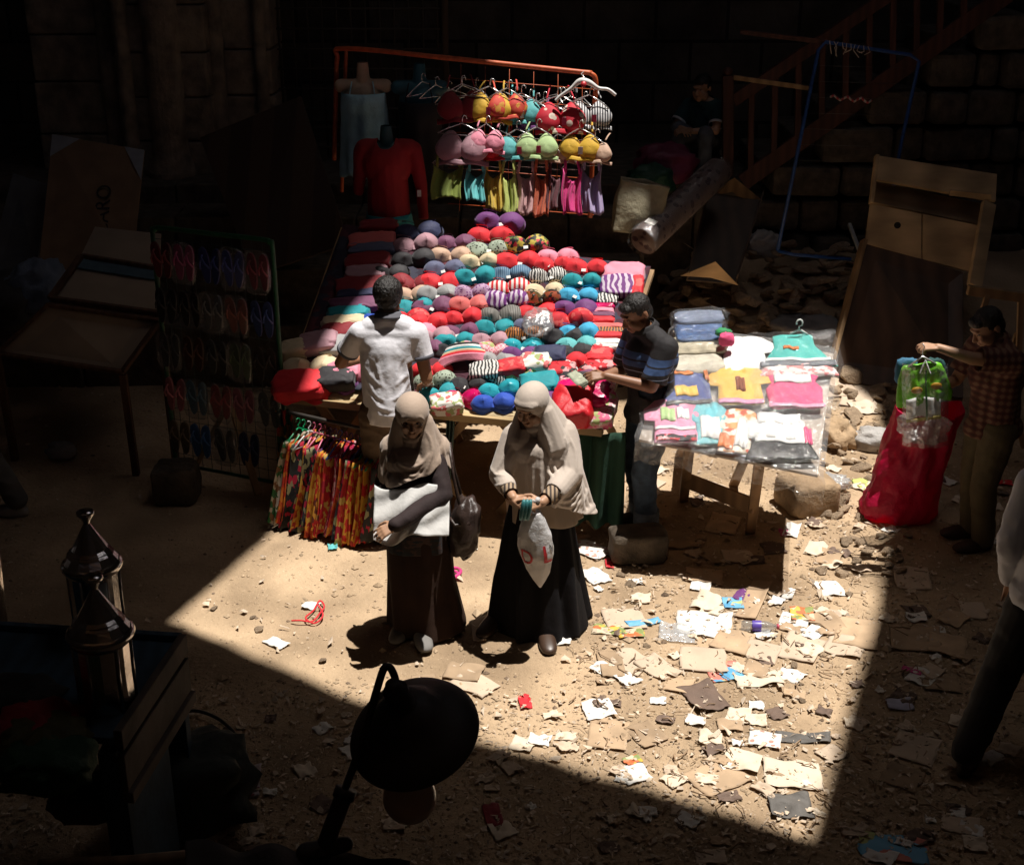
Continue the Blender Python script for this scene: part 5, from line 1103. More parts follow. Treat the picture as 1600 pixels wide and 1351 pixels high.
olive=FM('olive',(.17,.22,.03)); lime=FM('lime',(.42,.48,.12)); mus=FM('mustard',(.55,.38,.05)); lil=FM('lilac',(.42,.34,.55)); hot=FM('hotpink',(.60,.03,.20)); ora=FM('orange',(.6,.13,.06)); pp=FM('pinklace',(.62,.36,.36)); dkp=FM('darkwine',(.10,.02,.03))
for i,(a,b_,c_,d_,mt,nm_) in enumerate([(676,722,254,304,olive,'olive green top'),(728,758,262,308,F['aqua'],'ruffled aqua top'),(757,786,258,322,mus,'mustard top'),(783,808,262,328,lime,'lime green top'),(808,838,258,329,pp,'pink lace top'),(834,858,258,332,ora,'orange red top'),(855,880,262,322,dkp,'dark wine top'),(878,908,262,328,hot,'hot pink top'),(908,940,256,328,lil,'lilac grey top')]):
    vest(a,b_,c_,d_,mt,nm_+' hanging in the lowest row of the orange rack',i+20,RY-.33-.02*(i%2))
for k in range(13):
    rr=random.Random(k+400); px=660+k*21; whanger(px,126+k*2.2+rr.uniform(0,14),.30,rr.uniform(-.25,.25),'bare wire hanger crowded on the bar of the orange rack',Y=RY-.03,yaw=rr.uniform(-.9,.9),r=.003)
# large white hanger in front
def bighanger():
    c=AY(915,128,RY-.25); t=empty('white_hanger',c,'large white plastic hanger with a red round badge, at the right end of the rack','hanger'); wm=M('white_plastic',(.75,.74,.72),.35)
    q=[AY(868,158,RY-.25),AY(876,150,RY-.25),AY(893,138,RY-.25),AY(906,127,RY-.25),AY(920,129,RY-.25),AY(935,138,RY-.25),AY(950,140,RY-.25),AY(962,149,RY-.25)]
    MB().tube([cr(q,k/30) for k in range(31)],[.012+.012*math.exp(-((k-15)/5)**2) for k in range(31)],8).build('hanger_body',wm,t)
    MB().tube([AY(912,127,RY-.25),AY(912,120,RY-.22),AY(908,116,RY-.2),AY(912,112,RY-.15)],.004,6).build('hook',wire,t)
    MB().lathe([(0,.0),(.022,0),(.022,.004),(0,.004)],frame(AY(912,132,RY-.28),(1,0,0),(0,-1,.3)),20).build('round_badge',M('badge_red',(.5,.03,.04),.4),t)
bighanger()
def mannequin(px,py,Y,mat,label,nm='mannequin'):
    """headless half torso: neck, shoulders, bust"""
    c=AY(px,py,Y); t=empty(nm,c,label,'mannequin'); b=MB(); P=lambda x,y,z:c+V((x,y,z))
    b.cap(P(0,.01,-.02),P(0,0,-.14),.045,.055); b.cap(P(-.17,.0,-.18),P(.17,0,-.18),.055,.055); b.ell(P(0,0,-.30),(.165,.10,.17)); b.ell(P(-.07,-.045,-.34),(.065,.05,.065)); b.ell(P(.07,-.045,-.34),(.065,.05,.065)); b.cap(P(0,0,-.4),P(0,0,-.75),.12,.14)
    rebuild(b,'torso',mat,t,.008,3,None,lambda q:q.z>c.z-.0); return c
def shirtcloth(name,c,w0,w1,z0,z1,mat,label,seed,sl=None,dep=.155,hem=.0):
    def fn(u,v):
        a=u*6.283; w_=mix(w0,w1,v)+ .0; d=dep*(1+.1*v); q=1+.08*v*math.sin(a*9+seed)+.04*nz((math.cos(a)*3,math.sin(a)*3,v*6),1,seed)
        return c+V((math.cos(a)*w_*q,math.sin(a)*d*q-.02*math.exp(-((v-.12)/.1)**2)*(1 if math.sin(a)<0 else 0),mix(z0,z1,v)+hem*math.sin(a*6+seed)*v))
    t=empty(name,c,label,'garment'); MB().grid(fn,56,24,cu=True).build('bodice',mat,t,sol=.004); return t
c=mannequin(566,97,RY+.1,M('mannequin_cream',(.55,.38,.26),.5),'headless cream mannequin torso under the left end of the orange rack')
tt=shirtcloth('camisole',c,.170,.205,-.225,-.86,M('pale_blue_cloth',(.40,.66,.76),.8,bump=.01,bscale=12),'long pale blue pleated camisole on the cream mannequin',2,hem=.015)
s=MB()
for x in(-.10,.10): s.tube([c+V((x*.8,-.06,-.14)),c+V((x,-.11,-.25)),c+V((x,-.115,-.31))],.005,6)
s.build('strap',_m['pale_blue_cloth'],tt)
c=mannequin(655,99,RY+.05,M('mannequin_blue',(.03,.12,.16),.5),'headless blue mannequin torso beside the cream one')
tt=shirtcloth('slip_dress',c,.165,.17,-.28,-.98,M('black_lace_cloth',(.010,.008,.012),.8),'black slip dress on the blue mannequin',4)
s=MB()
for x in(-.10,.10): s.tube([c+V((x*.8,-.06,-.14)),c+V((x,-.12,-.25)),c+V((x,-.12,-.30))],.005,6)
s.build('strap',_m['black_lace_cloth'],tt); MB().box(c+V((-.01,-.15,-.40)),(.02,.004,.09)).build('hanging_tag',tagm,tt,False)
c=mannequin(603,196,RY-.35,M('mannequin_dark',(.03,.08,.09),.5),'dark mannequin torso in front, wearing the red top')
rt=M('deep_red_jersey',(.28,.008,.012),.8,scale=6,bump=.008,bscale=10)
b=MB(); P=lambda x,y,z:c+V((x,y,z)); b.ell(P(0,0,-.28),(.19,.145,.2)); b.ell(P(-.07,-.055,-.34),(.078,.062,.078)); b.ell(P(.07,-.055,-.34),(.078,.062,.078)); b.cap(P(0,0,-.3),P(0,0,-.68),.145,.165); b.cap(P(-.17,0,-.17),P(.17,0,-.17),.07,.07); b.cap(P(.2,0,-.18),P(.255,-.01,-.45),.062,.045); b.cap(P(.255,-.01,-.45),P(.27,-.03,-.72),.045,.035); b.cap(P(-.19,0,-.19),P(-.23,.04,-.5),.06,.04)
tt=empty('long_sleeve_top',c,'deep red long sleeved top with one sleeve hanging free, on the front mannequin','garment')
rebuild(b,'bodice',rt,tt,.009,3,wrinkle(.006,8,3),lambda q:q.z<c.z-.70 or ((q.x-c.x)**2+(q.z-c.z+.09)**2<.0045),.004)
MB().box(c+V((.24,-.06,-.50)),(.03,.003,.05)).build('paper_tag',tagm,tt,False)
shirtcloth('teal_skirt',c,.17,.19,-.66,-.86,F['teal'],'dark teal skirt below the red long sleeved top',7,hem=.01)
# ---------------- the slipper rack on the left ----------------
def slipper_rack():
    a,b_=V((-2.45,9.0,0)),V((-1.57,8.62,0)); t=empty('slipper_rack',(a+b_)/2,'green framed wire rack covered with flip flops, in the shade on the left','display rack')
    gm=M('green_paint',(.015,.10,.04),.45,scale=20,var=.3); d=(b_-a).normalized(); n=V((d.y,-d.x,0)); Hh=1.87
    P=lambda u,z,o=0: mix(a,b_,u)+V((0,0,z))+n*o
    q=[P(0,0),P(0,1),P(0,Hh-.08),P(.02,Hh-.02),P(.08,Hh),P(.5,Hh),P(.92,Hh),P(.98,Hh-.02),P(1,Hh-.08),P(1,1),P(1,0)]
    MB().tube([cr(q,k/80) for k in range(81)],.017,8).build('frame_tube',gm,t); MB().tube([P(.02,.12),P(.98,.12)],.013,8).build('lower_bar',gm,t)
    w_=MB()
    for k in range(20): w_.tube([P(0,.12+k*.088),P(1,.12+k*.088)],.0022,4)
    for k in range(13): w_.tube([P(k/12,.12),P(k/12,Hh)],.0022,4)
    w_.build('mesh_wires',M('dull_wire',(.07,.09,.07),.5,metal=.5),t)
    MB().bar(P(.45,.62,-.1),P(.18,.05,.1),.05,.03).build('prop_stick',midwood,t,False); MB().bar(P(.48,.62,-.1),P(.8,.05,.1),.05,.03).build('prop_stick',midwood,t,False)
    cols=[('dark red',(.12,.015,.02)),('magenta',(.28,.02,.12)),('navy blue',(.02,.03,.14)),('royal blue',(.03,.05,.25)),('crimson',(.2,.01,.03)),
          ('black',(.012,.012,.014)),('black brown',(.02,.015,.012)),('grey clear wrapped',(.10,.10,.10)),('dull orange',(.22,.06,.04)),('small blue',(.03,.05,.15)),
          ('charcoal',(.025,.025,.025)),('orange spotted black',(.06,.02,.01)),('dark grey',(.04,.04,.04)),('olive green',(.05,.08,.02)),('dark brown',(.03,.018,.012)),
          ('pale pink',(.38,.13,.15)),('blue patterned',(.05,.13,.20)),('bright red',(.26,.015,.02)),('dusty rose',(.22,.08,.10)),('black velvet',(.012,.012,.012)),
          ('tan woven',(.14,.10,.06)),('wrapped blue',(.04,.11,.28)),('black strapped',(.02,.02,.02)),('deep navy',(.015,.02,.06))]
    sole_mesh={}
    film2=plastic_film('film_packet',fac=.10,white=.04)
    for k,(nm_,col) in enumerate(cols):
        rr=random.Random(k); r_,c_=divmod(k,5); u=.09+c_*.205+rr.uniform(-.01,.01); z=1.66-r_*.325; base=P(u,z,.035)
        p=empty('flip_flops',base,f'{nm_} pair of flip flops, {["first","second","third","fourth","fifth"][c_]} in the {["top","second","third","fourth","lowest"][r_]} row','flip flops','flip flops hanging on the green rack')
        sm=M('sole_'+nm_.replace(' ','_'),col,.6,scale=40,var=.2); stm=M('thong_'+nm_.replace(' ','_'),tuple(min(1,x*1.8+.01) for x in col),.4)
        for s in(-1,1):
            fm=Matrix.Translation(base+d*s*.045)@Matrix.Rotation(math.atan2(d.y,d.x)+rr.uniform(-.15,.15),4,'Z')@Matrix.Rotation(s*.06+rr.uniform(-.08,.08),4,'Y')
            poly=[(math.cos(a)*(.038+.008*math.sin(a)-.004*math.cos(2*a)),math.sin(a)*.125) for a in[j/26*6.283 for j in range(26)]]
            so_=MB().prism(poly,.016,fm@Matrix.Rotation(math.pi/2,4,'X')).build('sole',sm,p,False)
            MB().tube([fm@V((0,-.02,.075)),fm@V((0,-.04,.06)),fm@V((-.018*1,-.045,.02)),fm@V((-.034,-.02,-.02))],.006,6).tube([fm@V((0,-.04,.06)),fm@V((.018,-.045,.02)),fm@V((.034,-.02,-.02))],.006,6).build('thong_strap',stm,so_)
        if k%3==1 or k in(3,7,8,17): tag(puff((.10,.02,.145),k,.12,.5,20,12,3,Matrix.Translation(base+n*.03)@Matrix.Rotation(math.atan2(d.y,d.x),4,'Z'),False).build('clear_wrap',film2,p),kind=None)
slipper_rack()
# ---------------- things against the left wall ----------------
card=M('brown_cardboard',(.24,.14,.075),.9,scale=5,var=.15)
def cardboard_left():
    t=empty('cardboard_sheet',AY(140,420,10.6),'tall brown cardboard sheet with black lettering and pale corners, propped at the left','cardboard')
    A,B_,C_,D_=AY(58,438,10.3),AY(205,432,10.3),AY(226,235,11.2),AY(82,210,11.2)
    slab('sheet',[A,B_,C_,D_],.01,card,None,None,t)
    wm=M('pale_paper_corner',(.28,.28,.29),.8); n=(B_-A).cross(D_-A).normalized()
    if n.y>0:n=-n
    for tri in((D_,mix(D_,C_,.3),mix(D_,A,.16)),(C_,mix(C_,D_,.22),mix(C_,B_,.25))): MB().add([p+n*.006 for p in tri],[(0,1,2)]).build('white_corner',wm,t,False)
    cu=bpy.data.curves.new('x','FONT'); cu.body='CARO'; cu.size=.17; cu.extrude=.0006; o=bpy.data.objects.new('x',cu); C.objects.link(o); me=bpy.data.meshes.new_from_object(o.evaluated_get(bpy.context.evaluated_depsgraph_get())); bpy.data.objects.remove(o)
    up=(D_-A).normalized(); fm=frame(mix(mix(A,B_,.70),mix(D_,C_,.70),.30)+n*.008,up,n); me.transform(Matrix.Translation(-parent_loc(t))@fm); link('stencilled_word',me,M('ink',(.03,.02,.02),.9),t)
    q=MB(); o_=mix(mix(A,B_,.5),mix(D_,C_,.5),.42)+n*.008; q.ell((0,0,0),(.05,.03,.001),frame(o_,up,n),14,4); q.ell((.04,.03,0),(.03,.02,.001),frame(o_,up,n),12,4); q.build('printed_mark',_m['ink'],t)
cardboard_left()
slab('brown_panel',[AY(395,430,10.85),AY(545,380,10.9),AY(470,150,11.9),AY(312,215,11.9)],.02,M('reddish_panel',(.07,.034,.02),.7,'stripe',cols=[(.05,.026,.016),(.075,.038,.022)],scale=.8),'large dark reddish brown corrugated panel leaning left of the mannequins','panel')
tray=M('tray_board',(.36,.27,.19),.85,scale=3,var=.15); trim=M('tray_trim',(.13,.06,.03),.8,'wood',scale=4)
def trays():
    t=empty('folding_stall_tray',G(120,590,.8),'shallow open wooden display tray tilted in the shade, left of the slippers','display tray')
    A,B_,C_,D_=G(-5,556,.85),G(192,585,.80),AY(250,505,9.25),AY(75,480,9.35)
    slab('tray_floor',[A,B_,C_,D_],.02,tray,None,None,t)
    for a,b_ in((A,B_),(B_,C_),(C_,D_),(D_,A)): MB().bar(a+V((0,0,.02)),b_+V((0,0,.02)),.05,.025).build('rim',trim,t,False)
    for p in(A,B_,C_): MB().bar(p,V((p.x,p.y+.05,0)),.05,.05).build('leg',trim,t,False)
    MB().box((0,0,0),(.14,.02,.10),frame(G(168,505,1.0)+V((0,0,.06)),(1,0,0),(0,-.4,1)),.004).build('black_box_lid',M('black_plastic',(.01,.01,.01),.5),t,False)
    t=empty('open_wooden_case',G(170,470,1.0),'open wooden case with a pale blue strip, resting behind the tilted tray','case')
    A,B_,C_,D_=AY(80,472,9.45),AY(250,495,9.35),AY(250,425,9.95),AY(128,405,10.0)
    slab('case_floor',[A,B_,C_,D_],.02,tray,None,None,t)
    slab('blue_strip',[mix(D_,A,.25)+V((0,0,.02)),mix(C_,B_,.25)+V((0,0,.02)),C_+V((0,0,.02)),D_+V((0,0,.02))],.01,M('pale_blue_board',(.08,.13,.16),.8),None,None,t)
    for a,b_ in((A,B_),(C_,D_),(D_,A)): MB().bar(a+V((0,0,.03)),b_+V((0,0,.03)),.05,.03).build('rim',trim,t,False)
    slab('lid',[D_+V((0,0,.04)),C_+V((0,0,.04)),AY(252,365,10.35),AY(148,354,10.4)],.02,tray,None,None,t)
trays()
tag(puff((.22,.2,.22),8,.35,.8,30,18,2.5,Matrix.Translation(AY(62,455,9.9))).build('cloth_bundle',M('blue_grey_cloth',(.16,.19,.24),.85,bump=.02,bscale=7)),'crumpled blue grey cloth bundle at the far left beside the tray','bundle')
tag(puff((.32,.3,.22),9,.3,.8,30,18,2.0,Matrix.Translation(AY(15,475,9.9))).build('dark_sack',M('dark_sacking',(.05,.045,.04),.9,bump=.02,bscale=7)),'dark sack at the left edge behind the tray','sack')
slab('grey_board',[AY(-20,430,10.9),AY(55,420,10.9),AY(80,290,11.3),AY(20,270,11.3)],.02,M('grey_panel',(.11,.11,.115),.8),'plain grey board standing at the left edge behind the cardboard','board')
def stonecube(name,c,d,label,seed,yaw=0,mat=stone2,e=.32):
    fm=Matrix.Translation(c)@Matrix.Rotation(yaw,4,'Z'); o=puff((d[0]/2,d[1]/2,d[2]/2),seed,.07,e,36,22,2.6,fm,False).build(name,mat); return tag(o,label,'stone')
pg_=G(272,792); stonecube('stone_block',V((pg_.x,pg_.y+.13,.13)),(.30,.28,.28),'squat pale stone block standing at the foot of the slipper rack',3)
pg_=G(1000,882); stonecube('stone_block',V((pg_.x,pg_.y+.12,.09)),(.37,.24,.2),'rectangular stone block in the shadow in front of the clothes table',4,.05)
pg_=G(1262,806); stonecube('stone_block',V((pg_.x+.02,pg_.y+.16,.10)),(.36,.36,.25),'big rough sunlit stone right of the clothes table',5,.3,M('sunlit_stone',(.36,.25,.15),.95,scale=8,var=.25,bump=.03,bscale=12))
tag(puff((.11,.08,.07),4,.3,.9,24,14,3,Matrix.Translation(G(95,705,.07))).build('paper_scrap',M('greyish_paper',(.25,.25,.26),.9)),'crumpled greyish paper in the dark ground below the tray','paper')
# ---------------- children's clothes table ----------------
KC=[V(p) for p in(G(998,682,.86),G(1278,738,.82),AY(1303,548,8.42),AY(1052,512,8.85))]
def kids_table():
    cc=(KC[0]+KC[1]+KC[2]+KC[3])/4; t=empty('trestle_table',(cc.x,cc.y,0),'small sloping trestle table covered in plastic and children\'s clothes','table')
    n=((KC[1]-KC[0]).cross(KC[3]-KC[0])).normalized()
    slab('table_top',[c-n*.02 for c in KC],.02,M('pale_board',(.50,.42,.34),.8,scale=4,var=.1),None,None,t)
    P=lambda u,v,z: V((*bil(KC,u,v).xy,z if z is not None else bil(KC,u,v).z-.05))
    f0,f1=G(1068,782),G(1172,832); wm=M('trestle_wood',(.30,.17,.08),.75,'wood',scale=4,stretch=(1,1,.2))
    L0,L1=P(.28,.10,None),P(.68,.08,None)
    for a,b_ in((L0,f0+V((0,0,0))),(L1,f1),(P(.30,.75,None),f0+V((.05,.75,0))),(P(.70,.75,None),f1+V((.0,.75,0)))): MB().bar(a,b_,.065,.03,(0,1,0)).build('leg',wm,t,False)
    a,b_=mix(L0,f0,.62),mix(L1,f1,.62); MB().bar(a,b_,.11,.025,(0,1,0)).build('stretcher',wm,t,False)
    a,b_=mix(P(.30,.75,None),f0+V((.05,.75,0)),.62),mix(P(.7,.75,None),f1+V((0,.75,0)),.62); MB().bar(a,b_,.09,.025,(0,1,0)).build('stretcher',wm,t,False)
    s=plastic_film('table_film',(.95,.94,.94),.12,.14,.12,.02,14); plastic_film('packet_film',(.97,.97,.97),.055,.03,.08,.02,22)
    def fn(u,v):
        uu=-.03+1.06*u; vv=1.02-1.10*v; p=bil(KC,uu,vv)+n*(.012+.008*nz((u*9,v*9,0),1,2)); 
        if vv<0.02: k=(.02-vv); p=bil(KC,uu,.02)+n*.01+V((.0,-.05-.10*k,-k*1.5-.02*abs(math.sin(u*23))*min(1,k*20)))+V((0,.02*math.sin(u*31+v*20),0))
        if uu<0: p.z-=(-uu)*1.2
        if uu>1: p.z-=(uu-1)*1.6; 
        return p
    tag(MB().grid(fn,90,60).build('plastic_sheet',s),'clear creased plastic sheet draped over the small table, hanging at its front','plastic sheet')
kids_table()
KN=((KC[1]-KC[0]).cross(KC[3]-KC[0])).normalized()
def garment(px,py,wpx,hpx,ang,shape,mat,label,extra=(),th=.013,packet=True,lift=.02):
    u,v=bilinv(KC,px,py); c=bil(KC,u,v); k=zdep(c)/FPX; W=wpx*k*1.30; H=hpx*k/.80*1.5
    fm=frame(c+KN*(lift+.012),V((math.cos(R(-ang)),math.sin(R(-ang)),0)),KN); t=empty('child_garment',c,label,'child garment')
    sh={'vest':[(-.34,-.5),(.34,-.5),(.38,.0),(.30,.18),(.42,.5),(.22,.5),(.12,.30),(-.12,.30),(-.22,.5),(-.42,.5),(-.30,.18),(-.38,.0)],
        'tee':[(-.36,-.5),(.36,-.5),(.32,.12),(.5,.02),(.5,.26),(.30,.46),(.14,.5),(.08,.38),(-.08,.38),(-.14,.5),(-.30,.46),(-.5,.26),(-.5,.02),(-.32,.12)],
        'dress':[(-.5,-.5),(-.2,-.56),(.2,-.56),(.5,-.5),(.26,.12),(.26,.45),(.14,.5),(.06,.36),(-.06,.36),(-.14,.5),(-.26,.45),(-.26,.12)],
        'shorts':[(-.5,-.5),(-.08,-.5),(0,-.15),(.08,-.5),(.5,-.5),(.42,.5),(-.42,.5)]}[shape]
    # soft body: grid warped to the outline by rows
    def span(y):
        xs=[]
        for (x0,y0),(x1,y1) in zip(sh,sh[1:]+sh[:1]):
            if (y0-y)*(y1-y)<0: xs.append(x0+(x1-x0)*(y-y0)/(y1-y0))
        return (min(xs),max(xs)) if xs else (-.3,.3)
    rr=random.Random(int(px)); 
    def fn(a,b):
        y=-.495+.985*b; x0,x1=span(y); x=mix(x0,x1,a); e=min(a,1-a)*2; edge=min(1,e*5)*min(1,min(b,1-b)*12)
        if b>.8 and shape!='shorts' and abs(x)<.1: edge*=.15
        return fm@V((x*W,y*H,th*(.25+.75*edge)+.006*nz((x*5,y*5,0),1.6,rr.random()*0+px)+.004*abs(math.sin(x*14+y*6))))
    MB().grid(fn,28,28).build('fabric',mat,t,sol=.006)
    for nm_,x,y,w_,h_,m_ in extra:
        q=MB().grid(lambda a,b: fm@V(((x+(a-.5)*w_)*W,(y+(b-.5)*h_+.03*math.sin(a*6.28))*H,th+.010+.006*math.sin(a*18)*0.5)),16,3); q.build(nm_,m_,t,sol=.006)
    if packet:
        pf=_m['packet_film']; MB().grid(lambda a,b: fm@V(((a-.5)*W*1.15,(b-.5)*H*1.15,th+.028+.012*nz((a*6,b*6,0),1,px)-.03*(max(abs(a-.5),abs(b-.5))*2)**6)),26,26).build('clear_packet',pf,t)
bstr=M('kid_stripes',rough=.75,kind='stripe',cols=[(.05,.07,.22),(.7,.7,.7)],scale=16,stretch=(0,1,1)); ky=FM('kid_yellow',(.72,.42,.08)); kp=FM('kid_pink',(.70,.07,.20)); kt=FM('kid_teal',(.05,.42,.38)); kw=FM('kid_white',(.75,.74,.73)); kb=M('kid_black',(.02,.018,.018),.5); kpk=FM('kid_palepink',(.72,.28,.42)); kaq=FM('kid_aqua',(.15,.48,.55)); kcr=M('kid_cream_print',rough=.75,kind='cells',cols=[(.72,.62,.5),(.74,.66,.55),(.6,.12,.06),(.74,.68,.6),(.7,.3,.1)],scale=26); kor=FM('kid_orange',(.6,.16,.02)); knv=M('kid_denim',(.04,.09,.22),.8,scale=30,var=.4); kgr=FM('kid_green',(.02,.25,.08)); kgy=FM('kid_grey',(.12,.13,.15))
garment(1162,560,74,52,4,'tee',kw,'plain white top laid between the jeans packet and the teal dress',(),.01,False,.018)
garment(1070,610,78,56,-2,'vest',bstr,'navy and white striped child vest with orange neck, left in the middle row',(('neck_trim',0,.30,.34,.12,kor),('armhole_trim',-.36,.25,.06,.4,kor),('armhole_trim',.36,.25,.06,.4,kor),('sun_print',0,-.18,.34,.24,ky),('hem',0,-.46,.7,.08,kb)))
garment(1155,610,76,54,4,'tee',ky,'yellow child top with a brown bear print, centre of the table',(('bear_print',.02,.0,.14,.34,M('bear_brown',(.22,.06,.02),.8)),('hem',0,-.45,.7,.1,kpk)))
garment(1240,616,88,54,4,'vest',kp,'bright pink child vest with white lace neck, right in the middle row',(('lace_neck',0,.25,.5,.22,kw),('lace_hem',0,-.46,.74,.08,kpk)))
garment(1242,556,92,50,3,'dress',kt,'teal child dress with dark ruffled hem on a white hanger, top right',(('dark_ruffle',0,-.42,.96,.14,kgy),('white_lace',0,-.30,.84,.07,kw),('emblem',-.05,.05,.2,.08,kor)))
garment(1245,585,96,20,4,'shorts',M('kid_pink_print',rough=.75,kind='cells',cols=[(.7,.6,.58),(.72,.62,.6),(.7,.25,.25)],scale=34),'pink printed ruffled shorts below the teal dress',(),.02,False,.018)
garment(1054,664,72,60,2,'tee',kpk,'pale pink child top with green flower and red pattern, front left',(('flower_print',-.1,.1,.24,.28,pg),('white_patch',.15,.1,.2,.24,kw),('white_trim',0,-.22,.66,.06,kw),('red_hem',0,-.44,.66,.12,F['red and black'])))
garment(1108,668,46,58,4,'tee',kaq,'aqua and white child top, second from the left in the front row',(('white_front',.02,-.15,.5,.5,kw),))
garment(1152,680,52,60,14,'tee',kcr,'cream child top with red and orange print, beside the white ruffled skirt',(('red_patch',-.2,-.3,.34,.3,kor),('white_front',.14,-.1,.3,.6,kw)))
garment(1218,684,86,70,6,'dress',kb,'black skirt outfit with white scalloped ruffles, front right corner',(('white_ruffle',-.05,.02,.8,.34,kw),('white_ruffle',0,.24,.6,.2,kw),('white_ruffle',.02,-.14,.74,.16,kw),('pink_side',.38,-.1,.1,.3,kp)))
def packs():
    for k,(px,py,w_,h_,m_,lb) in enumerate([(1088,575,80,36,M('kid_stone',(.48,.44,.36),.8,scale=14,var=.25,bump=.006,bscale=26),'packed stone coloured trousers under the jeans packet'),(1090,552,84,30,M('kid_khaki',(.42,.37,.27),.8,scale=14,var=.3,bump=.006,bscale=26),'packed crumpled khaki trousers behind the stone ones'),
            (1092,535,70,34,knv,'packed blue jeans with white trim at the back left corner'),(1092,518,74,22,M('kid_slate',(.14,.17,.25),.8,scale=14,var=.3),'packed slate blue trousers at the very back of the pile')]):
        folded('folded_trousers',px,py,w_,h_*1.2,m_,lb,None,100+k,.034,2,.015+.022*k,KC,'trousers')
        if k>0:
            u,v=bilinv(KC,px,py); c=bil(KC,u,v); tag(puff((.19,.08,.05),k,.18,.5,26,14,3,frame(c+KN*(.04+.022*k),(1,0,0),KN),False).build('clear_packet',_m['packet_film']),['','clear packet round the khaki trousers','clear packet round the blue jeans','clear packet round the slate trousers'][k],'packet')
    c=G(1135,532,1.25); tag(puff((.05,.04,.05),3,.3,.8,20,12,3,Matrix.Translation(c)).build('pink_rosette',kp),'small bright pink bow at the right of the jeans packets','bow')
    c=G(1130,520,1.28); tag(puff((.05,.03,.03),5,.3,.8,20,12,3,Matrix.Translation(c)).build('green_ribbon',kgr),'small green ribbon above the pink bow','ribbon')
    c=bil(KC,*bilinv(KC,1247,535)); t=[c+KN*.04+V((.02*math.sin(a),0,.10-.025*math.cos(a))) for a in[.2,.9,1.6,2.3,3,3.7,4.4,5.1]]
    tag(MB().tube([c+KN*.03+V((-.06,0,.03)),c+KN*.04+V((0,0,.06)),c+KN*.03+V((.06,0,.03))],.007,8).tube([c+KN*.04+V((0,0,.06)),c+KN*.04+V((0,0,.08))]+t[1:],.006,8).build('small_white_hanger',_m['white_plastic']),'small white hanger sticking up behind the teal dress','hanger')
packs()
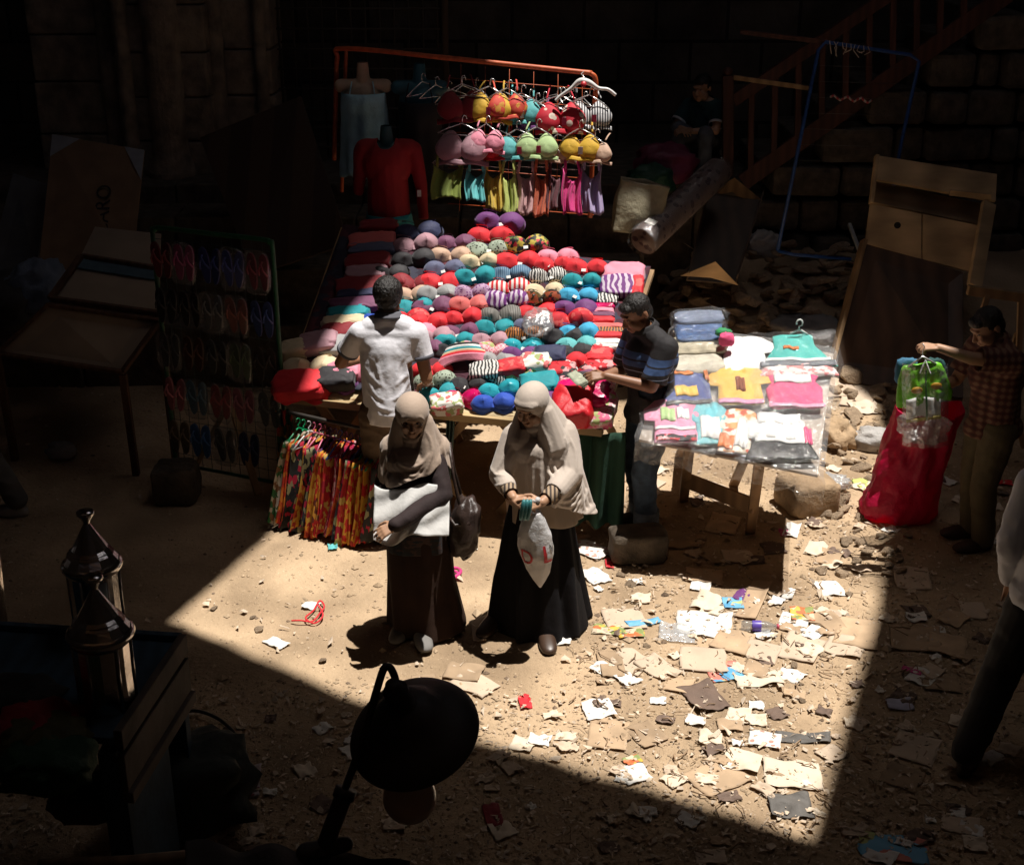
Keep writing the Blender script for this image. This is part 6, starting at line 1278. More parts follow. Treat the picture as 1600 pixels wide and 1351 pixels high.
# ---------------- the red sack and the outfit held over it ----------------
def red_sack():
    c=G(1432,826); c.y+=.26; c.x-=.0; rm=M('red_polythene',(.72,.012,.09),.42,scale=4,var=.15,bump=.03,bscale=7)
    thin(rm,.4); prof=[(.0,.0),(.27,.0),(.295,.05),(.285,.15),(.255,.30),(.235,.46),(.222,.62),(.22,.74),(.215,.80)]
    def fn(u,v):
        a=u*6.283; i=v*(len(prof)-1); k=min(int(i),len(prof)-2); f_=i-k; r,z=mix(V(prof[k]),V(prof[k+1]),f_)
        d=V((math.cos(a),math.sin(a),z*2)); q=1+.20*nz(d,1.6,3)-.16*abs(nz(d,3.2,6))+.05*math.sin(a*9+z*7)*min(1,z*2)-.05*abs(nz(d,8,2))
        return V((c.x+math.cos(a)*r*q*1.0+ .12*(z/.78)-.075,c.y+math.sin(a)*r*.85*q-.10*(z/.78),z*1.02+.03*math.sin(a*3+1)*(z/.78)))
    tag(MB().grid(fn,80,50,cu=True).build('red_sack',rm,sol=.003),'big bright red plastic sack standing open at the feet of the man in plaid','sack')
    g0=AY(1443,668,8.0); f3=plastic_film('sack_film',(.9,.9,.9),.2,.10,.15,.03,12)
    tag(puff((.15,.10,.09),5,.3,.8,30,20,3,Matrix.Translation(g0)@Matrix.Rotation(.1,4,'Y'),False).build('clear_bag',f3),'clear crinkled plastic bulging from the mouth of the red sack','plastic bag')
    # outfit on a hanger
    Yh=7.62; c=AY(1440,600,Yh); t=empty('child_outfit',c,'lime green child jacket outfit in a clear cover, held up over the red sack','child outfit')
    lg=M('lime_nylon',(.16,.52,.02),.4,scale=6,var=.2,bump=.012,bscale=10)
    P=lambda x,y,d=0: AY(x,y,Yh)+V((0,d,0))
    b=MB(); b.cap(P(1428,588),P(1428,625),.05,.06); b.cap(P(1454,584),P(1454,618),.05,.058); b.cap(P(1440,590),P(1441,622),.05,.055); b.cap(P(1420,580),P(1411,624),.034,.026); b.cap(P(1460,574),P(1474,612),.034,.028); b.cap(P(1428,576),P(1456,572),.024,.024); b.cap(P(1411,624),P(1410,632),.028,.022); b.cap(P(1474,612),P(1475,620),.03,.024)
    fm=Matrix.Translation(c)@Matrix.Diagonal((1.12,.45,1.0,1)); b.v=[fm@(v-c) for v in b.v]
    rebuild(b,'jacket',lg,t,.006,2,wrinkle(.012,18,3),lambda q:False)
    MB().bar(P(1441,572,-.07),P(1443,650,-.075),.012,.008).build('zip',M('dark_green_zip',(.02,.15,.03),.4),t)
    for x,y in((1428,604),(1458,597)): MB().ell((0,0,0),(.035,.008,.022),Matrix.Translation(P(x,y,-.066)),14,8).build('gold_print',M('gold_print',(.55,.28,.02),.4),t)
    MB().grid(lambda u,v: P(mix(1414,1468,u),mix(622,652,v)-5*math.sin(u*3),-.03-.01*math.sin(u*12)),16,6).build('white_shirt_front',kw,t,sol=.008)
    MB().bar(P(1414,655,-.03),P(1468,648,-.03),.02,.02,(0,1,0)).build('gold_hem',M('gold_hem',(.45,.35,.06),.6),t)
    for s,x in((-1,1431),(1,1448)): MB().add([P(1441,556,-.07),P(x,576,-.085),P(x+s*-5,566,-.07)],[(0,1,2)]).build('white_collar',kw,t,False,sol=.006)
    MB().grid(lambda u,v: P(mix(1406,1478,u),mix(563,690,v),-.10+.05*(abs(u-.5)*2)**3+.008*math.sin(u*20+v*9)),20,24).build('clear_cover',f3,t)
    puff((.065,.02,.08),3,.2,.6,20,12,3,Matrix.Translation(P(1419,584,.05)),False).build('blue_garment',M('blue_knit',(.04,.15,.25),.8),t); puff((.07,.02,.11),5,.2,.6,20,12,3,Matrix.Translation(P(1462,592,.05)),False).build('dark_teal_garment',M('dark_teal_knit',(.01,.06,.06),.8),t)
    h=MB().tube([P(1418,572,-.01),P(1441,556,-.01),P(1462,568,-.01)],.007,8).tube([P(1441,556,-.01),P(1441,548,-.01),P(1444,541,-.01),P(1441,536,-.01)],.003,6); h.build('hanger',wire,t)
red_sack()
# ---------------- bags, roll and rubble behind the small table ----------------
def bagbox(name,quad,dep,mat,label,cat,seed):
    A,B_,C_,D_=quad
    def fn(u,v):
        a=u*4; k=int(a)%4; f_=a-int(a); 
        lo=[A,B_,B_+V((0,dep,0)),A+V((0,dep,0))]; hi=[D_,C_,C_+V((0,dep*.5,0)),D_+V((0,dep*.5,0))]
        p=mix(mix(lo[k],lo[(k+1)%4],f_),mix(hi[k],hi[(k+1)%4],f_),v); bulge=math.sin(math.pi*f_)*math.sin(math.pi*min(1,v*1.1))*.03
        n=[V((0,-1,0)),V((1,0,0)),V((0,1,0)),V((-1,0,0))][k]
        return p+n*bulge+n*.014*nz(p,5,seed)+V((0,0,.03*nz(p,7,seed+2)*v))
    return tag(MB().grid(fn,48,24,cu=True).build(name,mat,sol=.003),label,cat)
bagbox('shopping_bag',[AY(958,362,10.85),AY(1022,368,10.85),AY(1046,296,10.95),AY(972,278,10.95)],.22,M('yellowish_polythene',(.34,.30,.20),.6,scale=4,var=.15,bump=.03,bscale=6),'upright yellowish white shopping bag on the steps right of the stall','shopping bag',3)
tag(puff((.26,.2,.2),12,.3,.8,30,18,2.2,Matrix.Translation(AY(1038,262,12.2))).build('pink_sack',M('dark_pink_polythene',(.16,.02,.06),.55,bump=.03,bscale=6)),'dark pink plastic sack on the terrace below the seated boy','sack')
tag(puff((.20,.16,.14),13,.3,.8,30,18,2.2,Matrix.Translation(AY(1015,284,11.9))).build('green_sack',M('dark_green_polythene',(.01,.06,.035),.55,bump=.03,bscale=6)),'dark green plastic sack in front of the dark pink one','sack')
def roll():
    a,b_=AY(1004,378,10.75),AY(1124,266,11.75); t=empty('oilcloth_roll',a,'roll of dark patterned oilcloth in clear wrapping leaning over the steps','roll')
    d=(b_-a); L=d.length; fm=frame(a,(1,0,0),d); pm_=M('roll_print',rough=.5,kind='blobs',cols=[(.05,.015,.02),(.17,.11,.10)],scale=13)
    MB().lathe([(.0,.0),(.04,.0),(.042,.01),(.10,.004),(.125,.02),(.127,L*.5),(.125,L-.02),(.10,L),(.0,L)],fm,32,lambda q,z:.02*math.sin(q*3+z*3)).build('roll_body',pm_,t)
    MB().lathe([(.132,-.02),(.134,.1),(.133,L*.5),(.135,L*.9),(.12,L+.02)],fm,40,lambda q,z:.03*math.sin(q*7+z*9)).build('clear_wrap',plastic_film('roll_film',fac=.12,white=.05,bump=.03,bscale=14),t)
    MB().box((0,-.128,.12),(.09,.006,.07),fm).build('paper_label',tagm,t,False)
roll()
# stones: convex, chipped
def rockmesh(seed,e=(1,1,1)):
    rr=random.Random(seed); bm=bmesh.new()
    for _ in range(15):
        p=V((rr.uniform(-1,1),rr.uniform(-1,1),rr.uniform(-1,1))); p=p.normalized()*rr.uniform(.8,1.05); p=V((max(-.8,min(.8,p.x))*e[0],max(-.8,min(.8,p.y))*e[1],max(-.75,min(.75,p.z))*e[2])); bm.verts.new(p*.5)
    bmesh.ops.convex_hull(bm,input=bm.verts[:]); bmesh.ops.delete(bm,geom=[v for v in bm.verts if not v.link_faces],context='VERTS')
    bmesh.ops.bevel(bm,geom=bm.edges[:],offset=.035,segments=1,affect='EDGES'); bmesh.ops.triangulate(bm,faces=bm.faces[:]); bmesh.ops.subdivide_edges(bm,edges=bm.edges[:],cuts=1)
    for v in bm.verts: v.co+=v.co.normalized()*.03*noise.noise(v.co*4+V((seed,0,0)))
    me=bpy.data.meshes.new('rock'); bm.to_mesh(me); bm.free(); return me
rockm=M('rubble_stone',(.36,.26,.17),.95,scale=7,rand=.3,var=.25,bump=.02,bscale=16)
ROCKS=[rockmesh(k,((1,.8,.55),(1,1,.7),(1.1,.7,.4),(.9,.8,.8))[k%4]) for k in range(10)]
for me in ROCKS: me.materials.append(rockm)
def rock(p,s,seed,label,grp,name='rubble_stone',flat=1.0):
    rr=random.Random(seed); o=bpy.data.objects.new(name,ROCKS[rr.randrange(10)]); C.objects.link(o); o.location=p; o.rotation_euler=(rr.uniform(-.4,.4),rr.uniform(-.4,.4),rr.uniform(0,6.3)); o.scale=(s,s*rr.uniform(.8,1.1),s*flat); return tag(o,label,'stone',grp)
def on_ground(px,py,dz=0):
    d=ray(px,py); t=4.0; st=.12
    while t<22:
        p=V((d.x*t,d.y*t,CH+d.z*t))
        if p.z<=gz(p.x,p.y)+dz: break
        t+=st
    lo,hi=t-st,t
    for _ in range(7):
        m=(lo+hi)/2; p=V((d.x*m,d.y*m,CH+d.z*m))
        if p.z<=gz(p.x,p.y)+dz: hi=m
        else: lo=m
    return V((d.x*hi,d.y*hi,CH+d.z*hi))
rr=random.Random(11)
big=[(1240,462,66),(1262,430,52),(1195,440,40),(1300,470,44),(1150,462,46),(1100,478,50),(1075,455,40),(1180,400,36),(1225,395,34),(1320,500,46),(1270,510,50),(1205,500,52),(1130,505,44),(1060,500,50),(1050,470,36),(1345,560,40),(1330,590,46),(1300,610,34),(1372,615,40),(1400,610,34),(1290,655,40),(1335,650,36),(1345,690,30),(1310,705,40),(1345,735,34),(1300,752,34),(1375,745,26),(1320,780,30),(1290,805,30),(1245,770,30)]
desc={0:'large squared rubble stone in the shaded pile below the drawer'}
for i,(px,py,w_) in enumerate(big):
    p=on_ground(px,py); s=w_/FPX*zdep(p)*1.25
    shade=py<550; rk=sorted(b_[0] for b_ in big if (b_[1]<550)==shade).index(px); rock(p+V((0,0,s*.10)),s,i,(f'large rough stone, {nth[rk]} from the left in the shaded rubble pile' if shade else f'large pale stone, {nth[rk]} from the left in the sunlit rubble heap'),'stones of the shaded rubble pile' if shade else 'stones of the sunlit rubble heap',flat=.8)
for i in range(225):
    shade=i<125
    px,py=(rr.uniform(1035,1350),rr.uniform(395,560)) if shade else (rr.uniform(1275,1425),rr.uniform(598,790) if i<200 else rr.uniform(780,900))
    p=on_ground(px,py); s=rr.uniform(16,34+(16 if shade else 0))/FPX*zdep(p)
    rock(p+V((0,0,s*.12+(rr.uniform(0,.12) if shade else 0))),s,200+i,('rough stone of the shaded rubble pile behind the clothes table' if shade else 'pale rubble stone in the sunlit heap right of the clothes table'),'stones of the shaded rubble pile' if shade else 'stones of the sunlit rubble heap',flat=.7)
wbag=M('white_sacking',(.42,.40,.38),.8,scale=6,var=.15,bump=.03,bscale=8)
def sackat(px,py,size,mat,label,seed,name='plastic_sack',cat='sack',yaw=0,dz=None,amp=.28):
    p=on_ground(px,py); return tag(puff(size,seed,amp,.8,32,20,2.4,Matrix.Translation(p+V((0,0,size[2]*.5 if dz is None else dz)))@Matrix.Rotation(yaw,4,'Z')).build(name,mat),label,cat)
sackat(1192,398,(.15,.13,.15),wbag,'knotted white plastic bag wedged beside the foot of the blue frame',21)
sackat(1265,530,(.34,.26,.13),M('grey_sacking',(.22,.21,.21),.8,scale=6,var=.2,bump=.03,bscale=7),'flattened grey plastic sack behind the clothes table',22)
sackat(1372,700,(.20,.13,.10),wbag,'white plastic sack lying between the rubble and the red sack',23,yaw=-.3)
sackat(1305,692,(.13,.17,.12),M('brown_paper_bag',(.42,.29,.17),.8,scale=5,var=.1,bump=.03,bscale=7),'crumpled brown paper bag on the sunlit rubble',24,'paper_bag','paper bag',.4,amp=.4)
tag(puff((.15,.10,.04),25,.4,.7,30,16,3,Matrix.Translation(on_ground(1290,765)+V((0,0,.06)))).build('plastic_wrap',plastic_film('wrap_film',fac=.3,white=.3,rough=.1,bump=.03,bscale=20)),'shiny crumpled clear plastic wrap above the big sunlit stone','plastic wrap')
# ---------------- litter ----------------
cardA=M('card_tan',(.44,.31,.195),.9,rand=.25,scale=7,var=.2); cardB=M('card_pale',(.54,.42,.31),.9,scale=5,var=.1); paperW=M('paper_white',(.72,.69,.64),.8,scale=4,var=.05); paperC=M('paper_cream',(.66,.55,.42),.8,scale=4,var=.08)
greyP=M('grey_rubber',(.11,.10,.09),.7,bump=.01,bscale=14); brnP=M('brown_rag',(.15,.10,.075),.8,bump=.01,bscale=14); blueP=M('blue_print_paper',rough=.6,kind='cells',cols=[(.10,.33,.55),(.15,.40,.6),(.45,.50,.20),(.6,.2,.15)],scale=7)
yelP=M('yellow_print_paper',rough=.6,kind='cells',cols=[(.65,.42,.06),(.6,.15,.05),(.6,.5,.35),(.25,.3,.1)],scale=22); prW=M('printed_white_paper',rough=.7,kind='blobs',cols=[(.45,.25,.2),(.72,.68,.62)],scale=26); pnkP=M('pink_paper',(.55,.06,.22),.7)
film4=plastic_film('litter_film',fac=.15,white=.25,bump=.02)
def sheet(px,py,wpx,hpx,ang,mat,label,seed,name='paper_sheet',cat='paper',curl=.02,torn=.12,lift=.015,grp=None,th=.003,w_scale=True):
    rr=random.Random(seed); p=on_ground(px,py); k=zdep(p)/FPX*(.95 if w_scale and wpx>36 else 1.05); W=wpx*k; H=hpx*k/math.sin(PH+math.atan((py-675.5)/FPX)); a=R(ang)
    def fn(u,v):
        x,y=(u-.5),(v-.5); e=max(abs(x),abs(y))*2
        tx=1+torn*nz((math.atan2(y,x)*1.5,seed,0),1.3,seed)+torn*.5*nz((math.atan2(y,x)*5,seed,1),1.7,seed); X=x*W*tx; Yy=y*H*tx
        q=V((X*math.cos(a)-Yy*math.sin(a),X*math.sin(a)+Yy*math.cos(a),0)); w_=p+q
        w_.z=gz(w_.x,w_.y)+lift+curl*(nz((x*2.2,y*2.2,0),1.2,seed)+.6*e*e*max(0,nz((x,y,0),1.1,seed+9)*2))+.008
        return w_
    return tag(MB().grid(fn,14,12).build(name,mat,None,True,sol=th),label,cat,grp)
Ls=[(728,853,34,14,4,paperW,'white paper strip right of the shorter woman'),(486,948,24,12,-8,paperW,'small white card beside the red string'),(432,1006,22,20,50,paperW,'white curled scrap at the left of the lit ground'),(923,861,46,32,40,prW,'white sheet with a faint drawing, right of the taller woman'),
(952,882,12,14,0,F['red floral'],'tiny red and white wrapper near the stone in the shadow'),(762,978,40,26,35,cardB,'pale card in the shadow left of the taller woman'),(748,990,20,26,5,cardB,'cream card slip behind the brown shoe'),(725,1052,60,26,-15,cardA,'faint tan card sheet below the taller woman shadow'),(742,1070,48,40,50,cardB,'pale triangular card behind the lamp shade'),
(975,968,66,34,8,cardB,'pale card with torn edge above the blue strip'),(1005,975,60,9,18,blueP,'blue printed strip on the pale card'),(985,992,44,14,10,yelP,'yellow and green printed wrapper below the blue strip'),(950,985,50,18,-12,yelP,'orange printed scrap right of the black skirt'),
(1100,978,90,40,-8,paperW,'large torn white sheet in the middle of the lit rubble'),(1058,990,60,30,-8,film4,'clear plastic film over the torn white sheet'),(1105,943,44,26,-28,paperC,'cream square above the torn white sheet'),(1095,916,30,16,-14,paperW,'white sheet at the edge of the table shadow'),(1145,944,30,16,0,blueP,'blue foil wrapper between cardboard strips'),(1160,932,22,16,-30,F['purple'],'purple printed flap beside the blue foil wrapper'),
(1178,940,30,58,-22,cardA,'long tan cardboard strip leaning against the blue wrapper'),(1200,912,34,34,20,cardA,'tan cardboard at the shadow corner of the table'),(1275,858,30,20,-25,paperC,'cream card in the sun right of the table shadow'),(1295,872,34,22,-28,cardA,'tan thick cardboard next to the cream card'),(1237,832,22,20,-20,paperW,'white and pink card near the big sunlit stone'),(1296,922,42,24,10,paperW,'white crumpled sheet far right in the lit rubble'),
(1232,930,16,14,-20,paperW,'small white scrap right of the cardboard strip'),(1214,940,20,12,-30,paperW,'small bright card above the bottle cap'),(1253,962,38,20,-5,yelP,'yellow round printed wrapper on a white sheet'),(1240,975,46,26,-20,paperW,'white sheet under the yellow wrapper'),(1270,992,26,22,-40,paperW,'folded white scrap right of the bottle'),(1290,975,50,32,15,cardA,'tan cardboard behind the folded white scrap'),
(1145,1005,60,36,-25,cardA,'tan cardboard sheet below the torn white one'),(1252,1012,64,42,-28,cardB,'pale square cardboard right of centre'),(1320,1010,60,36,-22,cardB,'pale cardboard beside the shade edge'),(1190,1020,56,26,-25,cardB,'thin tan cardboard near the bottle'),(1098,1033,76,36,-6,cardB,'wide pale cardboard above the blue magazine'),(1132,1050,58,30,12,blueP,'blue and green magazine cover in the lit litter'),
(1182,1048,40,26,-20,cardA,'faded cardboard right of the magazine'),(1185,1065,80,22,6,paperC,'long torn cream paper below the magazine'),(1100,1092,60,44,20,brnP,'crumpled brown rag in the lit ground'),(985,1035,60,30,-35,cardB,'pale cardboard left of the wide one'),(1028,1045,46,36,38,cardB,'tilted tan cardboard near the middle'),(955,1040,40,40,5,cardA,'tan cardboard below the black skirt hem'),(940,1045,26,16,-30,paperW,'small white scrap under the skirt hem'),
(1060,1072,46,26,-20,cardA,'dull cardboard left of the brown rag'),(1028,1097,24,8,-4,paperW,'small white rectangle left of the brown rag'),(935,1112,48,30,10,paperW,'torn white paper above the lamp right side'),(1140,1135,40,20,0,cardA,'small tan card below the brown rag'),(950,1150,66,44,-10,cardA,'broad tan cardboard in the lower lit ground'),(1010,1150,50,34,30,cardA,'tan scrap beside the broad cardboard'),(1110,1155,34,18,-10,paperC,'torn cream scrap above the printed carton'),
(1195,1158,52,26,-15,prW,'white wrapper with a purple print, lower right of the lit ground'),(1255,1155,88,16,-5,greyP,'long strip of grey rubber crossing into the shade'),(1160,1192,60,34,-20,paperC,'clear cream paper above the white sheet'),(1238,1212,92,44,-6,paperC,'large pale crumpled paper at the lower tip of sunlight'),(1235,1262,70,34,0,greyP,'dark grey plastic sheet below the pale crumpled paper'),(1120,1215,92,46,30,cardA,'brown carton panel with printed lines at the edge of sunlight'),
(992,1210,46,28,20,paperW,'white card at the shade edge left of the carton'),(988,1190,26,12,25,yelP,'small blue and yellow wrapper above the white card'),(1405,1103,42,16,-3,M('bluish_paper',(.45,.44,.55),.8),'bluish white card in the right hand shade'),(1430,1170,70,46,-28,cardB,'large square cardboard in the right hand shade'),(1340,990,70,44,-20,cardA,'dark cardboard just past the shade edge'),(1430,1000,80,40,-12,cardA,'wide cardboard sheet in the right shade'),(1480,1010,60,36,-20,cardA,'second wide cardboard in the right shade'),
(1425,905,56,34,-10,cardB,'folded pale card in the shade below the red sack'),(1470,1072,60,22,-4,cardA,'flat brown card left of the striding man'),(1440,1060,40,26,-40,paperW,'white scrap with a pink edge in the shade'),(1425,1050,30,8,-30,pnkP,'pink ribbon of paper beside the white scrap'),(1520,955,40,26,-10,cardB,'folded paper near the striding man'),(1410,1215,60,36,-35,cardA,'grey card in the lower right shade'),
(1395,1328,110,40,-14,blueP,'blue printed sheet at the bottom edge'),(1375,1340,50,26,-35,paperW,'white page corner at the bottom edge beside the blue sheet'),(1500,1290,60,30,-20,cardB,'pale card in the bottom right corner'),(1012,1278,12,18,-10,paperW,'tiny white tag in the lower shade'),(770,1275,26,36,10,F['dark red'],'crushed red drink carton in the shade right of the globe'),(660,1070,40,26,0,cardA,'tan scrap behind the lamp neck'),
(1110,1340,50,20,0,cardB,'pale strip at the very bottom edge'),(1350,760,24,18,10,M('yellow_green_card',(.45,.5,.15),.8),'yellow green card beside the red sack'),(1560,755,46,8,-5,F['red'],'red and white strip behind the man in plaid'),(1225,835,14,10,0,pnkP,'pink flap of card by the big stone'),(1120,770,46,30,30,cardB,'pale card under the small table'),(1130,820,50,30,-20,cardA,'tan card in the shade of the small table'),(1060,845,60,30,10,cardA,'broad card near the trestle foot'),(1150,870,44,20,0,cardB,'flattened oval lid in the table shadow'),
(1010,760,36,22,-40,cardB,'pale card behind the legs of the man in jeans'),(1100,900,60,26,-10,cardA,'brown card at the front of the table shadow'),(1110,700,30,30,10,cardB,'card scrap under the table top'),(1300,600,60,26,8,cardB,'pale broken board at the rear of the lit ground'),(1340,622,50,24,-20,cardB,'tan board piece at the foot of the bed base'),(1350,640,44,16,10,paperC,'cream strip among the rear rubble'),(1255,710,26,40,-10,cardB,'light card leaning right of the table'),
(520,857,14,8,10,F['aqua'],'tiny pale green scrap under the floral skirts'),(375,1222,66,52,8,M('notice_sheet',rough=.8,kind='blobs',cols=[(.16,.03,.04),(.42,.36,.38)],scale=26),'pale sheet with red marks in the shade near the cart'),(820,1098,18,18,10,F['red'],'tiny red scrap in front of the taller woman')]
for i,(px,py,w_,h_,an,mt,lb) in enumerate(Ls):
    nm_='cardboard_piece' if mt in(cardA,cardB) else 'paper_scrap'; sheet(px,py,w_,h_,an,mt,lb,i+1,nm_,'cardboard' if mt in(cardA,cardB) else 'paper' if mt not in(greyP,brnP) else 'rag',curl=(.014 if mt is paperW else .022) if mt in(paperW,paperC,brnP,greyP,film4) else .012,torn=.07 if w_>25 else .12,lift=.001+.002*(i%4),th=.003 if mt in(cardA,cardB) else .0012)
def carton_print():
    b=MB(); 
    for a_,b_ in(((1085,1212),(1120,1196)),((1090,1222),(1135,1200)),((1100,1232),(1150,1206)),((1140,1228),(1158,1218)),((1128,1198),(1150,1240)),((1070,1216),(1095,1240)),((1140,1190),(1170,1215))):
        p,q=on_ground(*a_,.045),on_ground(*b_,.045); b.bar(p,q,.004,.002)
    return b
def rnd_litter():
    rr=random.Random(77); grpA='cardboard scraps strewn over the lit ground'; grpB='scraps strewn over the shaded ground'
    n=0
    while n<195:
        px,py=(rr.uniform(860,1600),rr.uniform(720,1330)) if n%5 else (rr.uniform(300,900),rr.uniform(1110,1340)); lit_=(px<1290 and 1290>py>850 and py<1020+ (px-700)*.45 and px>700)
        if rr.random()<.35 and px<1000 and py<900: continue
        w_=rr.uniform(12,38); mt=rr.choice([cardA,cardB,cardB,paperW,paperC,paperW,paperC,brnP])
        sheet(px,py,w_,w_*rr.uniform(.35,.6),rr.uniform(-60,60),mt,'small torn '+{cardA:'tan card',cardB:'pale card',paperW:'white paper',paperC:'cream paper',brnP:'brown rag'}[mt]+' scrap lying in the '+('sunlit' if lit_ else 'shaded')+' litter',500+n,'litter_scrap','scrap',.016,.16,.002+.003*rr.random(),'small scraps of the '+('sunlit' if lit_ else 'shaded')+' litter'); n+=1
rnd_litter()
def tiny_stuff():
    rr=random.Random(5); b=MB(); c=MB(); d=MB()
    for k in range(21000):
        px=rr.uniform(-20,1640); py=rr.uniform(560,1370)
        dens=1 if px>880 else .30+.7*(py>1060)
        if rr.random()>dens: continue
        p=on_ground(px,py); s=abs(rr.gauss(0,.006))+.0035
        if rr.random()<.05: s*=1.6
        e=[V((rr.uniform(-1,1),rr.uniform(-1,1),rr.uniform(-.4,.4)))*s*1.3 for _ in range(1)][0]
        tgt=b if rr.random()<.86 else d; vs=[]; 
        for q in((1,0,0),(-1,0,0),(0,1,0),(0,-1,0),(0,0,.7),(0,0,-.7)): vs.append(p+V((q[0]*s*rr.uniform(.6,1.4),q[1]*s*rr.uniform(.6,1.4),q[2]*s*rr.uniform(.6,1.3)+s*.25)))
        tgt.add(vs,[(0,2,4),(2,1,4),(1,3,4),(3,0,4),(2,0,5),(1,2,5),(3,1,5),(0,3,5)])
    for k in range(13500):
        px=rr.uniform(-20,1640); py=rr.uniform(590,1370)
        dens=1 if px>900 else .14+.8*(py>1080)
        if rr.random()>dens: continue
        p=on_ground(px,py); w_=rr.uniform(.005,.022)*(1 if rr.random()<.85 else 1.8); h_=w_*rr.uniform(.2,.8); a=rr.uniform(0,6.3); t=rr.uniform(-.35,.35); t2=rr.uniform(-.35,.35)
        x=V((math.cos(a),math.sin(a),t)); y=V((-math.sin(a),math.cos(a),t2)); q=p+V((0,0,.010+w_*.35))
        an=sorted(rr.uniform(0,6.28) for _ in range(rr.choice([3,4,5,6,7]))); c.add([q+x*w_*math.cos(z_)*rr.uniform(.6,1.2)+y*h_*math.sin(z_)*rr.uniform(.6,1.2)+V((0,0,rr.uniform(-.3,.3)*w_)) for z_ in an],[tuple(range(len(an)))])
    tag(b.build('gravel',M('gravel_pale',(.46,.34,.22),.95,scale=3,var=.3),smooth=False),'gravel and grit scattered over the earth','gravel',kind='stuff')
    tag(d.build('dark_gravel',M('gravel_dark',(.22,.155,.105),.95,scale=3,var=.3),smooth=False),'darker clods and grit over the earth','gravel',kind='stuff')
    tag(c.build('shredded_paper',M('shreds',(.56,.45,.34),.9,scale=9,var=.35),smooth=False),'shreds of paper and card trodden into the earth','litter',kind='stuff')
    s=MB()
    for k in range(230):
        px=rr.uniform(880,1600); py=rr.uniform(700,1340); p=on_ground(px,py)+V((0,0,.015)); a=rr.uniform(0,6.3); L=rr.uniform(.03,.13); r_=rr.uniform(.0015,.005)
        s.tube([p,p+V((math.cos(a),math.sin(a),rr.uniform(0,.15)))*L*.5+V((rr.uniform(-.01,.01),0,.006)),p+V((math.cos(a+.3),math.sin(a+.3),0))*L],r_,4)
    tag(s.build('twigs',M('twig',(.30,.20,.12),.9,scale=9,var=.4)),'twigs and straw among the litter','twigs',kind='stuff')
tiny_stuff()
# clods and bits of stone one could count on the lit ground
for i,(px,py,w_) in enumerate([(1242,1040,20),(1252,1070,14),(1253,1095,16),(1325,930,22),(1135,845,14),(970,900,20),(985,915,26),(958,925,12),(1010,1010,16),(1165,1000,12),(1320,850,30),(1355,860,26),(335,952,20),(395,965,16),(405,985,22),(505,1032,26),(1400,860,30),(1390,885,24),(1060,990,18),(935,875,14),(1095,870,24),(1120,880,20)]):
    p=on_ground(px,py); s=w_/FPX*zdep(p); rock(p+V((0,0,s*.1)),s,700+i,'loose stone lying on the open earth','loose stones on the open earth',flat=.6)
# red string, magenta ribbon, bottle
def cord(pts,r,mat,name,label,cat): return tag(MB().tube([cr([on_ground(*p)+V((0,0,.02+.01*(i%2))) for i,p in enumerate(pts)],k/70) for k in range(71)],r,6).build(name,mat),label,cat)
cord([(456,974),(470,976),(488,975),(500,965),(507,952),(500,945),(490,958),(478,972),(492,978),(505,968),(498,950)],.0055,F['red'],'red_string','tangled red string beside the small white card','string')
cord([(695,905),(702,895),(715,892),(720,900),(710,907),(700,903),(708,896),(716,904),(703,909)],.011,hot,'magenta_ribbon','knotted magenta ribbon right of the handbag','ribbon')
def bottle():
    a,b_=on_ground(1158,985)+V((0,0,.035)),on_ground(1217,987)+V((0,0,.035)); t=empty('plastic_bottle',a,'empty clear plastic bottle with blue label lying in the litter','bottle'); d=b_-a; L=d.length; fm=frame(a,(0,0,1),d)
    MB().lathe([(0,0),(.028,.0),(.031,.02),(.029,L*.3),(.031,L*.6),(.028,L*.72),(.012,L*.9),(.012,L*.94),(0,L*.94)],fm,24).build('bottle_body',plastic_film('bottle_film',(.85,.88,.92),.25,.08,.05,.004,30),t)
    MB().lathe([(.0315,L*.28),(.0325,L*.3),(.0325,L*.5),(.0315,L*.52)],fm,24).build('blue_label',M('label_blue',(.10,.06,.35),.4),t); MB().lathe([(0,L*.93),(.016,L*.93),(.016,L),(0,L)],fm,16).build('cap',M('cap_pink',(.5,.08,.12),.4),t)
bottle()
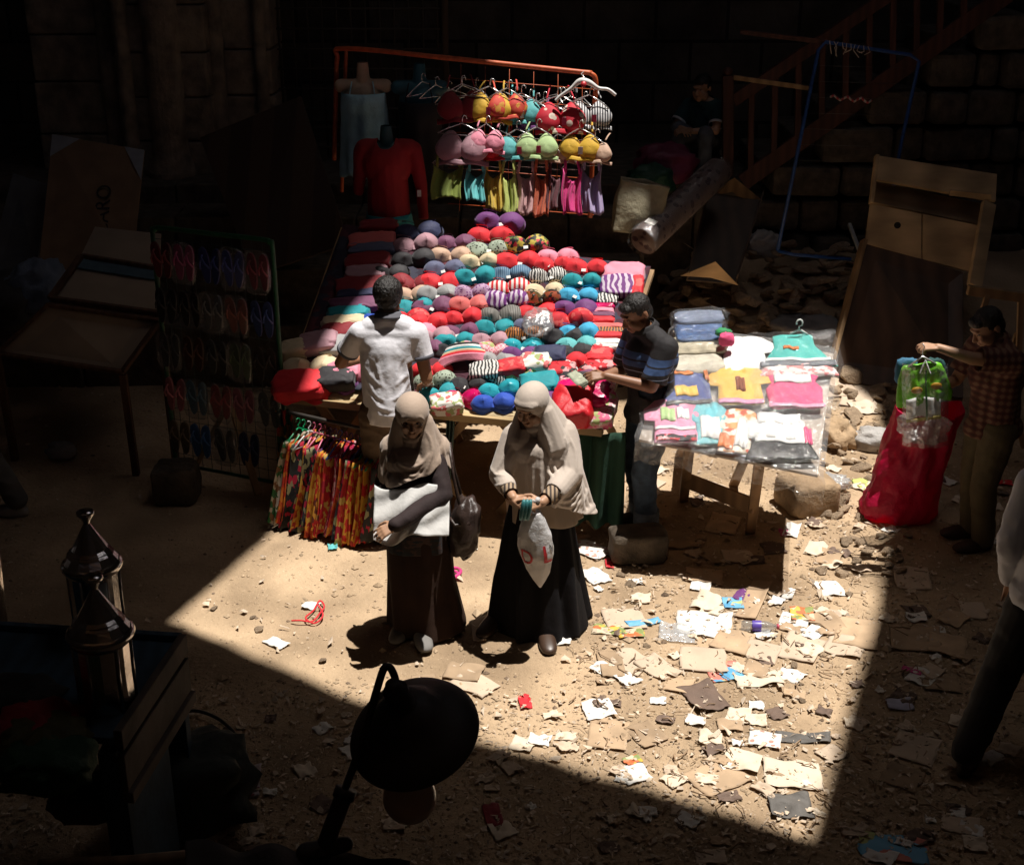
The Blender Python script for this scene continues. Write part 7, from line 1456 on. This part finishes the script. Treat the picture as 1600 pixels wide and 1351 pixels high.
# ---------------- foreground: wall lamp, lanterns, cart ----------------
lampm=M('lamp_enamel',(.06,.052,.045),.55,scale=6,var=.3,bump=.003,bscale=25)
def D(px,py,dist): 
    d=ray(px,py); t=dist; return V((d.x*t,d.y*t,CH+d.z*t))   # ray's view-axis length is 1
def lamp():
    zd=3.9; t=empty('wall_lamp',D(640,1180,zd),'dark enamel lamp shade with a milky globe on a bent pipe arm, in the foreground','lamp')
    rim=D(648,1146,zd); nk=D(624,1092,zd-.11); ax=(nk-rim).normalized(); H_=(nk-rim).length; Rr=103/FPX*zd
    fm=frame(rim,(1,0,0),ax)
    prof=[(Rr,0),(Rr*1.0,.006),(Rr*.985,.012),(Rr*.93,.030),(Rr*.80,.052),(Rr*.66,.070),(Rr*.56,.085),(Rr*.47,.108),(Rr*.36,.128),(Rr*.25,.140),(Rr*.20,.146),(Rr*.19,.175),(Rr*.15,.18),(Rr*.14,.20),(.0,.20)]
    MB().lathe(prof,fm,64).build('lamp_shade',lampm,t,sol=.003)
    MB().lathe([(.0,.20),(.036,.20),(.036,.212),(.024,.216),(.022,.24),(0,.24)],fm,24).build('neck_cap',lampm,t)
    top=fm@V((0,0,.235)); g=D(640,1245,zd+.0)
    q=[top,D(618,1062,zd-.10),D(612,1046,zd-.10),D(606,1041,zd-.10),D(599,1046,zd-.10),D(588,1080,zd-.10),D(560,1175,zd-.08),D(530,1255,zd-.05)]
    MB().tube([cr(q,k/60) for k in range(61)],.0112,10).build('arm_pipe',lampm,t)
    MB().tube([D(540,1235,zd-.06),D(512,1310,zd-.02),D(500,1345,zd),D(490,1380,zd+.02)],.026,14).build('sleeve_pipe',lampm,t)
    MB().tube([D(541,1232,zd-.06),D(536,1246,zd-.06)],.032,14).build('clamp_ring',lampm,t)
    MB().cap(D(480,1332,zd-.02),D(540,1318,zd),.032,.022).build('bracket_joint',lampm,t)
    MB().tube([rim,mix(rim,g,.6)],.03,14).build('bulb_holder',lampm,t)
    MB().ell((0,0,0),(.0775,)*3,Matrix.Translation(g),40,24).build('glass_globe',M('milky_glass',(.72,.52,.40),.25,scale=3,var=.06),t)
lamp()
brass=M('tin_metal',(.58,.55,.53),.17,scale=8,var=.25,metal=1,bump=.002,bscale=30)
def lantern(px,py_top,py_base,label,zd,seed,r):
    base=D(px+22,py_base,zd); top=D(px,py_top,zd-.0); 
    H_=(py_base-py_top)/FPX*zd/math.cos(PH+.15); t=empty('tin_lantern',base,label,'lantern'); T=Matrix.Translation(base)@Matrix.Rotation(.0,4,'X')
    hr=H_*.52
    MB().lathe([(r*.92,0),(r*.95,.01),(r*.90,.02),(r*.90,.05),(r*.88,hr*.5),(r*.90,hr-.03),(r*.98,hr-.015),(r*.98,hr)],T,12).build('lantern_body',brass,t,False)
    MB().lathe([(r*1.02,hr-.03),(r*1.1,hr-.012),(r*1.13,hr),(r*1.08,hr+.012),(r*1.0,hr+.03)],T,48).build('rim_band',brass,t)
    hc_=H_*.90; c0=hr+.02
    MB().lathe([(r*1.04,c0),(r*.80,mix(c0,hc_,.26)),(r*.82,mix(c0,hc_,.28)),(r*.72,mix(c0,hc_,.34)),(r*.74,mix(c0,hc_,.36)),(r*.62,mix(c0,hc_,.42)),(r*.12,hc_)],T,12).build('cone_roof',brass,t,False)
    MB().lathe([(r*.12,hc_-.005),(r*.2,hc_+.02),(r*.30,hc_+.045),(r*.34,hc_+.052),(r*.34,hc_+.062),(r*.2,hc_+.07),(0,hc_+.072)],T,24).build('finial_knob',brass,t)
    b=MB()
    for k in range(6):
        a=k/6*6.283+.3; b.tube([T@V((r*.9*math.cos(a),r*.9*math.sin(a),.02)),T@V((r*.92*math.cos(a),r*.92*math.sin(a),hr-.02))],.006,6)
    b.build('corner_ribs',brass,t)
    return base,T,hr
BZ=1.0
bA=G(158,992,BZ); bB=G(172,1108,BZ)
def lant(g,label,r,H_,sticker=False):
    t=empty('tin_lantern',g,label,'lantern'); T=Matrix.Translation(g); hr=H_*.60
    MB().lathe([(r*.95,0),(r*.98,.01),(r*.92,.022),(r*.90,.05),(r*.88,hr*.5),(r*.90,hr-.04),(r*.98,hr-.02),(r*.98,hr)],T,14).build('lantern_body',brass,t,False)
    MB().lathe([(r*.98,hr-.03),(r*1.08,hr-.015),(r*1.12,hr-.002),(r*1.08,hr+.012),(r*1.0,hr+.02)],T,48).build('rim_band',brass,t)
    c0,hc_=hr+.012,H_*.93; L=lambda f_:mix(c0,hc_,f_)
    MB().lathe([(r*1.04,c0),(r*.82,L(.20)),(r*.86,L(.22)),(r*.74,L(.28)),(r*.78,L(.30)),(r*.66,L(.36)),(r*.10,hc_)],T,14).build('cone_roof',brass,t,False)
    MB().lathe([(r*.10,hc_-.004),(r*.16,hc_+.015),(r*.28,hc_+.035),(r*.33,hc_+.045),(r*.30,hc_+.055),(r*.1,hc_+.06),(0,hc_+.061)],T,24).build('finial_knob',brass,t)
    for k in range(6):
        a=k/6*6.283+.3; MB().tube([T@V((r*.9*math.cos(a),r*.9*math.sin(a),.02)),T@V((r*.92*math.cos(a),r*.92*math.sin(a),hr-.02))],.006,6).build('corner_rib',brass,t)
    if sticker: MB().grid(lambda u,v:T@V((r*1.0*math.cos(-1.35+.55*u),r*1.0*math.sin(-1.35+.55*u),hr-.045-.075*v)),6,2).build('paper_sticker',M('sticker_blue',(.30,.38,.45),.7),t,sol=.001)
lant(bB,'nearer tin lantern with a conical roof, standing in front of the other',.118,.58)
lant(bA,'farther tin lantern with a pale sticker under its conical roof',.115,.58,True)
tag(MB().tube([G(-6,970,1.0)+V((0,0,0)),G(0,970,1.0)+V((0,0,.45))],.05,14).build('tin_post',brass),'sliver of a lit tin lantern cut by the left edge','lantern')
def cart():
    t=empty('wooden_cart',G(150,1150,0),'old blue painted wooden cart with raised board rims, at the lower left','cart'); bp=M('blue_worn_wood',(.025,.06,.10),.8,'wood',scale=4,bump=.003,bscale=30); w_=M('bare_worn_wood',(.10,.075,.06),.8,'wood',scale=4,bump=.003,bscale=30)
    c=G(283,997,BZ+.04); n0=G(180,1150,BZ+.04); d=(n0-c).normalized(); far=G(-60,975,BZ+.04); back=(far-c).normalized(); q=c+d*1.9
    LL=(n0-c).length; P=lambda a,b_,z: c+back*a+d*(b_*LL/1.9)+V((0,0,z-c.z))
    slab('cart_top',[P(0,1.9,BZ),P(0,0,BZ),P(2.2,0,BZ),P(2.2,1.9,BZ)][::-1],.03,bp,None,None,t)
    MB().bar(P(-.01,0,BZ+.02),P(-.01,1.9,BZ+.02),.035,.09,(0,0,1)).build('side_rim',w_,t,False); MB().bar(P(0,0,BZ+.02),P(2.2,0,BZ+.02),.035,.08,(0,0,1)).build('rear_rim',bp,t,False)
    MB().bar(P(-.01,0,BZ-.13),P(-.01,1.9,BZ-.13),.03,.16,(0,0,1)).build('side_panel',w_,t,False); MB().bar(P(-.02,0,BZ-.24),P(-.02,1.9,BZ-.24),.045,.05,(0,0,1)).build('lower_ledge',w_,t,False)
    MB().bar(P(0,0,BZ-.13),P(2.2,0,BZ-.13),.03,.2,(0,0,1)).build('rear_panel',bp,t,False)
    MB().bar(P(-.0,.75,BZ-.55),P(-.0,1.9,BZ-.55),.03,.6,(0,0,1)).build('lower_panel',bp,t,False)
    for a,b_ in((.04,.04),(.04,1.85),(2.1,.04),(2.1,1.85)): MB().bar(P(a,b_,BZ-.03),P(a,b_,0),.07,.07).build('leg',bp,t,False)
    return P
CPt=cart()
def clutter():
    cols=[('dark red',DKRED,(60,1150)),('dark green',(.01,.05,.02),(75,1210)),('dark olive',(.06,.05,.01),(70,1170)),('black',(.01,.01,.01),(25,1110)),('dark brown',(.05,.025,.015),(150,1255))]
    for k,(n_,c_,(px,py)) in enumerate(cols):
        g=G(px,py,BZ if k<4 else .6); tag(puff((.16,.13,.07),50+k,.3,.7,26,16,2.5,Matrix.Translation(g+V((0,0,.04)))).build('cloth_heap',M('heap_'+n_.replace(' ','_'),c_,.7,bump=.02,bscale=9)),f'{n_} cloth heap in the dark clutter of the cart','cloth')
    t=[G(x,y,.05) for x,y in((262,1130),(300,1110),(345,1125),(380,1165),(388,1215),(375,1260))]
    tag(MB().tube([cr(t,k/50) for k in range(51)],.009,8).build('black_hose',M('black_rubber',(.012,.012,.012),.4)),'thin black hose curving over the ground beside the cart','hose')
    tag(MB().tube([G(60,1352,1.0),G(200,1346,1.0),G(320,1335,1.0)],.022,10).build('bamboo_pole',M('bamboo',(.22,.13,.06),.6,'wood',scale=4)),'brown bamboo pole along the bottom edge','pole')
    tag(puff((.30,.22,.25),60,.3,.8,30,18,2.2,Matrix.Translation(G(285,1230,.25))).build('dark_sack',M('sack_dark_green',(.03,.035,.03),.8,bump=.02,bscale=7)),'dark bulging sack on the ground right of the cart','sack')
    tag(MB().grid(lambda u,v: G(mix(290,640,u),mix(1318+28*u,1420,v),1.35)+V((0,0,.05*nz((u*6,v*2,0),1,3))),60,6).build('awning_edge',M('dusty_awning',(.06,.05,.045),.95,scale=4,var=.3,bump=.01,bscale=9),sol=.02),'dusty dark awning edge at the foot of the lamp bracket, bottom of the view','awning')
clutter()
